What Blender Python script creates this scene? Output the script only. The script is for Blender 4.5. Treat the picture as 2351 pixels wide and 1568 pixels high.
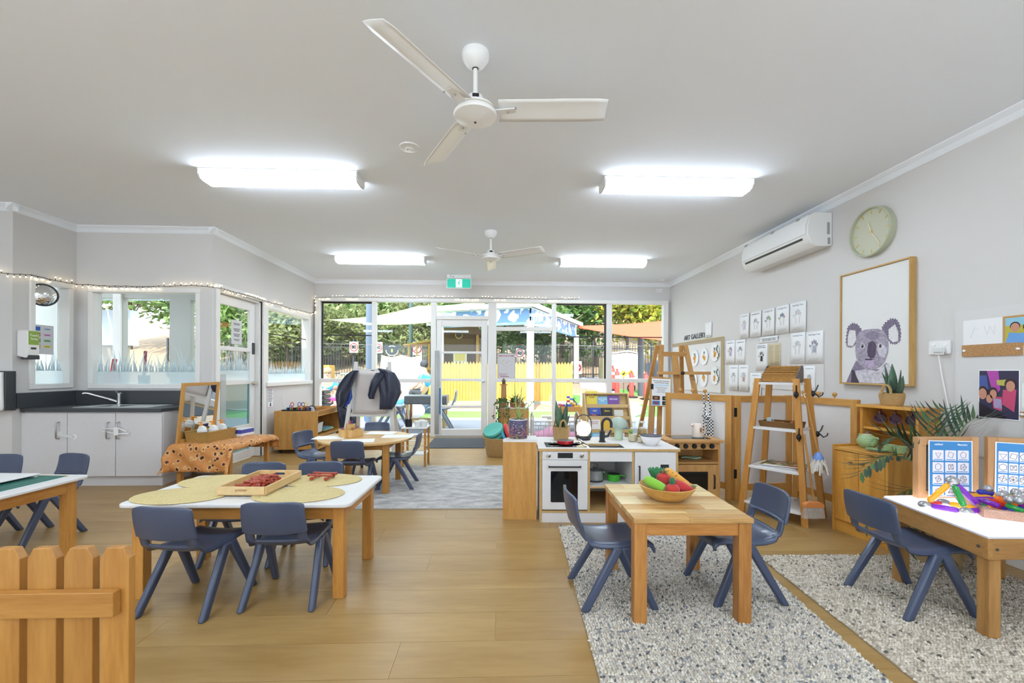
import bpy, bmesh, math, random
import numpy as np
from mathutils import Matrix, Vector, Euler
for o in list(bpy.data.objects): bpy.data.objects.remove(o)
SC = bpy.context.scene
COL = SC.collection
# ---------------------------------------------------------------- camera
F, CX, CY, ROLL, CAMH = 1000.0, 1175.5, 852.0, 0.004, 1.15      # pixels of a 2351 x 1568 frame
TH = math.atan(35 / 1000)
_w = Vector((math.sin(TH), math.cos(TH), 0)); _r0 = Vector((math.cos(TH), -math.sin(TH), 0)); _u0 = Vector((0, 0, 1))
_r = _r0 * math.cos(ROLL) + _u0 * math.sin(ROLL); _u = _u0 * math.cos(ROLL) - _r0 * math.sin(ROLL)
CAM = Vector((0, 0, CAMH))
cd = bpy.data.cameras.new('camera'); cam = bpy.data.objects.new('camera', cd); COL.objects.link(cam)
cd.sensor_width = 36; cd.lens = 36 * F / 2351; cd.shift_y = (CY - 784) / 2351; cd.clip_start = 0.02; cd.clip_end = 200
mw = Matrix.Identity(4)
for i in range(3):
    mw[i][0] = _r[i]; mw[i][1] = _u[i]; mw[i][2] = -_w[i]; mw[i][3] = CAM[i]
cam.matrix_world = mw
SC.camera = cam
# ---------------------------------------------------------------- sky, sun, exposure
W = bpy.data.worlds.new('sky'); SC.world = W; W.use_nodes = True
bgn = W.node_tree.nodes['Background']; bgn.inputs[0].default_value = (0.80, 0.90, 1.0, 1); bgn.inputs[1].default_value = 2.4
sd = bpy.data.lights.new('sun', 'SUN'); sd.energy = 4.4; sd.angle = 0.05; sd.color = (1, 0.95, 0.86)
sun = bpy.data.objects.new('sun', sd); COL.objects.link(sun); sun.rotation_euler = (math.radians(38), math.radians(-14), 0)
SC.view_settings.view_transform = 'Standard'; SC.view_settings.look = 'None'; SC.view_settings.gamma = 1
SC.view_settings.use_curve_mapping = False; SC.view_settings.exposure = 0.98
LCOL = (.885, .945, 1.0); LAMP = 12.5      # radiance of the ceiling lamps
# ---------------------------------------------------------------- helpers
def ray(px, py): return _w + (px - CX) / F * _r - (py - CY) / F * _u
def onZ(px, py, z): d = ray(px, py); return CAM + d * ((z - CAMH) / d.z)
def onY(px, py, y): d = ray(px, py); return CAM + d * (y / d.y)
def onX(px, py, x): d = ray(px, py); return CAM + d * (x / d.x)
def lin(c):
    if isinstance(c, str): c = tuple(int(c[i:i + 2], 16) / 255 for i in (0, 2, 4))
    return tuple((v / 12.92 if v <= .04045 else ((v + .055) / 1.055) ** 2.4) for v in c) + (1,)
class M:
    def __init__(s): s.v = []; s.f = []
    def add(s, vs, fs, T=None):
        n = len(s.v)
        s.v += [tuple(T @ Vector(p)) if T else tuple(p) for p in vs]; s.f += [tuple(i + n for i in f) for f in fs]; return s
    def box(s, x0, y0, z0, x1, y1, z1, T=None):
        v = [(x, y, z) for z in (z0, z1) for y in (y0, y1) for x in (x0, x1)]
        return s.add(v, [(0, 2, 3, 1), (4, 5, 7, 6), (0, 1, 5, 4), (2, 6, 7, 3), (0, 4, 6, 2), (1, 3, 7, 5)], T)
    def cb(s, c, d, T=None): return s.box(c[0]-d[0]/2, c[1]-d[1]/2, c[2]-d[2]/2, c[0]+d[0]/2, c[1]+d[1]/2, c[2]+d[2]/2, T)
    def beam(s, a, b, w, h, up=(0, 0, 1), w2=None, h2=None):
        a = Vector(a); b = Vector(b); d = (b - a).normalized(); sd_ = d.cross(Vector(up))
        if sd_.length < 1e-4: sd_ = d.cross(Vector((0, 1, 0)))
        sd_.normalize(); u_ = sd_.cross(d).normalized(); w2 = w2 or w; h2 = h2 or h
        vs = []
        for p, ww, hh in ((a, w, h), (b, w2, h2)):
            for i, j in ((-1, -1), (1, -1), (1, 1), (-1, 1)): vs.append(p + sd_ * (i * ww / 2) + u_ * (j * hh / 2))
        return s.add(vs, [(3, 2, 1, 0), (4, 5, 6, 7), (0, 1, 5, 4), (1, 2, 6, 5), (2, 3, 7, 6), (3, 0, 4, 7)])
    def tube(s, pts, r, seg=8, closed=False, T=None):
        P = [Vector(p) for p in pts]; n = len(P); R = r if isinstance(r, (list, tuple)) else [r] * n
        vs = []; fs = []; t0 = None
        for i, p in enumerate(P):
            if closed: t = P[(i + 1) % n] - P[i - 1]
            else: t = P[min(i + 1, n - 1)] - P[max(i - 1, 0)]
            t.normalize()
            if t0 is None:
                a = t.cross(Vector((0, 0, 1)))
                if a.length < 1e-3: a = t.cross(Vector((0, 1, 0)))
            else: a = a - t * a.dot(t)
            a.normalize(); t0 = t; b = t.cross(a)
            for k in range(seg):
                q = 2 * math.pi * k / seg; vs.append(p + (a * math.cos(q) + b * math.sin(q)) * R[i])
        for i in range(n if closed else n - 1):
            j = (i + 1) % n
            for k in range(seg):
                l = (k + 1) % seg; fs.append((i*seg+k, i*seg+l, j*seg+l, j*seg+k))
        if not closed: fs.append(tuple(range(seg))[::-1]); fs.append(tuple((n-1)*seg+k for k in range(seg)))
        return s.add(vs, fs, T)
    def lathe(s, prof, seg=24, T=None, c=(0, 0, 0), sx=1, sy=1):
        vs = []; fs = []; n = len(prof)
        for r, z in prof:
            for k in range(seg):
                q = 2 * math.pi * k / seg; vs.append((c[0] + max(r, 1e-5) * math.cos(q) * sx, c[1] + max(r, 1e-5) * math.sin(q) * sy, c[2] + z))
        for i in range(n - 1):
            for k in range(seg):
                l = (k + 1) % seg; fs.append((i*seg+k, i*seg+l, (i+1)*seg+l, (i+1)*seg+k))
        if prof[0][0] > 1e-4: fs.append(tuple(range(seg))[::-1])
        if prof[-1][0] > 1e-4: fs.append(tuple((n-1)*seg+k for k in range(seg)))
        return s.add(vs, fs, T)
    def sph(s, c, r, nu=14, nv=9, T=None):
        rx, ry, rz = r if isinstance(r, (list, tuple)) else (r, r, r)
        vs = []; fs = []
        for i in range(nv + 1):
            a = -math.pi / 2 + math.pi * i / nv
            for k in range(nu):
                q = 2 * math.pi * k / nu; ca = max(math.cos(a), 1e-4)
                vs.append((c[0] + rx * ca * math.cos(q), c[1] + ry * ca * math.sin(q), c[2] + rz * math.sin(a)))
        for i in range(nv):
            for k in range(nu):
                l = (k + 1) % nu; fs.append((i*nu+k, i*nu+l, (i+1)*nu+l, (i+1)*nu+k))
        return s.add(vs, fs, T)
    def prism(s, poly, lo, hi, ax='z', T=None):
        n = len(poly)
        def P(a, b, c): return {'z': (a, b, c), 'y': (a, c, b), 'x': (c, a, b)}[ax]
        vs = [P(a, b, lo) for a, b in poly] + [P(a, b, hi) for a, b in poly]
        fs = [tuple(range(n))[::-1], tuple(range(n, 2 * n))] + [(i, (i+1) % n, n + (i+1) % n, n + i) for i in range(n)]
        return s.add(vs, fs, T)
    def grid(s, fn, nu, nv, skip=None, T=None):
        vs = [fn(i / nu, j / nv) for j in range(nv + 1) for i in range(nu + 1)]; w = nu + 1
        fs = [(j*w+i, j*w+i+1, (j+1)*w+i+1, (j+1)*w+i) for j in range(nv) for i in range(nu) if not (skip and skip(i, j))]
        return s.add(vs, fs, T)
    def poly(s, pts, T=None): return s.add(pts, [tuple(range(len(pts)))], T)
    def leaf(s, a, b, w, nrm=(0, 0, 1), bend=0.0, n=4, T=None):
        a = Vector(a); b = Vector(b); d = b - a; sd_ = d.cross(Vector(nrm))
        if sd_.length < 1e-5: sd_ = d.cross(Vector((1, 0, 0)))
        sd_.normalize(); up = sd_.cross(d).normalized(); vs = []; fs = []
        for i in range(n + 1):
            t = i / n; ww = w * math.sin(math.pi * (0.06 + 0.94 * t) ** 0.75) * .5 if i < n else 0.0004
            p = a + d * t + up * (bend * d.length * math.sin(math.pi * t))
            vs += [p - sd_ * ww, p + sd_ * ww]
        for i in range(n): fs.append((2*i, 2*i+1, 2*i+3, 2*i+2))
        return s.add(vs, fs, T)
    def mesh(s, name):
        me = bpy.data.meshes.new(name); me.from_pydata(s.v, [], s.f); me.update()
        bm = bmesh.new(); bm.from_mesh(me); bmesh.ops.recalc_face_normals(bm, faces=bm.faces); bm.to_mesh(me); bm.free(); return me
def ob(name, m, mat, parent=None, smooth=False, bevel=0, seg=2, solid=0, sub=0, loc=None, rot=None, ang=40, off=0.0):
    me = m.mesh(name) if isinstance(m, M) else m
    o = bpy.data.objects.new(name, me); COL.objects.link(o)
    if mat is not None and not me.materials: me.materials.append(mat)
    if smooth:
        me.polygons.foreach_set('use_smooth', [True] * len(me.polygons)); me.set_sharp_from_angle(angle=math.radians(ang))
    if solid:
        k = o.modifiers.new('s', 'SOLIDIFY'); k.thickness = solid; k.offset = off
    if bevel:
        k = o.modifiers.new('b', 'BEVEL'); k.width = bevel; k.segments = seg; k.limit_method = 'ANGLE'; k.angle_limit = math.radians(50)
    if sub: k = o.modifiers.new('u', 'SUBSURF'); k.levels = sub; k.render_levels = sub
    if parent: o.parent = parent
    if loc: o.location = loc
    if rot: o.rotation_euler = rot
    return o
def tag(o, label, cat, group=None, kind=None):
    if label: o['label'] = label
    if cat: o['category'] = cat
    if group: o['group'] = group
    if kind: o['kind'] = kind
    return o
def thing(name, label, cat, loc=(0, 0, 0), rz=0, group=None, rot=None):
    o = bpy.data.objects.new(name, None); COL.objects.link(o); o.location = loc; o.rotation_euler = rot or (0, 0, rz); o.empty_display_size = .05
    return tag(o, label, cat, group)
def struct(name, m, mat, **k):
    o = ob(name, m, mat, **k); o['kind'] = 'structure'; return o
def structE(name, loc=(0, 0, 0)):
    o = bpy.data.objects.new(name, None); COL.objects.link(o); o.location = loc; o['kind'] = 'structure'; return o
def copyt(root, loc=None, rz=None, label=None, group=None, parent=None, rot=None):
    c = root.copy(); COL.objects.link(c); c.parent = parent
    if loc is not None: c.location = loc
    if rz is not None: c.rotation_euler = (0, 0, rz)
    if rot is not None: c.rotation_euler = rot
    if label: c['label'] = label
    if group: c['group'] = group
    for ch in list(root.children): copyt(ch, parent=c)
    return c
def text(name, s, size, mat, parent, loc, rot=(math.pi/2, 0, 0), ext=0.0006, align='CENTER', bold=0.0, xs=1.0):
    cu = bpy.data.curves.new(name, 'FONT'); cu.body = s; cu.size = size; cu.align_x = align; cu.align_y = 'CENTER'; cu.extrude = ext; cu.offset = bold; cu.resolution_u = 3
    t = bpy.data.objects.new('t', cu); COL.objects.link(t)
    me = bpy.data.meshes.new_from_object(t.evaluated_get(bpy.context.evaluated_depsgraph_get())); bpy.data.objects.remove(t)
    me.name = name; me.materials.clear(); me.materials.append(mat)
    o = bpy.data.objects.new(name, me); COL.objects.link(o); o.parent = parent; o.location = loc; o.rotation_euler = rot; o.scale = (xs, 1, 1)
    return o
# ---------------------------------------------------------------- materials
MATS = {}
def nodes(name):
    m = bpy.data.materials.new(name); m.use_nodes = True; t = m.node_tree; b = t.nodes['Principled BSDF']; return m, t, b
def plain(name, c, rough=.5, metal=0, var=0, vs=8, bump=0, bs=60, emit=0, ecol=None, alpha=1, trans=0, coat=0, rnd=0, sheen=0):
    if name in MATS: return MATS[name]
    m, t, b = nodes(name); N = t.nodes; L = t.links
    b.inputs['Base Color'].default_value = lin(c); b.inputs['Roughness'].default_value = rough; b.inputs['Metallic'].default_value = metal
    if coat: b.inputs['Coat Weight'].default_value = coat; b.inputs['Coat Roughness'].default_value = .08
    if sheen: b.inputs['Sheen Weight'].default_value = sheen
    if trans: b.inputs['Transmission Weight'].default_value = trans
    if alpha < 1: b.inputs['Alpha'].default_value = alpha
    if emit: b.inputs['Emission Color'].default_value = lin(ecol or c); b.inputs['Emission Strength'].default_value = emit
    tc = None
    if var or bump: tc = N.new('ShaderNodeTexCoord')
    col = None
    if var:
        n = N.new('ShaderNodeTexNoise'); n.inputs['Scale'].default_value = vs; n.inputs['Detail'].default_value = 4
        L.new(tc.outputs['Object'], n.inputs['Vector'])
        x = N.new('ShaderNodeHueSaturation'); x.inputs['Color'].default_value = lin(c)
        mr = N.new('ShaderNodeMapRange'); mr.inputs[1].default_value = .3; mr.inputs[2].default_value = .7; mr.inputs[3].default_value = 1 - var; mr.inputs[4].default_value = 1 + var
        L.new(n.outputs['Fac'], mr.inputs[0]); L.new(mr.outputs[0], x.inputs['Value']); L.new(x.outputs[0], b.inputs['Base Color']); col = x
    if rnd:
        oi = N.new('ShaderNodeObjectInfo'); x = N.new('ShaderNodeHueSaturation'); x.inputs['Color'].default_value = lin(c)
        mr = N.new('ShaderNodeMapRange'); mr.inputs[3].default_value = 1 - rnd; mr.inputs[4].default_value = 1 + rnd
        L.new(oi.outputs['Random'], mr.inputs[0]); L.new(mr.outputs[0], x.inputs['Value'])
        if col: L.new(col.outputs[0], x.inputs['Color'])
        L.new(x.outputs[0], b.inputs['Base Color'])
    if bump:
        n = N.new('ShaderNodeTexNoise'); n.inputs['Scale'].default_value = bs; n.inputs['Detail'].default_value = 3
        L.new(tc.outputs['Object'], n.inputs['Vector']); bp = N.new('ShaderNodeBump'); bp.inputs['Strength'].default_value = bump; bp.inputs['Distance'].default_value = .004
        L.new(n.outputs['Fac'], bp.inputs['Height']); L.new(bp.outputs[0], b.inputs['Normal'])
    MATS[name] = m; return m
def wood(name, c1, c2, ax='x', sc=14, rough=.42, rnd=.06, st=9, knots=0, coat=0):
    key = name + ax
    if key in MATS: return MATS[key]
    m, t, b = nodes(name); N = t.nodes; L = t.links
    tc = N.new('ShaderNodeTexCoord'); mp = N.new('ShaderNodeMapping'); oi = N.new('ShaderNodeObjectInfo')
    s = {'x': (1, st, st), 'y': (st, 1, st), 'z': (st, st, 1)}[ax]; mp.inputs['Scale'].default_value = s
    ad = N.new('ShaderNodeVectorMath'); ad.operation = 'SCALE'; ad.inputs[0].default_value = (13.1, 7.7, 5.3); L.new(oi.outputs['Random'], ad.inputs['Scale'])
    L.new(tc.outputs['Object'], mp.inputs[0]); L.new(ad.outputs[0], mp.inputs['Location'])
    n1 = N.new('ShaderNodeTexNoise'); n1.inputs['Scale'].default_value = sc / 6; n1.inputs['Detail'].default_value = 5; n1.inputs['Distortion'].default_value = .6
    n2 = N.new('ShaderNodeTexNoise'); n2.inputs['Scale'].default_value = sc * 1.4; n2.inputs['Detail'].default_value = 2
    L.new(mp.outputs[0], n1.inputs['Vector']); L.new(mp.outputs[0], n2.inputs['Vector'])
    mx = N.new('ShaderNodeMix'); mx.data_type = 'FLOAT'; mx.inputs[0].default_value = .3; L.new(n1.outputs['Fac'], mx.inputs[2]); L.new(n2.outputs['Fac'], mx.inputs[3])
    cr = N.new('ShaderNodeValToRGB'); cr.color_ramp.elements[0].position = .34; cr.color_ramp.elements[1].position = .62
    cr.color_ramp.elements[0].color = lin(c2); cr.color_ramp.elements[1].color = lin(c1); L.new(mx.outputs[0], cr.inputs[0])
    hs = N.new('ShaderNodeHueSaturation'); mr = N.new('ShaderNodeMapRange'); mr.inputs[3].default_value = 1 - rnd; mr.inputs[4].default_value = 1 + rnd
    L.new(oi.outputs['Random'], mr.inputs[0]); L.new(mr.outputs[0], hs.inputs['Value']); L.new(cr.outputs[0], hs.inputs['Color'])
    out = hs.outputs[0]
    if knots:
        v = N.new('ShaderNodeTexVoronoi'); v.inputs['Scale'].default_value = knots; mp2 = N.new('ShaderNodeMapping')
        mp2.inputs['Scale'].default_value = {'x': (1, 2.2, 2.2), 'y': (2.2, 1, 2.2), 'z': (2.2, 2.2, 1)}[ax]; L.new(tc.outputs['Object'], mp2.inputs[0]); L.new(ad.outputs[0], mp2.inputs['Location']); L.new(mp2.outputs[0], v.inputs['Vector'])
        k = N.new('ShaderNodeMapRange'); k.inputs[1].default_value = .05; k.inputs[2].default_value = .16; k.inputs[3].default_value = .75; k.inputs[4].default_value = 0; L.new(v.outputs['Distance'], k.inputs[0])
        mk = N.new('ShaderNodeMix'); mk.data_type = 'RGBA'; L.new(k.outputs[0], mk.inputs[0]); L.new(out, mk.inputs[6]); mk.inputs[7].default_value = tuple(q * .35 for q in lin(c2)[:3]) + (1,); out = mk.outputs[2]
    L.new(out, b.inputs['Base Color']); b.inputs['Roughness'].default_value = rough
    if coat: b.inputs['Coat Weight'].default_value = coat
    bp = N.new('ShaderNodeBump'); bp.inputs['Strength'].default_value = .08; bp.inputs['Distance'].default_value = .002; L.new(n2.outputs['Fac'], bp.inputs['Height']); L.new(bp.outputs[0], b.inputs['Normal'])
    MATS[key] = m; return m
def weave(name, c1, c2, sc=90, rough=.8, axis='Z', st=(1, 1, 1), dist=.006, kind='wave'):
    if name in MATS: return MATS[name]
    m, t, b = nodes(name); N = t.nodes; L = t.links
    tc = N.new('ShaderNodeTexCoord'); mp = N.new('ShaderNodeMapping'); mp.inputs['Scale'].default_value = st; L.new(tc.outputs['Object'], mp.inputs[0])
    w1 = N.new('ShaderNodeTexWave'); w1.inputs['Scale'].default_value = sc; w1.bands_direction = axis; w1.inputs['Distortion'].default_value = 3; w1.inputs['Detail'].default_value = 2; w1.inputs['Detail Scale'].default_value = 3
    if kind == 'rings': w1.wave_type = 'RINGS'; w1.rings_direction = axis
    n = N.new('ShaderNodeTexNoise'); n.inputs['Scale'].default_value = sc * 1.3; L.new(mp.outputs[0], n.inputs['Vector']); L.new(mp.outputs[0], w1.inputs['Vector'])
    mx = N.new('ShaderNodeMix'); mx.data_type = 'FLOAT'; mx.inputs[0].default_value = .45; L.new(w1.outputs['Fac'], mx.inputs[2]); L.new(n.outputs['Fac'], mx.inputs[3])
    cr = N.new('ShaderNodeValToRGB'); cr.color_ramp.elements[0].position = .25; cr.color_ramp.elements[1].position = .7; cr.color_ramp.elements[0].color = lin(c2); cr.color_ramp.elements[1].color = lin(c1)
    L.new(mx.outputs[0], cr.inputs[0]); L.new(cr.outputs[0], b.inputs['Base Color']); b.inputs['Roughness'].default_value = rough
    bp = N.new('ShaderNodeBump'); bp.inputs['Strength'].default_value = .7; bp.inputs['Distance'].default_value = dist; L.new(mx.outputs[0], bp.inputs['Height']); L.new(bp.outputs[0], b.inputs['Normal'])
    MATS[name] = m; return m
def glassm(name, tint=(.97, .985, .98), gl=1.0, ior=1.45):
    if name in MATS: return MATS[name]
    m = bpy.data.materials.new(name); m.use_nodes = True; t = m.node_tree; N = t.nodes; L = t.links; N.clear()
    o = N.new('ShaderNodeOutputMaterial'); mx = N.new('ShaderNodeMixShader'); tr = N.new('ShaderNodeBsdfTransparent'); g = N.new('ShaderNodeBsdfGlossy'); lw = N.new('ShaderNodeLayerWeight'); lw.inputs[0].default_value = .5; pw = N.new('ShaderNodeMath'); pw.operation = 'POWER'; pw.inputs[1].default_value = 5; f = N.new('ShaderNodeMath'); f.operation = 'MULTIPLY_ADD'; f.inputs[1].default_value = .9; f.inputs[2].default_value = .018 if ior < 1.5 else .035; L.new(lw.outputs['Facing'], pw.inputs[0]); L.new(pw.outputs[0], f.inputs[0])
    tr.inputs[0].default_value = tint + (1,); g.inputs['Roughness'].default_value = .01; g.inputs['Color'].default_value = (gl, gl, gl, 1)
    L.new(f.outputs[0], mx.inputs[0]); L.new(tr.outputs[0], mx.inputs[1]); L.new(g.outputs[0], mx.inputs[2]); L.new(mx.outputs[0], o.inputs[0]); MATS[name] = m; return m
def film(name, c, op=.7):
    if name in MATS: return MATS[name]
    m = bpy.data.materials.new(name); m.use_nodes = True; t = m.node_tree; N = t.nodes; L = t.links; N.clear()
    o = N.new('ShaderNodeOutputMaterial'); mx = N.new('ShaderNodeMixShader'); tr = N.new('ShaderNodeBsdfTransparent'); m2 = N.new('ShaderNodeMixShader'); d = N.new('ShaderNodeBsdfDiffuse'); tl = N.new('ShaderNodeBsdfTranslucent')
    for q in (d, tl): q.inputs[0].default_value = lin(c)
    m2.inputs[0].default_value = .55; mx.inputs[0].default_value = op
    L.new(d.outputs[0], m2.inputs[1]); L.new(tl.outputs[0], m2.inputs[2]); L.new(tr.outputs[0], mx.inputs[1]); L.new(m2.outputs[0], mx.inputs[2]); L.new(mx.outputs[0], o.inputs[0]); MATS[name] = m; return m
def vcol(name, rough=.9):
    if name in MATS: return MATS[name]
    m, t, b = nodes(name); a = t.nodes.new('ShaderNodeVertexColor'); a.layer_name = 'Col'; t.links.new(a.outputs[0], b.inputs['Base Color']); b.inputs['Roughness'].default_value = rough; MATS[name] = m; return m
P = plain
mWall = P('wall_paint', 'd7d4d2', .75, bump=.05, bs=220); mCeil = P('ceiling_paint', 'f0f4fb', .85, bump=.03, bs=200); mTrim = P('white_gloss_paint', 'ebe9e6', .4)
mWhite = P('white_plastic', 'eceaea', .3); mWhiteLam = P('white_laminate', 'dfdddc', .35); mBlack = P('black_plastic', '15171a', .4); mSteel = P('brushed_steel', 'b9bbbd', .28, 1)
mChrome = P('chrome', 'dcdddf', .08, 1); mNavy = P('navy_plastic', '465069', .33, coat=.15); mDark = P('dark_grey', '3a3d40', .5)
mGlass = glassm('window_glass'); mPaper = P('paper', 'eeeeef', .8); mInk = P('ink', '3c3c40', .8); mMirror = P('mirror_glass', 'e8ebec', .02, 1)
beech = lambda a='x': wood('beech', 'd29f58', 'bd8642', a, rough=.35, coat=.1)
pine = lambda a='x': wood('pine', 'bf8a44', 'a56e2e', a, sc=10, rough=.4)
legw = lambda a='z': wood('golden_leg_wood', 'c99048', 'b07632', a, rough=.38)
acac = lambda a='x': wood('acacia', 'c98f4d', 'a26428', a, sc=9, rough=.4, rnd=.12, knots=3)
ply = P('plywood_edge', 'c9a56b', .6, var=.12, vs=60)
# ---------------------------------------------------------------- room shell
XR, XL, YB, ZC = 3.08, -3.16, 7.64, 2.72
YN, XN, YF = 4.95, -4.62, 4.32          # niche back wall, niche side wall, front face of the left wall
YO, XO = -3.6, -6.2                     # behind the camera
mFloor = wood('floor_oak_vinyl', 'ae8d58', '9d7a45', 'x', sc=5, rough=.36, rnd=.04, st=7)
fl = struct('floor', M().box(XO, YO, -.12, XR + .12, YB + .15, -.005), mFloor)
bk = struct('floor_rear', M().box(XO, YO, -.005, XR, .2, 0).box(XO, .2, -.005, XR, 1.2, 0), mFloor); struct('floor_rear_bounce_carpet', M().box(XO + .1, YO + .1, 0, XR - .1, -.6, .006), P('bounce_carpet', 'dddad6', .95))  # pale unseen carpet, added to bounce sunlight up to the ceiling
random.seed(4)
pl = [M().box(0, 0, -.0049, L - .0012, .2185, 0).mesh('plank') for L in (1.5, .8, .4, 1.1)]
for me in pl: me.materials.append(mFloor)
y = 1.2; r = 0
while y < YB - .02:
    x0 = XO if y < YF - .2 else (XN if y < YN - .2 else XL)
    x0 = max(x0, -4.9); x = x0
    first = [3, 1, 0, 2][r % 4]
    while x < XR - .01:
        k = first if x == x0 else 0; L = (1.5, .8, .4, 1.1)[k]
        if x + L > XR: L = XR - x; me = M().box(0, 0, -.0049, L - .0012, min(.2185, YB - y), 0).mesh('plank'); me.materials.append(mFloor)
        else: me = pl[k]
        o = ob('plank', me, mFloor, fl); o.location = (x, y, 0); x += L
    y += .22; r += 1
struct('ceiling', M().box(XO - .1, YO - .1, ZC, XR + .15, YN + .15, ZC + .12).box(XL - .16, YN + .15, ZC, XR + .15, YB + .75, ZC + .12), mCeil)
struct('wall_right', M().box(XR, YO, 0, XR + .14, YB + .14, ZC), mWall)
ADDED_RW = [(-5.4, -3.0), (-2.6, -.2), (.2, 2.6)]   # unseen rear wall windows, added to let in fill daylight
struct('wall_outer_left', M().box(XO - .12, YO, 0, XO, YF, ZC), mWall)
struct('wall_front_left', M().box(XO, YF, 0, XN, YF + .12, ZC).box(XN - .12, YF + .12, 0, XN, 4.47, ZC), mWall)
def wallholes(m, axis, c0, c1, a0, a1, z0, z1, holes):
    """wall slab on a plane; holes = (a0,a1,z0,z1)"""
    def put(p0, p1, q0, q1):
        if p1 - p0 < 1e-4 or q1 - q0 < 1e-4: return
        if axis == 'x': m.box(c0, p0, q0, c1, p1, q1)
        else: m.box(p0, c0, q0, p1, c1, q1)
    a = a0
    for h in sorted(holes):
        put(a, h[0], z0, z1); put(h[0], h[1], z0, h[2]); put(h[0], h[1], h[3], z1); a = h[1]
    put(a, a1, z0, z1); return m
struct('wall_rear', wallholes(M(), 'y', YO - .12, YO, XO, XR, 0, ZC, [(p, q, .8, 2.35) for p, q in ADDED_RW]), mWall)
for k, (p, q) in enumerate(ADDED_RW): wr = structE('window_%d' % (20 + k)); ob('window_frame', M().box(p, YO - .08, .8, p + .05, YO - .02, 2.35).box(q - .05, YO - .08, .8, q, YO - .02, 2.35).box(p + .05, YO - .08, 2.3, q - .05, YO - .02, 2.35).box(p + .05, YO - .08, .8, q - .05, YO - .02, .85), mTrim, wr); ob('pane', M().box(p + .05, YO - .053, .85, q - .05, YO - .047, 2.3), mGlass, wr)  # frames and panes of the added rear windows
struct('ground_rear_bounce', M().box(-12, -16, -.2, 9, YO - .12, -.08), P('bounce_concrete', 'd8d4cc', .9))  # pale unseen ground, added to bounce sunlight through the rear windows
struct('wall_niche_side', wallholes(M(), 'x', XN - .12, XN, 4.47, YN, 0, ZC, [(4.5, 4.87, .98, 2.04)]), mWall)
struct('wall_niche_back', wallholes(M(), 'y', YN, YN + .12, XN - .12, XL - .12, 0, ZC, [(-4.45, -3.32, .97, 2.02)]), mWall)
DL0, DL1 = 5.06, 5.98; WL0, WL1, WLz0, WLz1 = 6.10, 7.44, .97, 2.02
struct('wall_left', wallholes(M(), 'x', XL - .12, XL, YN, YB + .02, 0, ZC, [(DL0, DL1, 0, 2.08), (WL0, WL1, WLz0, WLz1)]), mWall)
struct('wall_back', M().box(XL - .12, YB + .02, 2.38, XR, YB + .14, ZC).box(XL - .12, YB + .02, 0, -3.12, YB + .14, 2.38).box(3.02, YB + .02, 0, XR, YB + .14, 2.38), mWall)
# cornice
cz = [(0, 0), (.065, 0), (.062, -.008), (.03, -.03), (.008, -.062), (0, -.065)]
def cornice(n, a, b, inn):
    a = Vector(a + (ZC,)); b = Vector(b + (ZC,)); i = Vector(inn + (0,)); m = M(); k = len(cz)
    vs = [a + i * p + Vector((0, 0, q)) for p, q in cz] + [b + i * p + Vector((0, 0, q)) for p, q in cz]
    m.add(vs, [tuple(range(k)), tuple(range(k, 2 * k))] + [(j, (j + 1) % k, k + (j + 1) % k, k + j) for j in range(k)])
    struct('trim_%d' % n, m, mCeil)
cornice(1, (XR, YO), (XR, YB + .02), (-1, 0)); cornice(2, (XL, YB + .02), (XR, YB + .02), (0, -1)); cornice(3, (XL, YN - .065), (XL, YB + .02), (1, 0))
cornice(4, (XN, YN), (XL + .065, YN), (0, -1)); cornice(5, (XN, YF - .065), (XN, YN), (1, 0)); cornice(6, (XO, YF), (XN + .065, YF), (0, -1))
struct('baseboard_right', M().box(XR - .015, YO, 0, XR, 7.0, .1), mTrim, bevel=.004)
struct('baseboard_left', M().box(XL, WL0 - .02, 0, XL + .015, YB, .1), mTrim, bevel=.004)
struct('baseboard_front_left', M().box(XO, YF - .015, 0, XN, YF, .1), mTrim, bevel=.004)
# ---- back wall of windows
bz = lambda py, px=1100: onY(px, py, YB).z
bx_ = lambda px: onY(px, 800, YB).x
FD = .10   # frame depth
y0, y1 = YB - .03, YB + .07
def pane(par, x0, x1, z0, z1, yy=YB + .03): return ob('pane', M().box(x0, yy, z0, x1, yy + .006, z1), mGlass, par)
mSash = P('dark_bronze_sash', '2e2b29', .45, .3)
zt, zb = 2.345, .045
fr = struct('trim_7', M().box(-3.13, y0 - .012, zt, 3.03, y1, zt + .06).box(-3.13, y0 - .012, 0, -3.045, y1, zt).box(2.945, y0 - .012, 0, 3.03, y1, zt)
            .box(-2.165, y0, 0, -2.09, y1, zt).box(-1.148, y0, 0, -1.055, y1, zt).box(-.155, y0, 0, -.008, y1, zt).box(.972, y0, 0, 1.041, y1, zt).box(1.937, y0, 0, 2.03, y1, zt), mTrim, bevel=.006)
cols = [(-3.045, -2.165), (-2.09, -1.148), None, (-.008, .972), (1.041, 1.937), (2.03, 2.945)]
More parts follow.
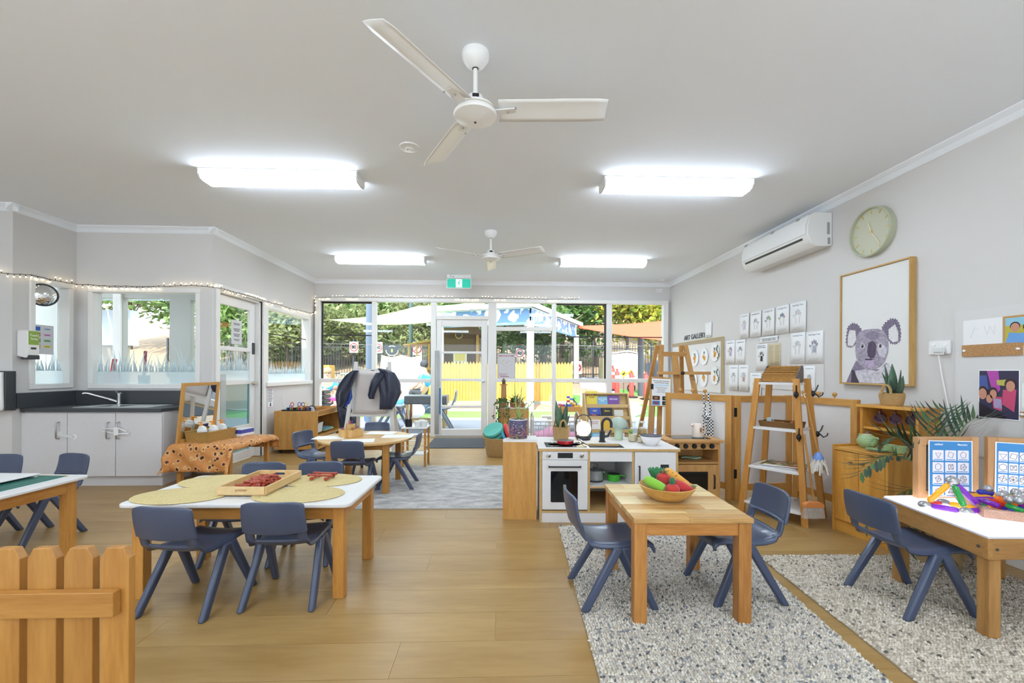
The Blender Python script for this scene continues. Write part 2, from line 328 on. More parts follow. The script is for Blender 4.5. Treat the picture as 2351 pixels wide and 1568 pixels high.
for i, c in enumerate(cols):
    if c is None: continue
    w = structE('window_%d' % (i + 1), ((c[0] + c[1]) / 2, YB, 0)); w.location = (0, 0, 0)
    zr = .945 + (.012 if i > 2 else 0)
    ob('sill_rail', M().box(c[0], y0 - .006, zr, c[1], y1 - .01, zr + .065), mTrim, w, bevel=.005)
    ob('bottom_rail', M().box(c[0], y0, 0, c[1], y1, zb), mTrim, w, bevel=.005)
    pane(w, c[0], c[1], zb, zr)
    if i == 3:
        ob('transom', M().box(c[0], y0, 1.86, c[1], y1, 1.925), mTrim, w, bevel=.005); pane(w, c[0], c[1], 1.925, zt); pane(w, c[0], c[1], zr + .065, 1.86)
    else: pane(w, c[0], c[1], zr + .065, zt)
    if i in (0, 4):
        s = .028 if i == 0 else .022; x0, x1 = c[0], c[1]; m = M(); a, b = YB + .036, YB + .06
        if i == 0: m.box(x0, a, zr + .065, x0 + s, b, zt).box(x1 - .018, a, zr + .065, x1, b, zt)
        else: m.box(x1 - .03, a, zr + .065, x1, b, zt)
        m.box(x0, a, zt - s, x1, b, zt); ob('sash', m, mSash, w)
    if i in (0, 4, 5):
        ob('crossbar', M().box(c[0], YB + .038, 1.752, c[1], YB + .05, 1.77), mSash, w)
        ob('wire', M().tube([(c[0], YB + .05, 1.615), (c[1], YB + .05, 1.60)], .005, 6), mTrim, w)
# exit door
d1 = structE('door_1'); dx0, dx1 = -1.048, -.163
ob('transom', M().box(-1.055, y0, 2.045, -.155, y1, 2.11), mTrim, d1, bevel=.005); pane(d1, -1.055, -.155, 2.11, zt)
gx0, gx1 = bx_(1014.5), bx_(1105)
rows = [(bz(807), bz(750)), (bz(869), bz(812)), (bz(931), bz(875)), (bz(985), bz(936.5))]
lf = M(); ya, yb = YB - .005, YB + .04
lf.box(dx0, ya, .02, gx0, yb, 2.04).box(gx1, ya, .02, dx1, yb, 2.04).box(gx0, ya, .02, gx1, yb, rows[3][0]).box(gx0, ya, rows[0][1], gx1, yb, 2.04)
for k in range(3): lf.box(gx0, ya, rows[k + 1][1], gx1, yb, rows[k][0])
ob('door_leaf', lf, mTrim, d1, bevel=.004)
for r_ in rows: ob('pane', M().box(gx0, YB + .012, r_[0], gx1, YB + .018, r_[1]), mGlass, d1)
hp = onY(1110, 875, YB - .01)
ob('door_handle', M().lathe([(.0, 0), (.026, 0), (.026, .012), (.012, .014), (.012, .045), (0, .047)], 16, Matrix.Translation(hp) @ Matrix.Rotation(math.pi / 2, 4, 'X')).beam(hp + Vector((.01, -.045, 0)), hp + Vector((-.115, -.045, -.004)), .016, .018), mSteel, d1, smooth=True)
hg = onY(1010, 921, YB - .012)
ob('door_guard', M().box(hg.x - .012, YB - .02, hg.z - .225, hg.x + .012, YB - .006, hg.z + .225), P('blue_foam', '4a86bd', .6), d1)
ob('finger_guard', M().grid(lambda u, v: (-1.075 + .075 * u, YB - .035 - .02 * math.sin(math.pi * u), .05 + 1.45 * v), 5, 1), P('clear_guard', 'c9ced0', .25, alpha=.55), d1, smooth=True, solid=.003)
ob('threshold', M().box(-1.07, YB - .05, 0, -.15, YB + .06, .02), P('alu', 'b9b8b4', .4, .6), d1)
# ---- left door and windows
def trimframe(name, axis, c0, c1, a0, a1, z0, z1, w, sill=True, mat=None):
    m = M()
    def bb(p0, p1, q0, q1):
        if axis == 'x': m.box(c0, p0, q0, c1, p1, q1)
        else: m.box(p0, c0, q0, p1, c1, q1)
    bb(a0 - w, a0, z0 if sill else 0, z1); bb(a1, a1 + w, z0 if sill else 0, z1); bb(a0 - w, a1 + w, z1, z1 + w)
    if sill: bb(a0 - w, a1 + w, z0 - w, z0)
    return m
d2 = structE('door_2')
ob('door_frame', trimframe('f', 'x', XL - .02, XL + .022, DL0, DL1, 0, 2.07, .055, False).box(XL - .13, DL0, 0, XL - .02, DL0 + .03, 2.08).box(XL - .13, DL1 - .03, 0, XL - .02, DL1, 2.08).box(XL - .13, DL0, 2.045, XL - .02, DL1, 2.08), mTrim, d2, bevel=.005)
lx0, lx1 = XL - .115, XL - .075
ly0, ly1 = DL0 + .035, DL1 - .035; g0, g1 = ly0 + .1, ly1 - .11
zz = lambda py: onX(545, py, XL - .08).z
rw = [(zz(797), 1.93), (zz(872), zz(806)), (zz(978), zz(883)), (.12, zz(993))]
lf = M().box(lx0, ly0, .01, lx1, g0, 2.04).box(lx0, g1, .01, lx1, ly1, 2.04).box(lx0, g0, .01, lx1, g1, .12).box(lx0, g0, 1.93, lx1, g1, 2.04)
for k in range(3): lf.box(lx0, g0, rw[k + 1][1], lx1, g1, rw[k][0])
ob('door_leaf', lf, mTrim, d2, bevel=.004)
for r_ in rw: ob('pane', M().box(XL - .098, g0, r_[0], XL - .092, g1, r_[1]), mGlass, d2)
fz = film('frosted_film', 'd2e0e4', .85); fz2 = film('teal_film', '4c878d', .8); 
def blades(rng, a0, a1, zbase, h, step=.032):
    """frosted reeds: polygons (a,z) above a solid band"""
    out = [[(a0, zbase[0]), (a1, zbase[0]), (a1, zbase[1]), (a0, zbase[1])]]; a = a0 + .02
    while a < a1 - .02:
        for k in range(3):
            hh = h * rng.uniform(.3, 1.0) * (1.0 if rng.random() < .35 else .6); ln = rng.uniform(-.35, .35) * hh; w = rng.uniform(.009, .017)
            pts = []; pr = []
            for t in (0, .35, .7, 1):
                c = a + ln * t * t; ww = w * (1 - t) + .0008; z = zbase[1] - .004 + hh * t
                c = min(max(c, a0 + ww), a1 - ww); pts.append((c - ww, z)); pr.append((c + ww, z))
            out.append(pts + pr[::-1])
        a += step * rng.uniform(.7, 1.3)
    return out
def filmobj(par, axis, c, polys, mat=fz):
    m = M()
    for k, p in enumerate(polys): m.poly([(c + k * 3e-5, a, z) if axis == 'x' else (a, c - k * 3e-5, z) for a, z in p])
    o = ob('frosted_film', m, mat, par); return o
rg = random.Random(3)
filmobj(d2, 'x', XL - .0905, blades(rg, g0, g1, (rw[1][0], rw[1][0] + .12), .3))
filmobj(d2, 'x', XL - .0905, [[(g0, rw[2][0]), (g1, rw[2][0]), (g1, rw[2][1]), (g0, rw[2][1])]], fz2); filmobj(d2, 'x', XL - .0905, [[(g0, rw[3][0]), (g1, rw[3][0]), (g1, rw[3][1]), (g0, rw[3][1])]], fz2)
hp = onX(587, 880, XL - .07); hp.y = ly1 - .045
ob('door_handle', M().lathe([(0, 0), (.026, 0), (.026, .012), (.011, .014), (.011, .05), (0, .052)], 16, Matrix.Translation(hp) @ Matrix.Rotation(math.pi / 2, 4, 'Y')).beam(hp + Vector((.045, .01, 0)), hp + Vector((.05, -.12, .012)), .016, .016), mSteel, d2, smooth=True)
ob('latch_plate', M().box(XL - .075, ly1 - .07, 1.36, XL - .068, ly1 - .015, 1.51), mDark, d2)
ob('finger_guard', M().box(XL - .06, g0 + .0, .1, XL - .056, g0 + .1, 1.1), P('clear_guard', 'c9ced0', .25, alpha=.55), d2)
nt = thing('notice_sheet', 'white laminated printed notice taped to the upper pane of the left glazed door', 'notice', onX(543, 763, XL - .086), 0); nt.location.x = XL - .086
zn = .13
ob('sheet', M().box(0, -.11, -.15, .002, .11, .15), P('laminated_paper', 'd6d6d8', .5), nt)
m = M()
for k, (n_, w) in enumerate([(2, .07), (3, .07), (3, .07), (2, .06)]):
    for j in range(n_): m.box(.002, -w * (1 - .12 * j), .105 - k * .065 - j * .014, .0026, w * (1 - .12 * j), .111 - k * .065 - j * .014)
ob('printed_text', m, mInk, nt)
def leftwin(n, axis, c, a0, a1, z0, z1, inn, film_h, polyz, w=.05):
    """c wall face, inn +1/-1 direction into the room"""
    t = structE('window_%d' % n); q = sorted((c - inn * .1, c + inn * .018))
    ob('window_frame', trimframe('f', axis, q[0], q[1], a0 + .015, a1 - .015, z0 + .02, z1 - .02, w), mTrim, t, bevel=.006)
    g = c - inn * .05; m = M()
    if axis == 'x': m.box(g - .003, a0, z0, g + .003, a1, z1)
    else: m.box(a0, g - .003, z0, a1, g + .003, z1)
    ob('pane', m, mGlass, t)
    if film_h: filmobj(t, axis, g + inn * .0045, blades(rg, a0 + .016, a1 - .016, (z0 + .021, z0 + polyz), film_h))
    return t
struct('trim_8', M().box(XL - .001, DL1 + .052, 0, XL + .019, WL0 - .033, 2.12), mTrim); leftwin(7, 'y', YN, -4.45, -3.32, .97, 2.02, -1, .30, .16)
leftwin(8, 'x', XN, 4.5, 4.87, .98, 2.04, 1, .28, .16)
w9 = leftwin(9, 'x', XL, WL0, WL1, WLz0, WLz1, 1, .22, .13)
ob('crossbar', M().box(XL - .06, WL0, 1.66, XL - .045, WL1, 1.675), mSash, w9)
ob('window_sill', M().box(XL - .05, WL0 - .06, WLz0 - .045, XL + .045, WL1 + .06, WLz0 + .012), mTrim, w9, bevel=.006)
# partition glimpsed through the niche window
struct('ceiling_annex', M().box(-9, YN + .12, 2.74, XL - .17, 6.4, 2.84), mCeil); pt = structE('wall_partition'); mPart = P('partition_paint', 'bdbfba', .7)
YP = 6.0
pc = lambda px: onY(px, 800, YP).x
ob('partition_panel', wallholes(M(), 'y', YP, YP + .08, -8.2, pc(453), 0, 2.6, [(pc(210), pc(262), .55, onY(300, 684, YP).z), (pc(282), pc(389), .35, onY(300, 684, YP).z), (pc(437), pc(450), .3, onY(300, 688, YP).z)]), mPart, pt)
ob('window_frame', M().box(pc(263), YP - .03, .35, pc(281), YP, 2.2), mTrim, pt)
# ---------------------------------------------------------------- ceiling lamps
mDiff = P('lit_diffuser', 'ffffff', .5, emit=LAMP, ecol=LCOL); mBody = P('lamp_body_white', 'e4e4e4', .5)
def batten(loc, label):
    t = thing('ceiling_batten_light', label, 'ceiling light', loc, 0, 'linear ceiling lamps')
    ob('lamp_housing', M().box(-.615, -.102, -.018, .615, .102, 0), mBody, t, bevel=.004)
    pr = [(-.1, -.018), (-.1, -.045), (-.08, -.074), (-.05, -.083), (.05, -.083), (.08, -.074), (.1, -.045), (.1, -.018)]
    ob('diffuser', M().prism(pr, -.6, .6, 'x'), mDiff, t, smooth=True)
    for s in (-1, 1): ob('end_cap', M().prism([(a * 1.01, b * 1.01) for a, b in pr], s * .6, s * .612, 'x'), mBody, t)
    return t
fr1 = 'white linear ceiling lamp %s'
batten((-1.715, 3.56, ZC), fr1 % 'beside the round white detector, over the white table'); batten((1.47, 3.56, ZC), fr1 % 'over the play kitchen, near the air conditioner')
batten((-1.61, 6.12, ZC), fr1 % 'over the easel, between the exit sign and the left wall'); batten((1.49, 6.12, ZC), fr1 % 'over the book display, near the wooden easel')
for x in (-1.7, 1.5):  # extra lamps out of view, added to brighten the room
    for y, w in ((.95, 'in the row behind the fan'), (-1.6, 'in the rearmost row')): batten((x, y, ZC), 'unseen added ceiling lamp %s on the %s side' % (w, 'sink' if x < 0 else 'koala'))
for x, y, w in ((-4.6, .95, 'first'), (-4.6, -1.6, 'second')): batten((x, y, ZC), 'unseen added ceiling lamp, %s along the outer left wall' % w)  # two more added lamps, out of view on the left
# ---------------------------------------------------------------- child chairs
def interp(pts, t):
    n = len(pts) - 1; k = min(int(t * n), n - 1); f = t * n - k
    return tuple(a + (b - a) * f for a, b in zip(pts[k], pts[k + 1]))
def leg4(m, a, b, w, d, w2=None, d2=None):
    w2 = w2 or w; d2 = d2 or d; vs = []
    for p, ww, dd in ((b, w2, d2), (a, w, d)):
        for i, j in ((-1, -1), (1, -1), (1, 1), (-1, 1)): vs.append((p[0] + i * ww / 2, p[1] + j * dd / 2, p[2]))
    return m.add(vs, [(3, 2, 1, 0), (4, 5, 6, 7), (0, 1, 5, 4), (1, 2, 6, 5), (2, 3, 7, 6), (3, 0, 4, 7)])
def make_chair(mat):
    t = thing('child_chair', 'x', 'chair', group='navy plastic child chairs')
    pr = [(.172, .272), (.17, .29), (.15, .303), (.10, .304), (.04, .299), (-.03, .294), (-.09, .296), (-.13, .306), (-.152, .32), (-.166, .342), (-.175, .372), (-.181, .405)]
    def seat(u, v):
        y, z = interp(pr, v); hw = .152 - .012 * v; s = (u - .5) * 2
        z += .012 * s * s * (1 if v < .75 else 0); y += -.02 * (1 - s * s) * max(0, (v - .6) / .4)
        return (hw * s, y, z - (.018 if abs(s) > .9 else 0) * (1 if v < .7 else 0))
    ob('seat', M().grid(seat, 14, 22, skip=lambda i, j: 18 <= j <= 20 and 2 <= i <= 11), mat, t, smooth=True, solid=.012, ang=60)
    def back(u, v):
        s = (u - .5) * 2; z = .388 + .148 * v - .010 * (1 - s * s) * (1 - v); hw = (.149 - .006 * v) * (1 - .05 * max(0, v - .85) / .15)
        return (hw * s, -.184 - .025 * v - .022 * (1 - s * s) - .006 * math.sin(v * 3), z - (.012 * s ** 6 if v > .9 else 0))
    ob('backrest', M().grid(back, 14, 10), mat, t, smooth=True, solid=.014, bevel=.004, ang=60)
    for sx in (-1, 1):
        ob('leg', leg4(M(), (sx * .142, .03, .296), (sx * .165, .172, 0), .034, .05, .03, .036), mat, t, bevel=.009, smooth=True)
        ob('leg', leg4(M(), (sx * .142, -.0, .296), (sx * .165, -.172, 0), .034, .05, .03, .04), mat, t, bevel=.009, smooth=True)
    for sx in (-1, 1): ob('leg_bridge', M().box(sx * .1415 - .0135, -.03, .268, sx * .1415 + .0135, .058, .293), mat, t, bevel=.006)
    return t
ch0 = make_chair(mNavy)
D = math.radians
CH = [((-1.478, 2.225, 0), -7, 'navy plastic child chair tucked under the white table beside the picket fence end'),
      ((-1.048, 2.285, 0), 1, 'navy plastic child chair tucked under the white table, on the fence side nearer the rugs'),
      ((-1.553, 2.745, 0), 178, 'navy plastic child chair across the white table, on the tablecloth side behind the tray'),
      ((-1.17, 2.76, 0), 182, 'navy plastic child chair across the white table, behind the mat with the red construction'),
      ((.588, 2.225, .009), -88, 'navy plastic child chair at the fruit bowl table, on the white table side'),
      ((1.24, 2.245, .009), 91, 'navy plastic child chair at the fruit bowl table, on the ladder shelf side'),
      ((2.06, 2.11, .009), -88, 'navy plastic child chair pulled up to the lit light table'),
      ((-1.76, 4.42, 0), -106, 'navy plastic child chair at the round table on the shelf unit side'),
      ((-1.30, 4.07, 0), -2, 'navy plastic child chair at the round table, back turned to the white table'),
      ((-.985, 4.385, 0), 92, 'navy plastic child chair at the round table, legs on the grey rug'),
      ((-1.42, 5.03, 0), 180, 'navy plastic child chair between the round table and the white easel'),
      ((-3.13, 3.08, 0), 164, 'navy plastic child chair at the side table with white boards, before the sink cabinet'),
      ((-3.55, 3.05, 0), 185, 'navy plastic child chair at the side table with white boards, by the paper towel dispenser')]
for i, (l, a, s) in enumerate(CH):
    if i == 0: ch0.location = l; ch0.rotation_euler = (0, 0, D(a)); ch0['label'] = s
    else: copyt(ch0, l, D(a), s)
# ---------------------------------------------------------------- tables
def rrect(w, d, r, n=5):
    out = []
    for cx, cy, a0 in ((w/2 - r, d/2 - r, 0), (-w/2 + r, d/2 - r, 90), (-w/2 + r, -d/2 + r, 180), (w/2 - r, -d/2 + r, 270)):
        for k in range(n + 1):
            a = D(a0 + 90 * k / n); out.append((cx + r * math.cos(a), cy + r * math.sin(a)))
    return out
def table(name, label, loc, w, d, h, top, lw, rz=0, r=.04, th=.02, ls=.055, ins=.045, ap=.07, ell=False, api=.012):
    t = thing(name, label, 'table', loc, rz)
    pl_ = [(w/2 * math.cos(2*math.pi*k/48), d/2 * math.sin(2*math.pi*k/48)) for k in range(48)] if ell else rrect(w, d, r)
    ob('table_top', M().prism(pl_, h - th, h), top, t, bevel=.005, smooth=True)
    x, y = (w/2 - ins - ls/2, d/2 - ins - ls/2) if not ell else (w * .29, d * .29)
    for i in (-1, 1):
        for j in (-1, 1): ob('leg', M().box(i*x - ls/2, j*y - ls/2, 0, i*x + ls/2, j*y + ls/2, h - th), lw('z'), t, bevel=.003)
    for j in (-1, 1):
        ob('apron', M().box(-x + ls/2, j*y - .01 + j*api, h - th - ap, x - ls/2, j*y + .01 + j*api, h - th), lw('x'), t)
        ob('apron', M().box(j*x - .01 + j*api, -y + ls/2, h - th - ap, j*x + .01 + j*api, y - ls/2, h - th), lw('y'), t)
    return t
table('activity_table', 'white topped wooden activity table with straw mats', (-1.288, 2.485, 0), 1.14, .60, .49, mWhiteLam, legw, D(-1))
table('side_activity_table', 'white topped wooden table holding white boards before the sink cabinet', (-3.17, 2.33, 0), 1.2, 1.06, .49, mWhiteLam, legw, D(-3))
# mats
mStraw = weave('straw_weave', 'ead9a4', 'c9b070', 50, kind='rings', axis='Z', st=(1, 1.45, 1), dist=.004)
for x, y, s in ((-1.645, 2.335, 'under the near fence-side tray corner'), (-1.62, 2.635, 'on the tablecloth side of the tray'), (-1.045, 2.345, 'on the rug side near the tucked chair'), (-1.045, 2.645, 'under the red construction')):
    o = ob('placemat', M().lathe([(0, 0), (.23, 0), (.235, .003), (.23, .006), (0, .0062)], 48, sy=.66), mStraw, smooth=True); o.location = (x, y, .4905); tag(o, 'oval woven straw placemat %s' % s, 'placemat', 'straw placemats on the white table')
# wooden tray with rods
mTrayW = wood('tray_birch', 'e6c896', 'd8b47a', 'y', rough=.5)
tr = thing('wooden_tray', 'pale wooden tray with cut-out handles full of red rods', 'tray', (-1.318, 2.502, .498), D(-2))
w, d, h = .125, .19, .045
ob('tray_base', M().box(-w, -d, 0, w, d, .006), mTrayW, tr); 
for s in (-1, 1):
    ob('tray_side', M().box(s*w - .005, -d, .006, s*w + .005, d, h), mTrayW, tr, bevel=.001)
    ob('tray_end', M().box(-w + .005, s*d - .005, .006, w - .005, s*d + .005, .016).box(-w + .005, s*d - .005, .032, w - .005, s*d + .005, h).box(-w + .005, s*d - .005, .016, -.03, s*d + .005, .032).box(.03, s*d - .005, .016, w - .005, s*d + .005, .032), mTrayW, tr)
mRod = P('terracotta_plastic', 'a8452f', .45); rr = random.Random(5)
rodm = [M().tube([(-l/2, 0, 0), (-l/2 + .008, 0, 0), (-l/2 + .0085, 0, 0), (l/2 - .0085, 0, 0), (l/2 - .008, 0, 0), (l/2, 0, 0)], [.0075, .0075, .0055, .0055, .0075, .0075], 8).mesh('construction_rod') for l in (.05, .075, .035)]
for me in rodm: me.materials.append(mRod)
R0 = tr.matrix_basis if False else Matrix.Translation(tr.location) @ Matrix.Rotation(D(-2), 4, 'Z')
for k in range(110):
    o = ob('construction_rod', rr.choice(rodm), mRod, smooth=(k < 3)); lay = k // 40
    p = R0 @ Vector((rr.uniform(-.075, .075) * (1 - .2 * lay), rr.uniform(-.135, .135) * (1 - .2 * lay), .0145 + lay * .0125 + rr.uniform(0, .003)))
    o.location = p; o.rotation_euler = (rr.uniform(-.15, .15), rr.uniform(-.12, .12), rr.uniform(0, 6.28)); tag(o, 'terracotta red plastic construction rod in the wooden tray', 'toy rod', 'red rods in the wooden tray')
tc_ = thing('rod_construction', 'small vehicle joined from terracotta red rods on a straw mat', 'toy', (-1.045, 2.66, .497), D(-8))
for y_ in (-.03, .03): ob('rod', M().tube([(-.075, y_, .028), (-.065, y_, .028), (-.064, y_, .028), (.064, y_, .028), (.065, y_, .028), (.075, y_, .028)], [.009, .009, .0065, .0065, .009, .009], 8), mRod, tc_, smooth=True)
for x_ in (-.045, .045): ob('axle', M().tube([(x_, -.05, .011), (x_, -.04, .011), (x_, -.039, .011), (x_, .039, .011), (x_, .04, .011), (x_, .05, .011)], [.0105, .0105, .0065, .0065, .0105, .0105], 8), mRod, tc_, smooth=True)
# side table mat and boards
gm = thing('bamboo_mat', 'green slatted bamboo mat on the side table', 'mat', (-3.05, 2.50, .4905), D(-3)); mGr = P('green_bamboo', '2f6b60', .55, rnd=.25)
sl = M().box(-.0045, -.30, 0, .0045, .30, .004).mesh('slat'); sl.materials.append(mGr)
for k in range(78): ob('slat', sl, mGr, gm, loc=(-.39 + k * .01, 0, 0))
[ob('edge_tape', M().box(-.395, s * .3015 - .0035, 0, .395, s * .3015 + .0035, .0045), P('tan_tape', 'c2a873', .8), gm) for s in (-1, 1)]
def board(loc, rz, lab, w=.36, d=.26):
    t = thing('white_board', lab, 'board', loc, rz); ob('board_top', M().box(-w/2, -d/2, .012, w/2, d/2, .02), mWhite, t, bevel=.003)
    for i in (-1, 0, 1):
        for j in (-1, 1): ob('foot', M().box(i*w*.44 - .012, j*d*.44 - .008, 0, i*w*.44 + .012, j*d*.44 + .008, .012), mWhite, t)
board((-2.97, 2.64, .495), D(-3), 'white plastic board on small feet, far end of the green bamboo mat'); board((-3.04, 2.36, .495), D(-5), 'white plastic board on small feet, near end of the green bamboo mat')
# picket fence
pf = thing('picket_fence', 'low pine picket play fence with a front rail, beside the white table', 'fence', (-.905, 1.07, 0), 0)
pm = M().prism([(-.033, 0), (.033, 0), (.033, .70), (.02, .725), (-.02, .725), (-.033, .70)], 0, .02, 'y').mesh('picket'); pm.materials.append(pine('z'))
for k in range(6): o = ob('picket', pm, pine('z'), pf, loc=(-.003 - k * .0838, 0, 0), bevel=.0015)
for z_ in (.60, .16): ob('rail', M().box(-.47, -.022, z_ - .029, .012, 0, z_ + .029), pine('x'), pf, bevel=.002)
# ---------------------------------------------------------------- sink corner
mCab = P('grey_white_laminate', 'd8d5d6', .45, var=.015, vs=30)
cf = 4.40; cx0, cx1 = XN + .005, onY(372, 1000, cf).x; ch = .735; mTop = P('charcoal_benchtop', '43464a', .35, var=.12, vs=120)
cb = thing('sink_cabinet', 'grey white sink cabinet with three doors under the charcoal worktop', 'cabinet', (cx0, cf, 0))
cw = cx1 - cx0; ex = onY(413, 1000, 4.66).x - cx0
ob('carcass', M().prism([(0, .02), (cw, .02), (ex, .27), (ex, YN - cf - .005), (0, YN - cf - .005)], .1, ch), mCab, cb, bevel=.002)
ob('kickboard', M().prism([(.0, .05), (cw - .03, .05), (ex - .04, .29), (ex - .04, .5), (0, .5)], 0, .1), mCab, cb)
dpx = [48, 154, 265, 372]
for k in range(3):
    a, b = onY(dpx[k], 1000, cf).x - cx0 + .003, onY(dpx[k + 1], 1000, cf).x - cx0 - .003
    d = ob('door', M().box(a, 0, .105, b, .019, ch - .012), mCab, cb, bevel=.002)
    hx = (b - .07) if k == 0 else (b - .055 if k == 1 else a + .035)
    ob('handle', M().tube([(hx, 0, .635), (hx, -.028, .632), (hx, -.034, .62), (hx, -.034, .49), (hx, -.028, .478), (hx, 0, .475)], .0065, 8), mSteel, d, smooth=True)
wt = thing('worktop', 'charcoal laminate worktop with upstand over the sink cabinet', 'worktop', (cx0, cf, ch)); 
ob('slab', M().prism([(0, -.02), (cw + .0, -.02), (ex + .03, .24), (ex + .03, YN - cf - .005), (0, YN - cf - .005)], 0, .036), mTop, wt, bevel=.004)
ob('upstand', M().box(0, YN - cf - .025, .036, ex + .03, YN - cf - .004, .185).box(0, -.06, .036, .018, YN - cf - .025, .185), mTop, wt, bevel=.003)
sk = thing('sink', 'stainless steel sink with drainer let into the worktop', 'sink', (cx0, cf, ch + .0365))
sx0, sx1 = onZ(85, 935, .771).x - cx0, onZ(360, 930, .771).x - cx0
sx0, sx1 = .42, 1.13
m = M().box(sx0, .06, .0, sx1, .42, .004)
ob('drainer', M().box(sx0, .06, .0, sx0 + .1, .42, .005).box(sx0 + .42, .06, 0, sx1, .42, .005).box(sx0 + .1, .06, 0, sx0 + .42, .11, .005).box(sx0 + .1, .37, 0, sx0 + .42, .42, .005), P('sink_steel', 'd6d8da', .38, .45), sk, bevel=.002)
ob('basin', M().box(sx0 + .1, .11, .0005, sx0 + .42, .37, .0018), P('basin_steel', '8a8c8e', .3, 1), sk); ob('plug_hole', M().lathe([(0, .0019), (.035, .0019), (.035, .0035), (.02, .0025), (0, .0025)], 20, c=(sx0 + .26, .24, 0)), mChrome, sk, smooth=True)
tp = onY(270, 925, 4.84); tap = thing('sink_tap', 'chrome mixer tap with a long slanting spout', 'tap', (tp.x, 4.86, ch + .0365))
ob('tap_body', M().lathe([(.024, 0), (.024, .012), (.02, .015), (.02, .09), (.022, .095), (.022, .12), (.014, .128), (0, .13)], 18), mChrome, tap, smooth=True)
ob('spout', M().tube([(0, 0, .025), (-.06, -.02, .052), (-.25, -.09, .125), (-.275, -.1, .128), (-.285, -.103, .12)], [.013, .012, .011, .011, .012], 10), mChrome, tap, smooth=True)
ob('lever', M().beam((0, 0, .12), (.012, -.05, .14), .018, .008), mChrome, tap)
mClear = P('clear_white_plastic', 'efefef', .25, alpha=.75)
def lock(px, lab, two):
    p = onY(px[0], px[1], cf - .004); t = thing('child_lock', lab, 'child lock', (p.x, cf - .002, p.z))
    if two:
        for s in (-1, 1): ob('adhesive_pad', M().lathe([(0, -.001), (.026, -.001), (.026, -.008), (0, -.01)][::-1], 18, Matrix.Translation((s * .07, 0, -s * .012)) @ Matrix.Rotation(math.pi / 2, 4, 'X')), mWhite, t, smooth=True)
        ob('strap', M().beam((-.07, -.012, .012), (.07, -.012, -.012), .006, .026, up=(0, 0, 1)), mClear, t)
    else:
        ob('loop', M().tube([(-.11, -.03, .022), (-.03, -.035, .018), (.04, -.035, .012), (.04, -.035, -.03), (-.03, -.035, -.018), (-.11, -.03, -.002)], .0045, 8, True), mWhite, t, smooth=True); ob('lock_slider', M().box(.0, -.042, -.045, .04, -.028, .035).beam((.04, -.035, .025), (.115, -.033, -.005), .012, .012).beam((.0, -.035, -.03), (.14, -.033, -.028), .01, .012), mWhite, t, bevel=.004)
lock((153, 1000), 'clear strap child lock across the first and second cabinet doors', True); lock((268, 988), 'white loop child lock hooked on two cabinet handles', False)
# dispensers
p = onX(60, 820, XN); sd_ = thing('soap_dispenser', 'white wall soap dispenser with a green label above the worktop', 'soap dispenser', (XN, 4.37, 1.29))
sd_.location = (XN + .002, YF + .09, onX(45, 822, XN).z)
ob('dispenser_body', M().prism([(0, .02), (.085, 0), (.1, .015), (.105, .06), (.105, .24), (.09, .27), (0, .27)], -.055, .055, 'y'), mWhite, sd_, bevel=.008, smooth=True)
ob('push_bar', M().box(.03, -.05, -.012, .112, .05, .03), mDark, sd_, bevel=.006)
ob('label_panel', M().box(.105, -.05, .13, .107, .045, .262), P('label_green', '8fae3c', .5), sd_); ob('window_slot', M().box(.105, -.03, .085, .107, .02, .105), mDark, sd_)
t_ = P('label_white', 'f2f2ee', .5); ob('label_lower', M().box(.105, -.05, .03, .1065, .045, .13), t_, sd_); text('label_text', 'Foam\nSoap', .034, P('white_ink', 'fbfbf6', .6), sd_, (.1075, 0, .205), (math.pi / 2, 0, math.pi / 2))
pd = thing('paper_towel_dispenser', 'white paper towel dispenser with a charcoal edge on the left wall', 'dispenser', (onY(0, 900, YF).x + .028, YF - .002, onY(20, 943, YF - .1).z))
ob('dispenser_body', M().prism([(-.26, 0), (.105, 0), (.115, .03), (.105, .36), (-.26, .36)], -.115, -.02, 'y'), mWhite, pd, bevel=.012, smooth=True); ob('back_plate', M().box(-.26, -.02, -.005, .125, 0, .37), mDark, pd, bevel=.006); ob('side_trim', M().box(.108, -.095, .0, .128, -.02, .365), mDark, pd, bevel=.006)
# convex mirror and schedule on the small window
cm = thing('convex_mirror', 'round convex safety mirror in the small niche window corner', 'mirror', onX(99, 677, XN + .03)); cm.rotation_euler = (0, math.pi / 2, D(-35))
ob('mirror_dome', M().lathe([(.105, 0), (.09, .018), (.06, .03), (.03, .036), (0, .038)], 24), mMirror, cm, smooth=True); ob('rim', M().lathe([(.112, -.008), (.116, 0), (.112, .008), (.104, .008), (.104, -.008)], 28), mDark, cm, smooth=True)
sc = thing('schedule_sheet', 'laminated routine sheet with coloured squares stuck on the small niche window', 'sheet', onX(100, 780, XN - .044)); sc.location.x = XN - .0435
ob('sheet', M().box(0, -.1, -.15, .0015, .1, .15), P('laminated_paper', 'd6d6d8', .5), sc)
for k, (a, b) in enumerate((('2a5fb8', 'b8c9e0'), ('b04a5a', 'd6a3cc'), ('2f7a3e', '86bd8e'), ('d6a52e', 'e2d85e'))):
    ob('colour_square', M().box(.0015, -.085, .09 - k * .06, .0025, -.035, .13 - k * .06), P('sq' + a, a, .6), sc); ob('colour_tag', M().box(.0015, 0, .098 - k * .06, .0025, .07, .122 - k * .06), P('tg' + b, b, .6), sc); ob('tag_text', M().box(.0025, .012, .107 - k * .06, .003, .058, .112 - k * .06), mInk, sc)
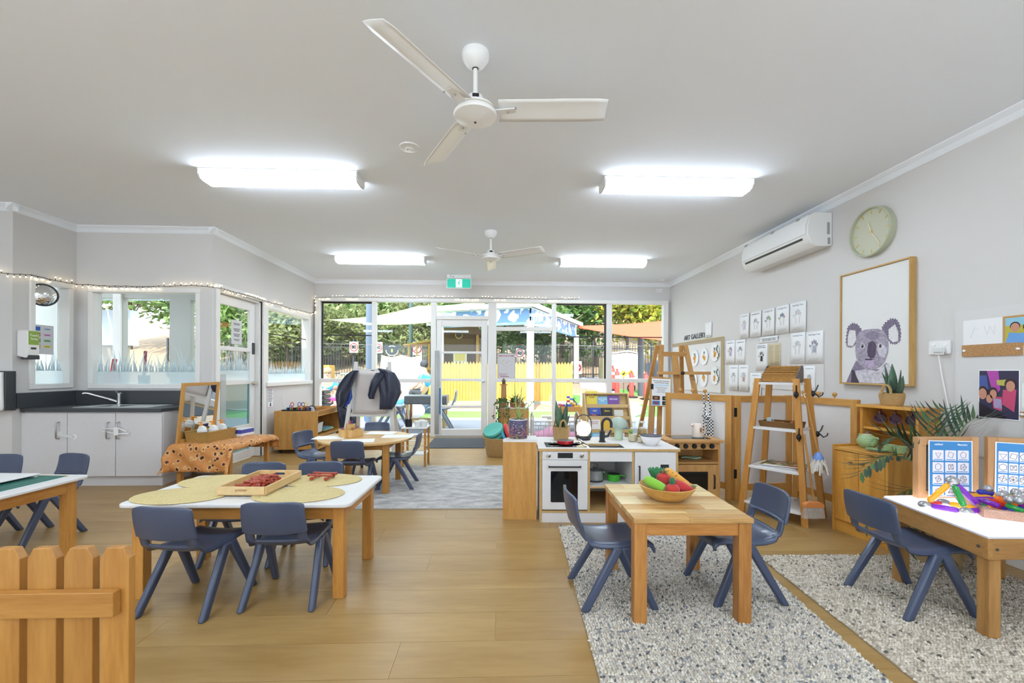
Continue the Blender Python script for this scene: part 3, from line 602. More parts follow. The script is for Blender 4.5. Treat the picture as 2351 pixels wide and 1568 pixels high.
# ---------------------------------------------------------------- fairy lights
mBulb = P('lit_fairy_bulb', 'fff6e0', .4, emit=6, ecol=(1, .9, .72)); fy = thing('fairy_lights', 'string of small warm fairy lights on black wire along the window tops', 'fairy lights')
pts = []
def seg(pl, n):
    for a, b in zip(pl, pl[1:]):
        for k in range(n): pts.append(a.lerp(b, k / n))
e = .028
A = [onY(q[0], q[1], YF - e) for q in ((-40, 622), (0, 626), (33, 630))] + [onX(q[0], q[1], XN + e) for q in ((66, 630), (110, 640), (150, 648), (176, 653))] + [onY(q[0], q[1], YN - e) for q in ((200, 653), (250, 657), (300, 657), (350, 657), (400, 657), (445, 655), (484, 659))] \
  + [onX(q[0], q[1], XL + e) for q in ((505, 661), (530, 668), (560, 676), (600, 688), (640, 700), (680, 711), (712, 718))] + [onY(724, 716, YB - .05), onY(722, 684, YB - .05)] + [onY(q[0], q[1], YB - .05) for q in ((760, 682), (850, 682), (950, 684), (1050, 684), (1150, 685), (1250, 687), (1328, 687))]
ln = [0]
for a, b in zip(A, A[1:]): ln.append(ln[-1] + (b - a).length)
wire = []; rb = random.Random(8); bl = M(); st = M(); s = 0; n = int(ln[-1] / .058)
for k in range(n + 1):
    q = ln[-1] * k / n; i = max(j for j in range(len(ln)) if ln[j] <= q + 1e-6); i = min(i, len(A) - 2)
    p = A[i].lerp(A[i + 1], (q - ln[i]) / (ln[i + 1] - ln[i])) + Vector((0, 0, rb.uniform(-.004, .004))); wire.append(p)
    s = rb.choice((-1, 1)) if k % 4 == 0 else s
    if k % 1 == 0:
        tip = p + Vector((rb.uniform(-.01, .01), -.004, (s or 1) * rb.uniform(.018, .032))); st.tube([p, tip], .003, 5); bl.sph(tip, .0062, 8, 6)
ob('wire', M().tube(wire, .0032, 5), mBlack, fy, smooth=True); ob('bulb_stems', st, mBlack, fy)['kind'] = 'stuff'; ob('bulbs', bl, mBulb, fy, smooth=True)['kind'] = 'stuff'
# ---------------------------------------------------------------- cloth covered table with mirror and basket
H = .42
tt = thing('cloth_covered_table', 'small wooden table under an orange bush-tucker print cloth', 'table', (-2.85, 4.70, 0), D(-5))
tt['label'] = 'small wooden table standing under an orange printed cloth'
ob('table_top', M().box(-.285, -.335, H - .03, .285, .335, H - .004), legw('y'), tt)
for i in (-1, 1):
    for j in (-1, 1): ob('leg', M().box(i*.25 - .022, j*.30 - .022, 0, i*.25 + .022, j*.30 + .022, H - .03), legw('z'), tt, bevel=.003)
def clothmat():
    m, t, b = nodes('orange_animal_print'); N = t.nodes; L = t.links; tc = N.new('ShaderNodeTexCoord')
    v = N.new('ShaderNodeTexVoronoi'); v.inputs['Scale'].default_value = 17; L.new(tc.outputs['Object'], v.inputs['Vector'])
    n = N.new('ShaderNodeTexNoise'); n.inputs['Scale'].default_value = 60; L.new(tc.outputs['Object'], n.inputs['Vector'])
    ad = N.new('ShaderNodeMath'); ad.operation = 'MULTIPLY_ADD'; ad.inputs[1].default_value = .45; L.new(n.outputs['Fac'], ad.inputs[0]); L.new(v.outputs['Distance'], ad.inputs[2])
    cr = N.new('ShaderNodeValToRGB'); cr.color_ramp.interpolation = 'CONSTANT'; e = cr.color_ramp.elements; e[0].color = lin('2a1f22'); e[1].position = .40; e[1].color = lin('7d4224')
    for p, c in ((.48, 'd8a46e'), (.56, 'e9cfa8'), (.63, 'd69a5e')): q = e.new(p); q.color = lin(c)
    L.new(ad.outputs[0], cr.inputs[0])
    mx = N.new('ShaderNodeMix'); mx.data_type = 'RGBA'; mx.blend_type = 'MULTIPLY'; mx.inputs[0].default_value = .55; L.new(cr.outputs[0], mx.inputs[6])
    hs = N.new('ShaderNodeValToRGB'); hs.color_ramp.elements[0].color = lin('f0c488'); hs.color_ramp.elements[1].color = lin('fff0c8'); sp = N.new('ShaderNodeSeparateColor'); L.new(v.outputs['Color'], sp.inputs[0]); L.new(sp.outputs[0], hs.inputs[0]); L.new(hs.outputs[0], mx.inputs[7])
    L.new(mx.outputs[2], b.inputs['Base Color']); b.inputs['Roughness'].default_value = .6; return m
cl = M(); w_, d_, dr = .30, .35, .2
def clf(u, v):
    x = -(w_ + .10) + u * (2 * w_ + .16); y = -(d_ + .27) + v * (2 * d_ + .42); ox, oy = max(0, abs(x) - w_), max(0, abs(y) - d_); sx, sy = math.copysign(1, x), math.copysign(1, y)
    drop = max(ox, oy) if min(ox, oy) == 0 else math.hypot(ox, oy)
    kx = min(ox, .02) + (.28 * ox if oy > 0 else .05 * ox); ky = min(oy, .02) + (.28 * oy if ox > 0 else .05 * oy); wv = .008 * math.sin(x * 25 + y * 31) * min(1, drop / .1)
    return (sx * (min(abs(x), w_) + kx + (wv if ox > 0 else 0)), sy * (min(abs(y), d_) + ky + (wv if oy > 0 else 0)), H - drop * .96 if drop > 0 else H)
co = ob('tablecloth', M().grid(clf, 40, 44), clothmat(), smooth=True, solid=.002, off=1, ang=70, loc=(-2.85, 4.70, 0), rot=(0, 0, D(-5))); tag(co, 'orange animal print cloth draped over the small table by the sink', 'tablecloth')
mrr = thing('framed_mirror', 'upright mirror in a pale wooden frame standing on the printed cloth', 'mirror', (-3.135, 4.66, H + .003), D(84), rot=(D(6), 0, D(85)))
mw_, mh_ = .235, .60
for s in (-1, 1): ob('frame_post', M().box(s*mw_ - .016, -.012, 0, s*mw_ + .016, .012, mh_), beech('z'), mrr, bevel=.002)
for z_ in (.0, mh_ - .032): ob('frame_rail', M().box(-mw_ + .016, -.012, z_, mw_ - .016, .012, z_ + .032), beech('x'), mrr, bevel=.002)
ob('mirror_panel', M().box(-mw_ + .016, -.003, .032, mw_ - .016, .003, mh_ - .032), mMirror, mrr)
mWick = weave('golden_wicker', 'd8ab5c', '8e6428', 75, axis='Z'); mSea = weave('seagrass', 'd6b27a', 'a07a45', 60, axis='Z')
def rbasket(name, label, loc, rz, w, d, h, mat, t=.012, flare=1.06, cat='basket', group=None):
    b = thing(name, label, cat, loc, rz, group); 
    for s in (-1, 1):
        ob('long_side', M().add([(s*w/2, -d/2, 0), (s*w/2, d/2, 0), (s*w/2*flare, d/2*flare, h), (s*w/2*flare, -d/2*flare, h)], [(0, 1, 2, 3)]), mat, b, solid=t)
        ob('short_side', M().add([(-w/2, s*d/2, 0), (w/2, s*d/2, 0), (w/2*flare, s*d/2*flare, h), (-w/2*flare, s*d/2*flare, h)], [(0, 1, 2, 3)]), mat, b, solid=t)
    ob('basket_base', M().box(-w/2, -d/2, 0, w/2, d/2, t), mat, b)
    W, D_ = w/2*flare, d/2*flare; ob('rim', M().tube([(-W, -D_, h), (W, -D_, h), (W, D_, h), (-W, D_, h)], t * .8, 8, True), mat, b, smooth=True); return b
rbasket('wicker_tray_basket', 'shallow rectangular wicker basket of soap bottles on the printed cloth', (-2.98, 4.66, H + .004), D(-8), .23, .36, .095, mWick)
mLab = P('orange_label', 'e08a2a', .5)
def pump(loc, rz, lab):
    t = thing('pump_bottle', lab, 'bottle', loc, rz); ob('bottle_body', M().prism(rrect(.085, .055, .012), 0, .105), P('white_hdpe', 'f0efec', .35), t, bevel=.006, smooth=True); ob('bottle_shoulder', M().prism([(-.04, .105), (.04, .105), (.035, .125), (.0, .14), (-.022, .14)], -.018, .018, 'y'), P('white_hdpe', 'f0efec', .35), t, bevel=.004)
    ob('pump_head', M().lathe([(.015, .137), (.015, .155), (.006, .157), (.006, .167), (.017, .168), (.017, .18), (0, .182)], 14, c=(-.012, 0, 0)).beam((-.012, 0, .174), (-.05, 0, .168), .012, .01), P('orange_pump', 'ef9a2c', .4), t, smooth=True); ob('label', M().box(-.03, -.0282, .015, .03, -.0275, .06), mLab, t)
pump((-3.0, 4.55, H + .02), D(-15), 'white pump bottle with orange pump at the mirror end of the wicker basket'); pump((-2.94, 4.63, H + .02), D(-20), 'white pump bottle with orange pump, middle of the wicker basket'); pump((-2.93, 4.76, H + .02), D(-18), 'white pump bottle with orange pump at the door end of the wicker basket')
tb = thing('tissue_box', 'white and blue tissue box on the printed cloth behind the basket', 'box', (-2.83, 4.96, H + .003), D(-8)); ob('carton', M().box(-.06, -.1, 0, .06, .1, .08), mWhite, tb, bevel=.002); ob('blue_band', M().box(-.0605, -.1005, .03, .0605, .1005, .072), P('box_blue', '4c50a8', .5), tb)
# ---------------------------------------------------------------- beech shelf unit
S0 = (-3.06, 6.10, 0); su = thing('shelf_unit', 'beech shelf unit on castors with a divided tray top', 'shelf', S0); W_, D_, Z0, Z1 = .59, .93, .055, .585
ob('end_panel', M().box(0, 0, Z0, W_, .02, Z1 - .03).box(0, 0, Z1 - .03, W_, .02, Z1), beech('z'), su, bevel=.002); ob('end_panel', M().box(0, D_ - .02, Z0, W_, D_, Z1), beech('z'), su, bevel=.002)
ob('back_panel', M().box(0, .02, Z0, .015, D_ - .02, Z1), beech('y'), su); ob('bottom_shelf', M().box(.015, .02, Z0, W_, D_ - .02, Z0 + .02), beech('y'), su); ob('middle_shelf', M().prism([(.015, .25), (W_, .21), (W_, .23), (.015, .27)], .02, D_ - .02, 'y'), beech('y'), su); ob('tray_floor', M().box(.015, .02, Z1 - .075, W_, D_ - .02, Z1 - .06), beech('y'), su)
ob('tray_lip', M().box(W_ - .018, .02, Z1 - .06, W_, D_ - .02, Z1), pine('y'), su); ob('tray_divider', M().box(W_ / 2 - .006, .02, Z1 - .06, W_ / 2 + .006, D_ - .02, Z1 - .002), pine('y'), su)
for y_ in (.33, .62): ob('tray_divider', M().box(.015, y_ - .006, Z1 - .06, W_ - .018, y_ + .006, Z1 - .004), pine('x'), su)
for x_ in (.06, W_ - .06):
    for y_ in (.06, D_ - .06): ob('castor', M().lathe([(0, -.012), (.025, -.012), (.025, .012), (0, .012)], 14, Matrix.Translation((x_, y_, .025)) @ Matrix.Rotation(math.pi / 2, 4, 'Y')).box(x_ - .014, y_ - .014, .03, x_ + .014, y_ + .014, Z0), mDark, su)
mTub = P('clear_tub', 'e8eaea', .3, alpha=.9)
def tub(loc, lab, w, d, h, rz=0):
    t = thing('plastic_tub', lab, 'tub', loc, rz); fl_ = 1.14; m = M()
    for s in (-1, 1): m.add([(s*w/2, -d/2, 0), (s*w/2, d/2, 0), (s*w/2*fl_, d/2*fl_, h), (s*w/2*fl_, -d/2*fl_, h)], [(0, 1, 2, 3)]).add([(-w/2, s*d/2, 0), (w/2, s*d/2, 0), (w/2*fl_, s*d/2*fl_, h), (-w/2*fl_, s*d/2*fl_, h)], [(0, 1, 2, 3)])
    m.poly([(-w/2, -d/2, 0), (w/2, -d/2, 0), (w/2, d/2, 0), (-w/2, d/2, 0)]); ob('tub_body', m, mTub, t, solid=.004); ob('tub_rim', M().tube([(-w/2*fl_, -d/2*fl_, h), (w/2*fl_, -d/2*fl_, h), (w/2*fl_, d/2*fl_, h), (-w/2*fl_, d/2*fl_, h)], .007, 6, True), mTub, t)
tub((-2.62, 6.27, .272), 'clear white tub on the upper shelf of the beech unit', .2, .2, .13); tub((-2.62, 6.62, .077), 'clear white tub on the bottom shelf of the beech unit', .22, .4, .11)
for k, (c, l) in enumerate((('cfd6d2', 'patterned grey'), ('9ccf5a', 'lime green'), ('7fc4de', 'sky blue'))):
    o = ob('folder', M().box(-.11, -.18, 0, .11, .18, .008), P('folder' + c, c, .5), loc=(-2.63, 6.66, .277 - .02 + .012 + k * .0085), rot=(0, D(4), D(3 * k))); tag(o, '%s paper folder stacked on the middle shelf of the beech unit' % l, 'folder')
cad = thing('black_desk_caddy', 'black desk caddy full of scissors and markers on the beech unit', 'caddy', (-2.82, 6.13, Z1 + .001)); cad.location = (-2.80, 6.20, Z1 - .058)
m = M().box(-.17, -.07, 0, .17, .07, .006)
for x_ in (-.17, -.057, .057, .164): m.box(x_, -.07, .006, x_ + .006, .07, .075)
m.box(-.17, -.07, .006, .17, -.064, .075).box(-.17, .064, .006, .17, .07, .095); ob('caddy_body', m, mBlack, cad)
rr = random.Random(2); pc_ = ['d83a3a', 'f0c52e', '3f8f3f', '3a62c0', 'e8e8e8', '7a4a2a', 'e07030', '58b0c8']
for k in range(26):
    x_ = rr.uniform(-.155, .155); y_ = rr.uniform(-.05, .05); L_ = rr.uniform(.09, .14)
    ob('marker', M().tube([(x_, y_, .012), (x_ + rr.uniform(-.02, .02), y_ + rr.uniform(-.01, .01), L_)], .0055, 6), P('marker' + pc_[k % 8], pc_[k % 8], .4), cad)
for x_, c in ((-.06, 'd83a3a'), (.04, '5a4a9a'), (.09, '5a4a9a'), (.13, 'f0c52e')):
    ob('scissor_handle', M().tube([(x_ + .022 * math.cos(a), 0, .145 + .026 * math.sin(a)) for a in [2*math.pi*i/12 for i in range(12)]], .005, 6, True), P('sciss' + c, c, .4), cad, smooth=True)
ob('paintbrush', M().tube([(-.13, 0, .01), (-.2, -.01, .26)], .004, 6), mWhite, cad)
tp_ = thing('tape_dispenser', 'black desk tape dispenser with a white roll on the beech unit', 'tape dispenser', (-2.60, 6.28, Z1 - .058), D(-10)); ob('dispenser_base', M().prism([(-.07, 0), (.08, 0), (.085, .055), (.06, .045), (.02, .02), (-.07, .03)], -.03, .03, 'y'), mBlack, tp_, bevel=.004); ob('tape_roll', M().lathe([(.022, -.012), (.045, -.012), (.045, .012), (.022, .012), (.022, -.012)], 24, Matrix.Translation((-.02, 0, .068)) @ Matrix.Rotation(math.pi / 2, 4, 'X')), mWhite, tp_, smooth=True)
ob('dispenser_arch', M().tube([(-.02 + .05 * math.cos(a), 0, .066 + .05 * math.sin(a)) for a in [math.pi * i / 8 for i in range(9)]], .012, 6), mBlack, tp_)
nw = thing('wall_notice', 'printed notice with a pink border on the wall beside the glazed door', 'notice', onX(621, 912, XL + .003)); nw.location.x = XL + .002
ob('sheet', M().box(0, -.09, -.145, .0015, .09, .145), mPaper, nw); bp_ = P('pink_border', 'b06a8a', .6); ob('border', M().box(.0015, -.085, -.14, .002, -.08, .14).box(.0015, .08, -.14, .002, .085, .14).box(.0015, -.08, .135, .002, .08, .14).box(.0015, -.08, -.14, .002, .08, -.135), bp_, nw)
m = M()
for k in range(9): m.box(.0015, -.065, .11 - k * .021, .002, .06 - (k % 3) * .012, .117 - k * .021)
ob('printed_text', m.prism([(-.02, -.125), (.02, -.125), (.012, -.085), (0, -.065), (-.012, -.085)], .0015, .002, 'x'), mInk, nw)
# ---------------------------------------------------------------- round table
mRT = wood('round_top_beech', 'ddb678', 'cfa260', 'x', rough=.33)
table('round_table', 'round beech drawing table with pencils and paper sheets', (-1.295, 4.38, 0), .9, .9, .49, mRT, legw, 0, ell=True, ls=.055, th=.022, ap=.06, api=-.0)
pcd = thing('pencil_caddy', 'round tiered wooden pencil holder on the round table', 'pencil holder', (-1.46, 4.42, .4905))
mCd = wood('caddy_birch', 'dcb577', 'c89a58', 'z'); 
for k in range(6): ob('cup', M().lathe([(.048, 0), (.05, .002), (.05, .075), (.042, .075), (.042, .01), (0, .01)], 18, c=(.068 * math.cos(k * 1.047), .068 * math.sin(k * 1.047), 0)), mCd, pcd, smooth=True)
ob('cup', M().lathe([(.045, 0), (.045, .125), (.038, .125), (.038, .01), (0, .01)], 18), mCd, pcd, smooth=True)
for k in range(24):
    a = rr.uniform(0, 6.28); q = .068 if k < 14 else 0; c = (q * math.cos(round(a / 1.047) * 1.047) + rr.uniform(-.02, .02), q * math.sin(round(a / 1.047) * 1.047) + rr.uniform(-.02, .02)); L_ = .155 if q == 0 else rr.uniform(.085, .1); cc = ['c0504d', '8a5a30', 'd6478a', 'b98a50', '2f4fae', '9a6a3a'][k % 6]
    ob('pencil', M().tube([(c[0], c[1], .012), (c[0] + rr.uniform(-.012, .012), c[1] + rr.uniform(-.012, .012), L_)], .004, 6), P('pencil' + cc, cc, .5), pcd)
for x_, y_, a, l in ((-1.63, 4.33, 4, 'shelf unit side'), (-1.22, 4.66, -3, 'easel side'), (-.99, 4.42, 2, 'grey rug side'), (-1.30, 4.13, 12, 'white table side')):
    o = ob('paper_sheet', M().box(-.149, -.105, 0, .149, .105, .001), mPaper, loc=(x_, y_, .4905), rot=(0, 0, D(a))); tag(o, 'blank white paper sheet on the %s of the round table' % l, 'paper')
# ---------------------------------------------------------------- white easel with smocks
ez = thing('white_easel', 'white wooden painting easel with a sheet of grey paper clipped on', 'easel', (-1.715, 6.0, 0)); mEz = P('easel_paint', 'd9d6d2', .5)
for s in (-1, 1):
    ob('front_leg', M().beam((s * .345, -.12, 0), (s * .225, .09, 1.27), .05, .022, up=(0, 1, 0)), mEz, ez); ob('rear_leg', M().beam((s * .30, .42, 0), (s * .2, .115, 1.2), .05, .022, up=(0, 1, 0)), mEz, ez)
ob('crossbar', M().beam((-.27, .0, .55), (.27, .0, .55), .03, .05), mEz, ez); ob('easel_board', M().beam((0, .0, .57), (0, .085, 1.17), .5, .012, up=(0, 1, 0)), mEz, ez)
ob('paper', M().grid(lambda u, v: (-.235 + .03 * v + u * (.45 - .07 * v), -.03 + .095 * v + .003 * math.sin(u * 9 + v * 14), .565 + .58 * v), 8, 10), P('easel_paper', 'c9c0bb', .7, bump=.2, bs=20), ez, smooth=True, solid=.002)
ob('clip', M().box(-.02, .07, 1.12, .03, .09, 1.155), mBlack, ez)
mSm = P('navy_nylon', '252b40', .42, bump=.9, bs=26, sheen=.3)
def cloth_lump(name, pts, par, wr, mat, dp=.05, seed=1, n=14):
    """hanging garment: list of (x, z, halfwidth) sections, front and back skins joined"""
    r_ = random.Random(seed); m = M(); K = n
    def sec(v):
        f = v * (len(pts) - 1); k = min(int(f), len(pts) - 2); q = f - k; a, b = pts[k], pts[k + 1]; return [a[i] + (b[i] - a[i]) * q for i in range(4)]
    ph = [r_.uniform(0, 6) for _ in range(4)]
    def fn(u, v):
        x, z, hw, y = sec(v); a = 2 * math.pi * u; fold = .8 + .3 * math.sin(5 * a + ph[0] + v * 3) + .22 * math.sin(9 * a + ph[1] - v * 5)
        return (x + hw * math.cos(a) * (1 + .05 * math.sin(7 * v + ph[2])), y + dp * (.35 + .65 * math.sin(math.pi * min(v * .9 + .12, 1)) ** .5) * math.sin(a) * fold, z)
    m.grid(fn, K * 2, 22); return ob(name, m, mat, par, smooth=True, ang=80)
sm = thing('navy_smock', 'navy nylon art smock hung over the easel corner', 'smock', (-1.715, 5.93, 0)); 
cloth_lump('smock_body', [(.19, 1.16, .05, .03), (.23, 1.12, .11, .02), (.27, .98, .145, -.01), (.285, .83, .135, -.02), (.25, .68, .11, -.03), (.23, .63, .09, -.03)], sm, .1, mSm, .07, 1)
cloth_lump('sleeve', [(.15, 1.12, .06, -.01), (.11, 1.02, .07, -.05), (.07, .92, .06, -.06), (.045, .82, .05, -.06), (.05, .77, .032, -.06)], sm, .06, mSm, .045, 2); cloth_lump('collar', [(.13, 1.18, .03, .02), (.17, 1.165, .055, .02), (.21, 1.13, .06, .0)], sm, .06, mSm, .05, 3)
s2 = thing('navy_smock', 'navy nylon art smock hung on the shelf unit side of the easel', 'smock', (-1.715, 5.97, 0)); cloth_lump('smock_body', [(-.2, 1.15, .04, .02), (-.26, 1.08, .08, .0), (-.33, .95, .10, -.01), (-.37, .82, .085, -.02), (-.38, .72, .06, -.02), (-.4, .66, .03, -.02)], s2, .1, mSm, .06, 4); cloth_lump('blue_lining', [(-.31, .93, .05, .03), (-.33, .8, .08, .03), (-.34, .7, .075, .03), (-.35, .66, .06, .03)], s2, .1, P('blue_nylon', '2f4a9c', .5), .03, 5)
ab = thing('apron_bundle', 'bundle of navy aprons hung from a peg at the window end of the beech unit', 'aprons', (-2.33, 6.75, 0)); cloth_lump('apron_cloth', [(-.04, .68, .04, .0), (-.02, .62, .1, .0), (.05, .45, .14, .0), (.09, .25, .15, .0), (.1, .06, .13, .0)], ab, .1, mSm, .09, 6); cloth_lump('blue_apron', [(.18, .3, .03, .02), (.22, .22, .06, .02), (.24, .12, .06, .02)], ab, .1, P('blue_nylon', '2f4a9c', .5), .04, 7)
ob('straps', M().tube([(-.08, 0, .64), (-.07, .0, .72), (-.01, .0, .74), (.02, 0, .66)], .008, 6), P('red_white_cord', 'c86a5a', .7), ab)
# paint trolley behind the round table
ty = thing('paint_trolley', 'small trolley of paint brushes and tubs beyond the round table', 'trolley', (-.98, 5.35, 0)); 
for i in (-1, 1):
    for j in (-1, 1): ob('post', M().box(i*.13 - .012, j*.13 - .012, 0, i*.13 + .012, j*.13 + .012, .46), legw('z'), ty)
ob('trolley_top', M().box(-.15, -.15, .46, .15, .15, .475), mWhite, ty, bevel=.003); ob('lower_shelf', M().box(-.13, -.13, .14, .13, .13, .155), mWhite, ty)
for z_ in (.2, .26, .32): ob('wire_rail', M().tube([(-.13, -.14, z_), (.13, -.14, z_)], .004, 6), mChrome, ty)
bc = thing('brush_pot', 'black pot of long paint brushes on the trolley', 'brush pot', (-1.06, 5.30, .476)); ob('pot', M().lathe([(.035, 0), (.04, .002), (.042, .09), (.036, .09), (.034, .01), (0, .01)], 18), mBlack, bc, smooth=True)
for k in range(8): a = k * .8; ob('brush', M().tube([(.012 * math.cos(a), .012 * math.sin(a), .012), (.05 * math.cos(a) - .02 * (k == 0), .03 * math.sin(a), rr.uniform(.16, .2) + (.1 if k == 0 else 0))], .004, 6), P('br' + ['8a3a3a', 'c9b090', 'd8d8d8', '553344'][k % 4], ['8a3a3a', 'c9b090', 'd8d8d8', '553344'][k % 4], .5), bc)
for k, (x_, y_) in enumerate(((-.95, 5.27), (-.87, 5.30), (-.92, 5.40))):
    t = thing('paint_tub', 'lidded clear paint tub on the trolley %s' % ('beside the brush pot', 'at the rug corner', 'at the window corner')[k], 'tub', (x_, y_, .476)); ob('tub_body', M().lathe([(.03, 0), (.036, .06), (0, .06)], 16), mTub, t, smooth=True); ob('lid', M().lathe([(.039, .06), (.039, .07), (0, .071)], 16), mWhite, t, smooth=True)
# ---------------------------------------------------------------- grey rug and door mat
def rugmat(name, c1, c2, sc, st=(1, 1, 1)):
    m, t, b = nodes(name); N = t.nodes; L = t.links; tc = N.new('ShaderNodeTexCoord'); mp = N.new('ShaderNodeMapping'); mp.inputs['Scale'].default_value = st; L.new(tc.outputs['Object'], mp.inputs[0])
    n = N.new('ShaderNodeTexNoise'); n.inputs['Scale'].default_value = sc; n.inputs['Detail'].default_value = 8; n.inputs['Roughness'].default_value = .75; L.new(mp.outputs[0], n.inputs['Vector'])
    cr = N.new('ShaderNodeValToRGB'); cr.color_ramp.elements[0].position = .35; cr.color_ramp.elements[1].position = .6; cr.color_ramp.elements[0].color = lin(c2); cr.color_ramp.elements[1].color = lin(c1); L.new(n.outputs['Fac'], cr.inputs[0]); L.new(cr.outputs[0], b.inputs['Base Color']); b.inputs['Roughness'].default_value = .95
    n2 = N.new('ShaderNodeTexNoise'); n2.inputs['Scale'].default_value = 300; L.new(tc.outputs['Object'], n2.inputs['Vector']); bp = N.new('ShaderNodeBump'); bp.inputs['Strength'].default_value = .4; bp.inputs['Distance'].default_value = .003; L.new(n2.outputs['Fac'], bp.inputs['Height']); L.new(bp.outputs[0], b.inputs['Normal']); return m
gr = thing('grey_rug', 'flat distressed grey rug beside the round table', 'rug', (-.46, 4.46, 0), D(-1)); ob('rug_body', M().box(-.74, -.82, 0, .74, .82, .007), rugmat('grey_rug_pile', 'cbc8c3', '8b8b8d', 5, (1, 2.5, 1)), gr); ob('bound_edge', M().box(-.745, -.826, 0, .745, -.818, .0075).box(-.745, .818, 0, .745, .826, .0075), P('rug_edge', 'a9a59e', .9), gr)
dm = ob('door_mat', M().box(-.44, -.48, 0, .44, .48, .01), P('charcoal_mat', '4c5054', .95, var=.3, vs=180, bump=.5, bs=300), loc=(-.615, 6.97, 0), rot=(0, 0, D(0)), bevel=.004); tag(dm, 'charcoal grey door mat inside the glazed exit door', 'door mat')
# ---------------------------------------------------------------- basket of discs
bk_ = thing('round_basket', 'round seagrass basket with a handle, full of coloured discs', 'basket', (.03, 5.93, 0))
ob('basket_wall', M().lathe([(.15, 0), (.165, .02), (.2, .24), (.205, .25), (.198, .255), (.19, .24), (.155, .02), (0, .018)], 36), mSea, bk_, smooth=True); ob('handle', M().tube([(-.19 - .02 * math.sin(a), -.05 + .1 * i / 8, .24 + .06 * math.sin(a)) for i, a in [(i, math.pi * i / 8) for i in range(9)]], .011, 8), mSea, bk_, smooth=True)
for k, (c, l, p, r_) in enumerate((('44a493', 'lower teal', (-.055, -.025, .262), (.5, -.4, 0)), ('3f9c8c', 'middle teal', (-.04, -.004, .213), (.5, -.4, 0)), ('6a3fb0', 'purple', (-.02, .018, .163), (.5, -.4, 0)), ('52b5a4', 'topmost teal', (-.073, -.048, .315), (.5, -.4, 0)), ('d5322f', 'red', (.135, .03, .26), (.15, 1.15, 0)), ('4ea8d2', 'sky blue', (.085, .0, .235), (.15, 1.15, 0)))):
    o = ob('disc', M().lathe([(0, -.022), (.13, -.022), (.142, -.012), (.142, .012), (.134, .022), (.12, .018), (0, .014)], 32), P('disc' + c, c, .45), smooth=True, loc=(.03 + p[0], 5.93 + p[1], p[2] + .04), rot=r_); tag(o, '%s padded plastic disc in the round seagrass basket' % l, 'disc', 'discs in the seagrass basket')
# ---------------------------------------------------------------- curved end cabinet and patterned pot
mKW = P('kitchen_white', 'e6e3e3', .35); mPly = ply
ec = thing('end_cabinet', 'tall narrow beech end cabinet with a rounded white top, beside the play kitchen', 'cabinet', (.05, 3.38, 0), D(-4))
qp = [(0, 0), (.262, 0), (.262, .22)] + [(.262 - .22 * math.sin(D(a)) * 1.19, .0 + .22 * math.cos(D(a)) ) for a in range(15, 91, 15)]
ob('cabinet_body', M().prism(qp, 0, .60), beech('z'), ec, bevel=.002); ob('cabinet_top', M().prism([(a * 1.0 , b) for a, b in qp], .60, .62), mKW, ec, bevel=.002)
pp = thing('patterned_plant_pot', 'cylindrical pot with a multicoloured scallop pattern and a trailing plant', 'potted plant', (.172, 3.46, .6205))
def potmat():
    m, t, b = nodes('scallop_print'); N = t.nodes; L = t.links; tc = N.new('ShaderNodeTexCoord'); mp = N.new('ShaderNodeMapping'); mp.inputs['Scale'].default_value = (30, 30, 42); L.new(tc.outputs['Object'], mp.inputs[0])
    w = N.new('ShaderNodeTexWave'); w.inputs['Scale'].default_value = .9; w.inputs['Distortion'].default_value = 7; w.inputs['Detail'].default_value = 1; w.wave_type = 'RINGS'; L.new(mp.outputs[0], w.inputs['Vector'])
    n = N.new('ShaderNodeTexNoise'); n.inputs['Scale'].default_value = .8; L.new(mp.outputs[0], n.inputs['Vector']); sp = N.new('ShaderNodeSeparateXYZ'); L.new(tc.outputs['Object'], sp.inputs[0])
    ad = N.new('ShaderNodeMath'); ad.operation = 'MULTIPLY_ADD'; ad.inputs[1].default_value = 4.6; L.new(sp.outputs[2], ad.inputs[0]); L.new(n.outputs['Fac'], ad.inputs[2])
    cr = N.new('ShaderNodeValToRGB'); e = cr.color_ramp.elements; cr.color_ramp.interpolation = 'CONSTANT'; e[0].color = lin('b08a3a'); e[1].position = .62; e[1].color = lin('c07a8e')
    for p, c in ((.72, '4a4658'), (.82, 'c9a8bc'), (.92, '3d5a78'), (1.0, '6f6a94')): q = e.new(min(p, 1)); q.color = lin(c)
    L.new(ad.outputs[0], cr.inputs[0]); mx = N.new('ShaderNodeMix'); mx.data_type = 'RGBA'; r = N.new('ShaderNodeValToRGB'); r.color_ramp.interpolation = 'CONSTANT'; r.color_ramp.elements[1].position = .5; L.new(w.outputs['Fac'], r.inputs[0]); L.new(r.outputs[0], mx.inputs[0]); L.new(cr.outputs[0], mx.inputs[6]); mx.inputs[7].default_value = lin('4c4a66'); L.new(mx.outputs[2], b.inputs['Base Color']); b.inputs['Roughness'].default_value = .35; return m
ob('pot', M().lathe([(.07, 0), (.073, .002), (.073, .15), (.068, .15), (.068, .12), (0, .12)], 40), potmat(), pp, smooth=True); ob('pot_rim', M().lathe([(.0735, .144), (.0735, .151), (.067, .151), (.067, .144)], 40), mWhite, pp); ob('soil', M().lathe([(.067, .122), (0, .126)], 24), P('soil', '3a2d22', .95, bump=.5, bs=80), pp)
rr = random.Random(21); mVine = P('pale_green_leaf', 'a9c07a', .5, rnd=.15); mStem = P('vine_stem', '9cb46a', .6)
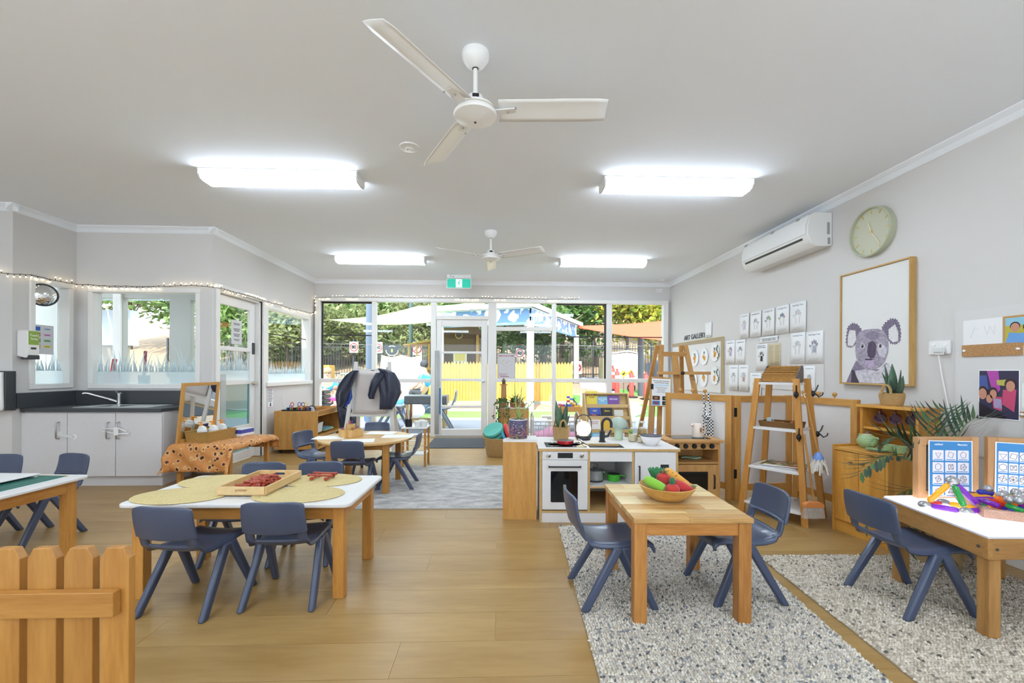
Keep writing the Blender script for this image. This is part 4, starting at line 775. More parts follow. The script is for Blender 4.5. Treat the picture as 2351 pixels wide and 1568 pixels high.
def spray(par, n, base, h, spread, lw, ll, seed, mat, droop=.3):
    r_ = random.Random(seed)
    for k in range(n):
        a = r_.uniform(0, 6.28); sp = spread * r_.uniform(.35, 1); hh = h * r_.uniform(.5, 1); p0 = Vector(base); pts_ = [p0 + Vector((sp * t * math.cos(a), sp * t * math.sin(a), hh * (t * (1 + droop) - droop * 1.3 * t * t * (1 + sp)))) for t in (0, .25, .5, .75, 1)]
        ob('stem', M().tube(pts_, [.003, .0028, .0025, .002, .0012], 5), mStem, par, smooth=True)
        for j in (1, 2, 3, 4):
            for s in (-1, 1):
                q = pts_[j]; b = a + s * r_.uniform(.7, 1.4); ob('leaf', M().leaf(q, q + Vector((math.cos(b), math.sin(b), r_.uniform(-.2, .5))) * ll * r_.uniform(.7, 1.1), lw, bend=.1), mat, par, smooth=True)
spray(pp, 7, (0, 0, .12), .22, .12, .011, .06, 4, mVine)
for k, (x_, z_) in enumerate(((-.03, .30), (.025, .26))): ob('tall_shoot', M().tube([(0, .0, .12), (x_ * .6, .02, .12 + z_ * .5), (x_, .0, .12 + z_), (x_ + .005, -.01, .13 + z_ * 1.1)], [.005, .0045, .003, .001], 6), mStem, pp, smooth=True)
# ---------------------------------------------------------------- play kitchen
KX, KY, KW, KD, KH = .33, 3.30, 1.05, .57, .566
pk = thing('play_kitchen', 'white and plywood play kitchen with oven, sink and fridge door', 'play kitchen', (KX, KY, 0), D(-2))
ox1, sx1 = .365, .70      # divisions
m = M(); hx0, hx1, hy0, hy1 = .385, .655, .03, .22      # sink hole
ob('worktop', M().box(-.012, -.012, KH - .022, hx0, KD, KH).box(hx1, -.012, KH - .022, KW + .012, KD, KH).box(hx0, -.012, KH - .022, hx1, hy0, KH).box(hx0, hy1, KH - .022, hx1, KD, KH), mKW, pk); ob('worktop_edge', M().box(-.0125, -.0135, KH - .0215, KW + .0125, -.011, KH - .003), mPly, pk)
ob('basin', M().box(hx0, hy0, KH - .10, hx1, hy1, KH - .095).box(hx0 - .004, hy0, KH - .1, hx0, hy1, KH - .003).box(hx1, hy0, KH - .1, hx1 + .004, hy1, KH - .003).box(hx0, hy1, KH - .1, hx1, hy1 + .004, KH - .003).box(hx0, hy0 - .004, KH - .1, hx1, hy0, KH - .003), mSteel, pk); ob('sink_rim', M().box(hx0 - .001, hy1 - .001, KH - .018, hx1 + .001, hy1 + .004, KH - .001), mPly, pk)
for x_ in (0, ox1, sx1, KW - .016): ob('upright_panel', M().box(x_, .0, .0 if x_ in (0, KW - .016) else .09, x_ + .016, KD - .02, KH - .022), mKW, pk); ob('ply_edge', M().box(x_ - .0003, -.0022, .0 if x_ in (0, KW - .016) else .09, x_ + .0163, .0005, KH - .022), mPly, pk)
ob('back_panel', M().box(0, KD - .02, .0, KW, KD - .008, KH - .022), mKW, pk); ob('base_board', M().box(.016, .004, 0, KW - .016, .02, .075), mKW, pk); ob('floor_panel', M().box(.016, 0, .075, KW - .016, KD - .02, .09), mPly, pk)
ob('middle_shelf', M().box(ox1 + .016, .0, .262, sx1, KD - .02, .276), mPly, pk); ob('shelf_surface', M().box(ox1 + .016, .003, .276, sx1, KD - .02, .279), mKW, pk); ob('sink_front', M().box(ox1 + .016, -.002, KH - .10, sx1, .012, KH - .022), mKW, pk)
ob('control_panel', M().box(.018, -.004, KH - .087, ox1 - .001, .012, KH - .024), mKW, pk); ob('clock_display', M().box(.135, -.0055, KH - .075, .25, -.003, KH - .035), mBlack, pk, bevel=.001)
for x_ in (.066, .318): ob('knob', M().lathe([(.017, 0), (.017, .006), (.013, .008), (.012, .02), (0, .021)], 18, Matrix.Translation((x_, -.004, KH - .055)) @ Matrix.Rotation(math.pi / 2, 4, 'X')), mChrome, pk, smooth=True)
od = ob('oven_door', M().box(.018, -.006, .10, ox1 - .002, .012, KH - .09), mKW, pk, bevel=.002); ob('oven_window', M().prism([(a + .185, b + .275) for a, b in rrect(.205, .235, .008)], -.0085, -.005, 'y'), P('oven_glass', '141618', .06), od)
ob('oven_handle', M().box(.065, -.032, KH - .142, .31, -.024, KH - .132).box(.065, -.03, KH - .142, .073, -.004, KH - .132).box(.302, -.03, KH - .142, .31, -.004, KH - .132), mBlack, od)
fd = ob('fridge_door', M().box(sx1 + .02, -.006, .10, KW - .018, .012, KH - .026), mKW, pk, bevel=.002); ob('door_handle', M().box(sx1 + .048, -.03, .27, sx1 + .056, -.022, KH - .13).box(sx1 + .048, -.026, .27, sx1 + .056, -.004, .278).box(sx1 + .048, -.026, KH - .138, sx1 + .056, -.004, KH - .13), mBlack, fd); ob('message_board', M().box(KW - .135, -.008, .245, KW - .072, -.005, KH - .12), P('chalk_black', '26282b', .7), fd, bevel=.001)
hb = ob('hob', M().box(.05, .045, KH, .365, .25, KH + .004), P('hob_glass', '26282a', .05), pk, bevel=.001); 
for x_ in (.12, .28): ob('hob_ring', M().lathe([(.05, .0042), (.053, .0046), (.056, .0042)], 28, c=(x_, .145, KH)), P('ring_print', '8a8f92', .4), hb)
R = Matrix.Translation((KX, KY, 0)) @ Matrix.Rotation(D(-2), 4, 'Z')
def K(x, y, z=KH + .0005): return R @ Vector((x, y, z))
# tap
tk = thing('play_tap', 'black toy mixer tap behind the play sink', 'tap', K(.535, .30)); mGun = P('gunmetal', '33363a', .4, .2)
ob('tap_body', M().lathe([(.028, 0), (.028, .008), (.022, .01), (.022, .085), (.024, .09), (.0, .092)], 18), mGun, tk, smooth=True); ob('spout', M().tube([(0, 0, .08)] + [(.0 + .035 - .035 * math.cos(a), -.02 * math.sin(a / 2), .15 + .045 * math.sin(a)) for a in [math.pi * i / 10 for i in range(11)]] + [(.07, -.02, .12)], .0115, 10), mGun, tk, smooth=True); ob('lever', M().tube([(.02, 0, .045), (.045, -.01, .05), (.07, -.015, .10)], [.012, .012, .008], 8), mGun, tk, smooth=True)
# frying pan, tongs, bowls
pn = thing('frying_pan', 'red toy frying pan with grey inside on the hob', 'frying pan', K(.21, .14, KH + .009), D(-90)); ob('pan_body', M().lathe([(.045, 0), (.06, .004), (.068, .028), (.066, .03), (.057, .008), (0, .006)], 30), P('pan_red', 'c22a33', .25), pn, smooth=True); ob('pan_lining', M().lathe([(.0655, .0295), (.0565, .0085), (0, .0068)], 30), P('pan_grey', '5a5e63', .4), pn, smooth=True); ob('handle', M().tube([(.062, 0, .02), (.085, 0, .026), (.095, 0, .022)], [.011, .012, .01], 8), P('pan_red', 'c22a33', .25), pn, smooth=True); ob('rivet_plate', M().box(.055, -.015, .012, .063, .015, .024), mChrome, pn)
tg = thing('toy_tongs', 'pair of shiny metal toy tongs beside the hob', 'tongs', K(.345, .10, KH + .008), D(20))
for s in (-1, 1): ob('tong_arm', M().tube([(s * .022, -.05, .004), (s * .018, .0, .008), (s * .008, .06, .03), (0, .075, .036)], .005, 6), mChrome, tg, smooth=True)
def bowl(name, lab, loc, prof, mat, rim=None, rp=None):
    t = thing(name, lab, 'bowl', loc); ob('bowl_body', M().lathe(prof, 36), mat, t, smooth=True)
    if rim: ob('rim', M().lathe(rp, 36), rim, t, smooth=True)
bowl('enamel_bowl', 'white enamel bowl with a navy rim on the fridge end of the worktop', K(.895, .16), [(.04, 0), (.042, .006), (.06, .018), (.078, .055), (.082, .075), (.079, .075), (.055, .022), (0, .012)], mWhite, P('navy_rim', '2c3450', .35), [(.081, .072), (.085, .0755), (.081, .079), (.077, .0755)])
# snake plant
mSnake = P('snake_leaf', '3f5a48', .4, var=.25, vs=30); mSnake2 = P('snake_leaf_pale', '4f6e54', .45, var=.2, vs=40)  # two leaf greens, used on alternate leaves
def snake(loc, lab, sc, leaves, pot_r, pot_h, hand):
    t = thing('snake_plant', lab, 'potted plant', loc); ob('woven_pot', M().lathe([(pot_r * .8, 0), (pot_r * .86, .01), (pot_r, pot_h * .75), (pot_r * .95, pot_h), (pot_r * .88, pot_h), (pot_r * .9, pot_h * .7), (0, pot_h * .7)], 28), mSea, t, smooth=True)
    for ang in hand:
        c, s = math.cos(ang), math.sin(ang); q = pot_r * 1.0; ob('rope_handle', M().tube([(q * c - s * .028 * math.cos(a), q * s + c * .028 * math.cos(a), pot_h * .9 + .055 * sc * math.sin(a)) for a in [math.pi * i / 10 for i in range(11)]], .0085, 7), mSea, t, smooth=True)
    for i, (dx, dy, h, w, tx, ty_) in enumerate(leaves):
        a = Vector((dx, dy, pot_h * .7)); b = Vector((dx + tx, dy + ty_, pot_h * .7 + h)); o = ob('leaf', M().leaf(a, b, w, nrm=(.1 * (i - 2), -1, 0), bend=.03, n=8), mSnake if i % 2 else mSnake2, t, smooth=True, solid=.004)
    return t
snake(K(.205, .40), 'snake plant in a handled woven pot on the play kitchen', 1.3, [(-.01, 0, .26, .055, -.035, 0), (.02, .01, .25, .05, .03, -.01), (0, -.02, .13, .035, -.05, -.02), (.015, -.02, .14, .03, .055, 0), (0, .02, .22, .04, .0, .03)], .072, .115, (math.pi / 2 + .3, -math.pi / 2 + .1))
# lantern lamp
ll = thing('lantern_lamp', 'glowing globe lantern with a black base and loop handle', 'lamp', K(.40, .42)); ob('base', M().lathe([(.055, 0), (.06, .006), (.06, .03), (.056, .035), (0, .035)], 28), mGun, ll, smooth=True); ob('globe', M().sph((0, 0, .092), (.064, .064, .066), 28, 18), P('lit_globe', 'fff3cf', .4, emit=1.1, ecol=(1, .93, .74)), ll, smooth=True); ob('loop_handle', M().tube([(-.064, 0, .015), (-.066, 0, .10)] + [(-.066 * math.cos(a), 0, .145 + .068 * math.sin(a)) for a in [math.pi * i / 12 for i in range(13)]] + [(.066, 0, .10), (.064, 0, .015)], .0045, 8), mGun, ll, smooth=True)
ml = thing('mushroom_lamp', 'sage green mushroom table lamp behind the black tap', 'lamp', K(.705, .44)); mSage = P('sage_metal', 'a9b9ae', .4); ob('lamp_stem', M().lathe([(.036, 0), (.036, .11), (0, .11)], 28), P('sage_stem', 'bccfb4', .4), ml, smooth=True); ob('lamp_shade', M().lathe([(.074, .105), (.076, .108), (.074, .135), (.062, .165), (.04, .185), (.018, .192), (0, .193)], 32), mSage, ml, smooth=True)
sc_ = thing('toy_succulent', 'small lime green toy succulent behind the glass bottles', 'plant', K(.82, .47)); ob('pot', M().lathe([(.022, 0), (.026, .03), (0, .03)], 14), P('lime_pot', '9ec63c', .5), sc_)
for k in range(9): a = k * .698; ob('leaf', M().leaf((0, 0, .028), (.045 * math.cos(a), .045 * math.sin(a), .05 + .02 * (k % 3)), .022, bend=.15), P('lime_leaf', '8fc23a', .5), sc_)
mJar = glassm('jar_glass', (.93, .95, .95), 1.0, 1.5); mOats = P('oats', 'd8c9a8', .9, var=.15, vs=150); mPasta = P('pasta', 'c9a066', .9, var=.3, vs=90)
def jar(loc, lab, r, h, fillh, mat):
    t = thing('glass_bottle', lab, 'bottle', loc); ob('glass', M().lathe([(r * .9, 0), (r, .006), (r, h * .5), (r * .85, h * .65), (r * .5, h * .8), (r * .5, h * .93)], 24), mJar, t, smooth=True); ob('cap', M().lathe([(r * .55, h * .92), (r * .55, h), (0, h)], 20), P('bottle_cap', 'd9d4ce', .4), t, smooth=True)
    if fillh: ob('contents', M().lathe([(r * .85, .004), (r * .93, .008), (r * .93, fillh), (0, fillh + .004)], 22), mat, t, smooth=True)
jar(K(.795, .33), 'glass bottle half full of pale oats', .034, .115, .06, mOats); jar(K(.83, .43), 'tall empty glass bottle between the filled bottles', .032, .155, .03, mOats); jar(K(.88, .36), 'glass bottle of brown pasta shells beside the enamel bowl', .036, .115, .05, mPasta); jar(K(.91, .45), 'tall glass bottle of straw pasta at the back of the worktop', .04, .155, .09, mPasta); jar(K(.85, .27), 'short glass jar of pale grains before the bottles', .03, .06, .04, mOats)
# pots on the shelf
sp_ = thing('steel_pot', 'steel toy stock pot with a glass lid on the kitchen shelf', 'pot', K(.45, .16, .2795)); ob('pot_body', M().lathe([(.05, 0), (.062, .01), (.068, .03), (.07, .08), (.072, .085), (.066, .085), (.064, .03), (0, .01)], 30), mSteel, sp_, smooth=True); ob('pot_base', M().lathe([(.05, -.0003), (.06, .0), (.064, .012), (.0, .012)], 30), mDark, sp_, smooth=True); ob('lid', M().lathe([(.072, .085), (.074, .09), (.06, .1), (.02, .106), (0, .107)], 30), P('smoky_lid', '8f9396', .12, .6), sp_, smooth=True)
ob('lid_handle', M().tube([(.028 * math.cos(a), 0, .104 + .035 * math.sin(a)) for a in [math.pi * i / 10 for i in range(11)]], .004, 7), mChrome, sp_, smooth=True)
for s in (-1, 1): ob('side_handle', M().tube([(s * .07 - .0, -.03 + .06 * i / 6, .07 + .02 * math.sin(math.pi * i / 6)) for i in range(7)], .004, 6), mChrome, sp_)
gs = thing('green_saucepan', 'bright green toy saucepan with a black inside on the kitchen shelf', 'saucepan', K(.60, .17, .2795), D(-12)); mG = P('sauce_green', '43b02e', .35); ob('pan_body', M().lathe([(.042, 0), (.048, .006), (.052, .055), (.049, .055), (.045, .01), (0, .008)], 28), mG, gs, smooth=True); ob('pan_lining', M().lathe([(.0485, .0545), (.0455, .0105), (0, .009)], 28), mDark, gs, smooth=True); ob('handle', M().beam((.048, 0, .045), (.1, -.012, .04), .016, .008), mG, gs, bevel=.003)
bb_ = thing('blue_toy_jug', 'blue plastic toy jug on the low kitchen shelf', 'jug', K(.60, .14, .091)); ob('jug_body', M().lathe([(.035, 0), (.045, .02), (.04, .06), (.02, .075), (.018, .085), (0, .085)], 20), P('toy_blue', '2f74cf', .35), bb_, smooth=True); ob('jug_handle', M().tube([(-.018, 0, .08), (-.05, 0, .07), (-.045, 0, .03)], .006, 7), P('toy_blue', '2f74cf', .35), bb_)
# ---------------------------------------------------------------- acacia table with fruit bowl
at = thing('acacia_table', 'square acacia plank table on the speckled rug, holding the fruit bowl', 'table', (.9, 2.235, .009), D(-1.5)); aw, ad_, ah = .545, .60, .479
rows_ = [.075, .06, .085, .07, .065, .08, .075, .09]; y = -ad_ / 2; rr = random.Random(11)
mAT = [wood('acacia_top%d' % k, c1, c2, 'x', sc=9, rough=.38, rnd=.1, knots=2.2) for k, (c1, c2) in enumerate((('e3cfa0', 'cbab72'), ('dfc48f', 'b98f56'), ('ead9b0', 'd6bd86'), ('cfa66a', 'a87a42')))]
for r_ in rows_:
    xs = [-aw / 2] + sorted(rr.uniform(-aw * .35, aw * .35) for _ in range(1)) + [aw / 2]
    for a, b in zip(xs, xs[1:]): ob('plank', M().box(a, y, ah - .022, b - .0006, y + r_ - .0006, ah), rr.choice(mAT), at, bevel=.0012)
    y += r_
lx, ly = aw / 2 - .035, ad_ / 2 - .035
for i in (-1, 1):
    for j in (-1, 1): ob('leg', M().box(i*lx - .029, j*ly - .029, 0, i*lx + .029, j*ly + .029, ah - .022), acac('z'), at, bevel=.003)
for j in (-1, 1): ob('apron', M().box(-lx + .029, j*(ly + .01) - .01, ah - .082, lx - .029, j*(ly + .01) + .01, ah - .022), acac('x'), at); ob('apron', M().box(j*(lx + .01) - .01, -ly + .029, ah - .082, j*(lx + .01) + .01, ly - .029, ah - .022), acac('y'), at)
bo = thing('bamboo_bowl', 'wide bamboo bowl of felt vegetables and fruit', 'bowl', (.887, 2.235, .4885)); mBam = wood('bamboo', 'dcb066', 'c08f45', 'x', sc=18, rough=.35); ob('bowl_body', M().lathe([(.06, 0), (.075, .003), (.115, .03), (.138, .068), (.141, .074), (.137, .075), (.132, .068), (.108, .034), (.06, .012), (0, .01)], 44), mBam, bo, smooth=True)
B0 = Vector((.887, 2.235, .4885)); felt = lambda n, c: P(n, c, .85, bump=.25, bs=120, sheen=.3)
def veg(name, lab, cat, loc, rot=(0, 0, 0)):
    t = thing(name, lab, cat, B0 + Vector(loc)); t.rotation_euler = rot; return t
v = veg('felt_cucumber', 'lime green felt cucumber in the bamboo bowl', 'toy vegetable', (-.075, -.03, .085), (0, D(22), D(-35))); ob('body', M().lathe([(0, -.06), (.018, -.055), (.026, -.03), (.027, .02), (.024, .048), (0, .058)], 14, Matrix.Rotation(math.pi / 2, 4, 'Y')), felt('felt_lime', '86bf3c'), v, smooth=True)
v = veg('felt_apple', 'red felt apple with a black leaf, top of the bamboo bowl', 'toy fruit', (-.02, .0, .105)); ob('body', M().lathe([(0, -.036), (.02, -.034), (.036, -.012), (.034, .016), (.02, .03), (0, .024)], 18), felt('felt_red', 'b8322c'), v, smooth=True); ob('stem', M().beam((0, 0, .02), (-.008, 0, .046), .008, .008), felt('felt_brown', 'a8643a'), v); ob('leaf', M().leaf((0, 0, .03), (.012, -.03, .05), .026), felt('felt_black', '26322a'), v, solid=.002); v.rotation_euler = (0, 0, .4)
v = veg('felt_radish', 'red felt radish with a dark green top at the front of the bamboo bowl', 'toy vegetable', (.0, -.07, .07)); ob('body', M().sph((0, 0, 0), (.036, .034, .028), 18, 12), felt('felt_red2', 'c0362f'), v, smooth=True); ob('leaf_top', M().lathe([(.004, .022), (.014, .028), (.016, .045), (.008, .058), (0, .06)], 7), felt('felt_dgreen', '2f6b43'), v, smooth=True)
v = veg('felt_chilli', 'long red felt chilli pepper beside the radish', 'toy vegetable', (.055, -.045, .075), (0, D(14), D(-22))); ob('body', M().lathe([(0, -.06), (.022, -.055), (.03, -.03), (.027, .01), (.014, .05), (0, .068)], 14, Matrix.Rotation(math.pi / 2, 4, 'Y')), felt('felt_red3', 'b93033'), v, smooth=True)
v = veg('felt_carrot', 'large orange felt carrot lying over the bowl edge', 'toy vegetable', (.06, .015, .105), (0, D(28), D(-12))); ob('body', M().lathe([(0, -.075), (.022, -.07), (.028, -.05), (.022, .0), (.012, .06), (0, .075)], 16, Matrix.Rotation(math.pi / 2, 4, 'Y')), felt('felt_orange', 'e0a544'), v, smooth=True)
for k in (-.045, -.02): ob('stitch', M().tube([(k, -.0275 + .003 * 1, .004), (k + .008, -.022, .018)], .0012, 5), mInk, v)
v = veg('felt_mandarin', 'orange felt mandarin with a green leaf by the bowl rim', 'toy fruit', (.085, -.025, .07)); ob('body', M().sph((0, 0, 0), (.032, .03, .026), 16, 10), felt('felt_orange2', 'dd8f35'), v, smooth=True); ob('leaf', M().leaf((.02, -.02, .01), (.05, -.03, .012), .024), felt('felt_dgreen', '2f6b43'), v, solid=.002)
v = veg('felt_lemon', 'yellow felt lemon behind the red apple', 'toy fruit', (.03, .01, .085)); ob('body', M().sph((0, 0, 0), (.036, .028, .026), 16, 10), felt('felt_yellow', 'e2cf55'), v, smooth=True)
v = veg('felt_banana', 'yellow felt banana half hidden at the back of the bowl', 'toy fruit', (-.06, .03, .075), (0, 0, .3)); ob('body', M().tube([(-.05, 0, .01), (-.025, 0, -.004), (.0, 0, -.008), (.03, 0, -.004), (.05, 0, .012)], [.008, .016, .018, .015, .006], 10), felt('felt_yellow2', 'd9b640'), v, smooth=True)
v = veg('felt_lettuce', 'dark green felt lettuce leaves standing up in the bamboo bowl', 'toy vegetable', (-.035, .045, .095))
for k in range(7): a = k * .9; ob('leaf', M().grid(lambda u, w, a=a: ((.012 + .035 * w) * math.cos(a + (u - .5) * 1.1) , (.012 + .03 * w) * math.sin(a + (u - .5) * 1.1), -.02 + .07 * w + .006 * math.sin(u * 18)), 8, 4), felt('felt_lettuce', '2f7d4c'), v, smooth=True, solid=.002)
v = veg('felt_lime_leaf', 'pale lime felt stalk between the lettuce and the carrot', 'toy vegetable', (.015, .05, .1)); ob('body', M().lathe([(.012, -.03), (.014, .0), (.018, .02), (.012, .03), (0, .028)], 8), felt('felt_lime2', 'a3cf45'), v, smooth=True)
# ---------------------------------------------------------------- speckled wool rugs
def rug(name, lab, poly, seed, mix, dens=.0125, ln=(.012, .02)):
    t = thing(name, lab, 'rug', (0, 0, 0)); ob('rug_backing', M().prism(poly, 0, .008), P('rug_back' + name, 'a89a84', .95), t)
    r_ = np.random.default_rng(seed); xs = [p[0] for p in poly]; ys = [p[1] for p in poly]; gx = np.arange(min(xs), max(xs), dens); gy = np.arange(max(min(ys), 1.05), max(ys), dens)
    X, Y = np.meshgrid(gx, gy); X = X.ravel() + r_.uniform(-.003, .003, X.size); Y = Y.ravel() + r_.uniform(-.003, .003, Y.size); inside = np.ones(X.size, bool); n = len(poly)
    for i in range(n):
        (ax, ay), (bx, by) = poly[i], poly[(i + 1) % n]; inside &= ((bx - ax) * (Y - ay) - (by - ay) * (X - ax)) > 0
    X, Y = X[inside], Y[inside]; N_ = X.size; L_ = r_.uniform(ln[0], ln[1], N_) / 2; A = r_.normal(.6, .5, N_) + np.where((np.round(Y / dens).astype(int) % 2) > 0, 1.9, 0); Wd = r_.uniform(.0045, .0065, N_); Hh = r_.uniform(.006, .011, N_)
    ca, sa = np.cos(A), np.sin(A); V = np.zeros((N_, 6, 3)); off = [(-1, 0, 0), (1, 0, 0), (0, -1, 0), (0, 1, 0), (-.25, 0, 1), (.3, 0, .9)]
    for k, (a, b, c) in enumerate(off): V[:, k, 0] = X + a * L_ * ca - b * Wd * sa; V[:, k, 1] = Y + a * L_ * sa + b * Wd * ca; V[:, k, 2] = .0075 + c * Hh
    fi = np.array([(0, 2, 4), (2, 5, 4), (2, 1, 5), (1, 3, 5), (3, 4, 5), (3, 0, 4)]); Fc = (np.arange(N_)[:, None, None] * 6 + fi[None]).reshape(-1, 3)
    me = bpy.data.meshes.new('wool_pile'); me.vertices.add(N_ * 6); me.vertices.foreach_set('co', V.ravel()); me.loops.add(Fc.size); me.loops.foreach_set('vertex_index', Fc.ravel().astype(np.int32)); me.polygons.add(len(Fc)); me.polygons.foreach_set('loop_start', np.arange(0, Fc.size, 3, dtype=np.int32)); me.polygons.foreach_set('loop_total', np.full(len(Fc), 3, np.int32)); me.update(calc_edges=True)
    pal = np.array([lin(c)[:3] for c, _ in mix]); ch = r_.choice(len(mix), N_, p=np.array([w for _, w in mix]) / sum(w for _, w in mix)); colr = np.repeat(pal[ch] * r_.uniform(.85, 1.15, (N_, 1)), 6, axis=0); colr = np.clip(np.c_[colr, np.ones(len(colr))], 0, 1)
    at_ = me.color_attributes.new('Col', 'FLOAT_COLOR', 'POINT'); at_.data.foreach_set('color', colr.ravel()); me.polygons.foreach_set('use_smooth', np.ones(len(Fc), bool)); me.materials.append(vcol('wool')); o = ob('wool_pile', me, None, t); o['kind'] = 'stuff'; return t
zf = lambda px, py: tuple(onZ(px, py, 0))[:2]
rug('speckled_wool_rug', 'grey and cream speckled wool rug under the fruit bowl table', [(.36, 1.05), (1.40, .98), (1.62, 3.15), (.46, 3.21)], 3, [('d9d2c6', 6), ('c8c0b4', 5), ('b3ada6', 2.5), ('868a90', 1.0), ('5c6068', .5)], .0115)
rug('oatmeal_wool_rug', 'oatmeal woven wool rug under the light table', [(1.52, .98), (2.9, .98), (2.9, 2.63), (1.63, 2.66)], 4, [('d4cabb', 6), ('c3b8a8', 5), ('aba091', 2), ('7d776f', .5), ('595652', .15)], .014, (.016, .024))
# ---------------------------------------------------------------- ceiling fans, detectors, exit sign
mFan = P('fan_white', 'f3f3f3', .3)
def fan(loc, a0, lab):
    t = thing('ceiling_fan', lab, 'ceiling fan', loc); ob('canopy', M().lathe([(.0, -.075), (.02, -.078), (.045, -.062), (.066, -.03), (.068, -.012), (.066, 0)], 30), mFan, t, smooth=True)
    ob('collar', M().lathe([(.014, -.08), (.016, -.076), (.016, -.07)], 16), mBlack, t); ob('down_rod', M().tube([(0, 0, -.06), (0, 0, -.235)], .011, 12), mFan, t, smooth=True)
    ob('motor_housing', M().lathe([(.012, -.205), (.036, -.215), (.045, -.25), (.048, -.262), (.09, -.27), (.098, -.285), (.098, -.298), (.06, -.3)], 32), mFan, t, smooth=True); ob('motor_ring', M().lathe([(.088, -.284), (.0985, -.2865), (.0985, -.2895), (.088, -.292)], 32), P('brass_line', 'b9a878', .4, .5), t)
    hb_ = ob('hub_cap', M().lathe([(.103, -.296), (.107, -.305), (.103, -.316), (.09, -.32), (.05, -.336), (.0, -.342)], 36), mFan, t, smooth=True); ob('cap_screw', M().sph((0, 0, -.342), .006, 8, 6), mBlack, hb_); ob('badge', M().box(-.012, -.05, -.245, .02, -.046, -.228), mBlack, t)
    for k in range(3):
        R_ = Matrix.Rotation(D(a0 + 120 * k), 4, 'Z')
        def bl(u, v): return (.115 + .53 * u, (.0 - .06 + .125 * v) * (1 - .04 * (1 - u)) * (1 - .12 * max(0, u - .93) / .07), -.287 + .012 * math.cos(v * 2.2) - .018 * (v - .5))
        b = ob('blade', M().grid(bl, 10, 6, T=R_), mFan, t, smooth=True, solid=.003, ang=80); ob('blade_arm', M().beam(R_ @ Vector((.085, 0, -.293)), R_ @ Vector((.2, 0, -.285)), .04, .004), mFan, b)
        for x_, y_ in ((.16, 0), (.20, .032), (.20, -.032)): ob('screw', M().sph(R_ @ Vector((x_, y_, -.2895 + (.004 if y_ > 0 else -.003))), .0055, 8, 5), mSteel, b)
fan((-.111, 2.157, ZC), -3, 'white three blade ceiling fan nearest the picket fence'); fan((-.072, 4.9, ZC), -30, 'white three blade ceiling fan before the exit sign')
t = thing('smoke_detector', 'round white smoke detector on the ceiling beside the front fan', 'smoke detector', (-.618, 3.078, ZC)); ob('detector_base', M().lathe([(.0, -.012), (.05, -.012), (.068, -.008), (.07, 0)], 28), mWhite, t, smooth=True); ob('sensor', M().lathe([(0, -.022), (.022, -.02), (.032, -.012)], 20), mFan, t, smooth=True); ob('indicator', M().sph((-.01, -.005, -.022), .004, 6, 4), mBlack, t)
t = thing('ceiling_sensor', 'small white ceiling sensor in the corner above the wooden easel', 'sensor', (2.838, 7.36, ZC)); ob('sensor_base', M().lathe([(0, -.02), (.04, -.018), (.055, 0)], 20), mWhite, t, smooth=True); ob('sensor_lens', M().sph((0, 0, -.018), (.015, .015, .01), 10, 6), mFan, t)
t = thing('power_outlet', 'white power outlet plate on the wall above the far right window', 'outlet', (2.882, YB + .018, 2.592)); ob('plate', M().box(-.058, -.008, -.036, .058, 0, .036), mWhite, t, bevel=.003)
m = M()
for s in (-1, 1): m.box(s * .03 - .012, -.0086, -.012, s * .03 - .009, -.008, .0).box(s * .03 + .009, -.0086, -.012, s * .03 + .012, -.008, .0).box(s * .03 - .0015, -.0086, -.022, s * .03 + .0015, -.008, -.012)
ob('socket_slots', m, mDark, t)
es = thing('exit_sign', 'green running man exit sign hung from the ceiling', 'exit sign', (-.622, 7.15, ZC)); ob('sign_housing', M().box(-.195, -.03, -.06, .195, .03, 0), mWhite, es, bevel=.004); mEG = P('exit_green', '1fa088', .5, emit=.35, ecol='22b398'); mEW = P('exit_white', 'f2faf6', .5, emit=.5, ecol='f2faf6')
ob('sign_frame', M().box(-.2, -.014, -.222, .2, .014, -.062), mWhite, es, bevel=.003); ob('sign_face', M().box(-.19, -.0155, -.213, .19, -.0142, -.07), mEG, es); ob('door_panel', M().box(-.05, -.0162, -.205, .05, -.0156, -.075), mEW, es)
m = M(); m.sph((.016, -.0166, -.096), (.011, .001, .011), 12, 6)
for a, b, w in (((.006, -.112), (-.004, -.15), .02), ((.0, -.112), (-.03, -.125), .007), ((-.03, -.125), (-.042, -.142), .006), ((.012, -.115), (.032, -.13), .007), ((.03, -.13), (.05, -.13), .006), ((-.006, -.148), (-.015, -.172), .01), ((-.015, -.172), (-.06, -.176), .008), ((.0, -.148), (.018, -.172), .01), ((.018, -.172), (.03, -.2), .009)): m.beam((a[0], -.0167, a[1]), (b[0], -.0167, b[1]), w, .0008, up=(0, -1, 0))
ob('running_figure', m, mEG, es)
for x_, y_, z_ in ((-.14, -.0304, -.03),): ob('sign_marks', M().box(x_ - .01, y_, z_, x_ + .02, y_ + .0006, z_ + .008).box(x_ + .03, y_, z_ - .012, x_ + .06, y_ + .0006, z_ - .004), mInk, es)
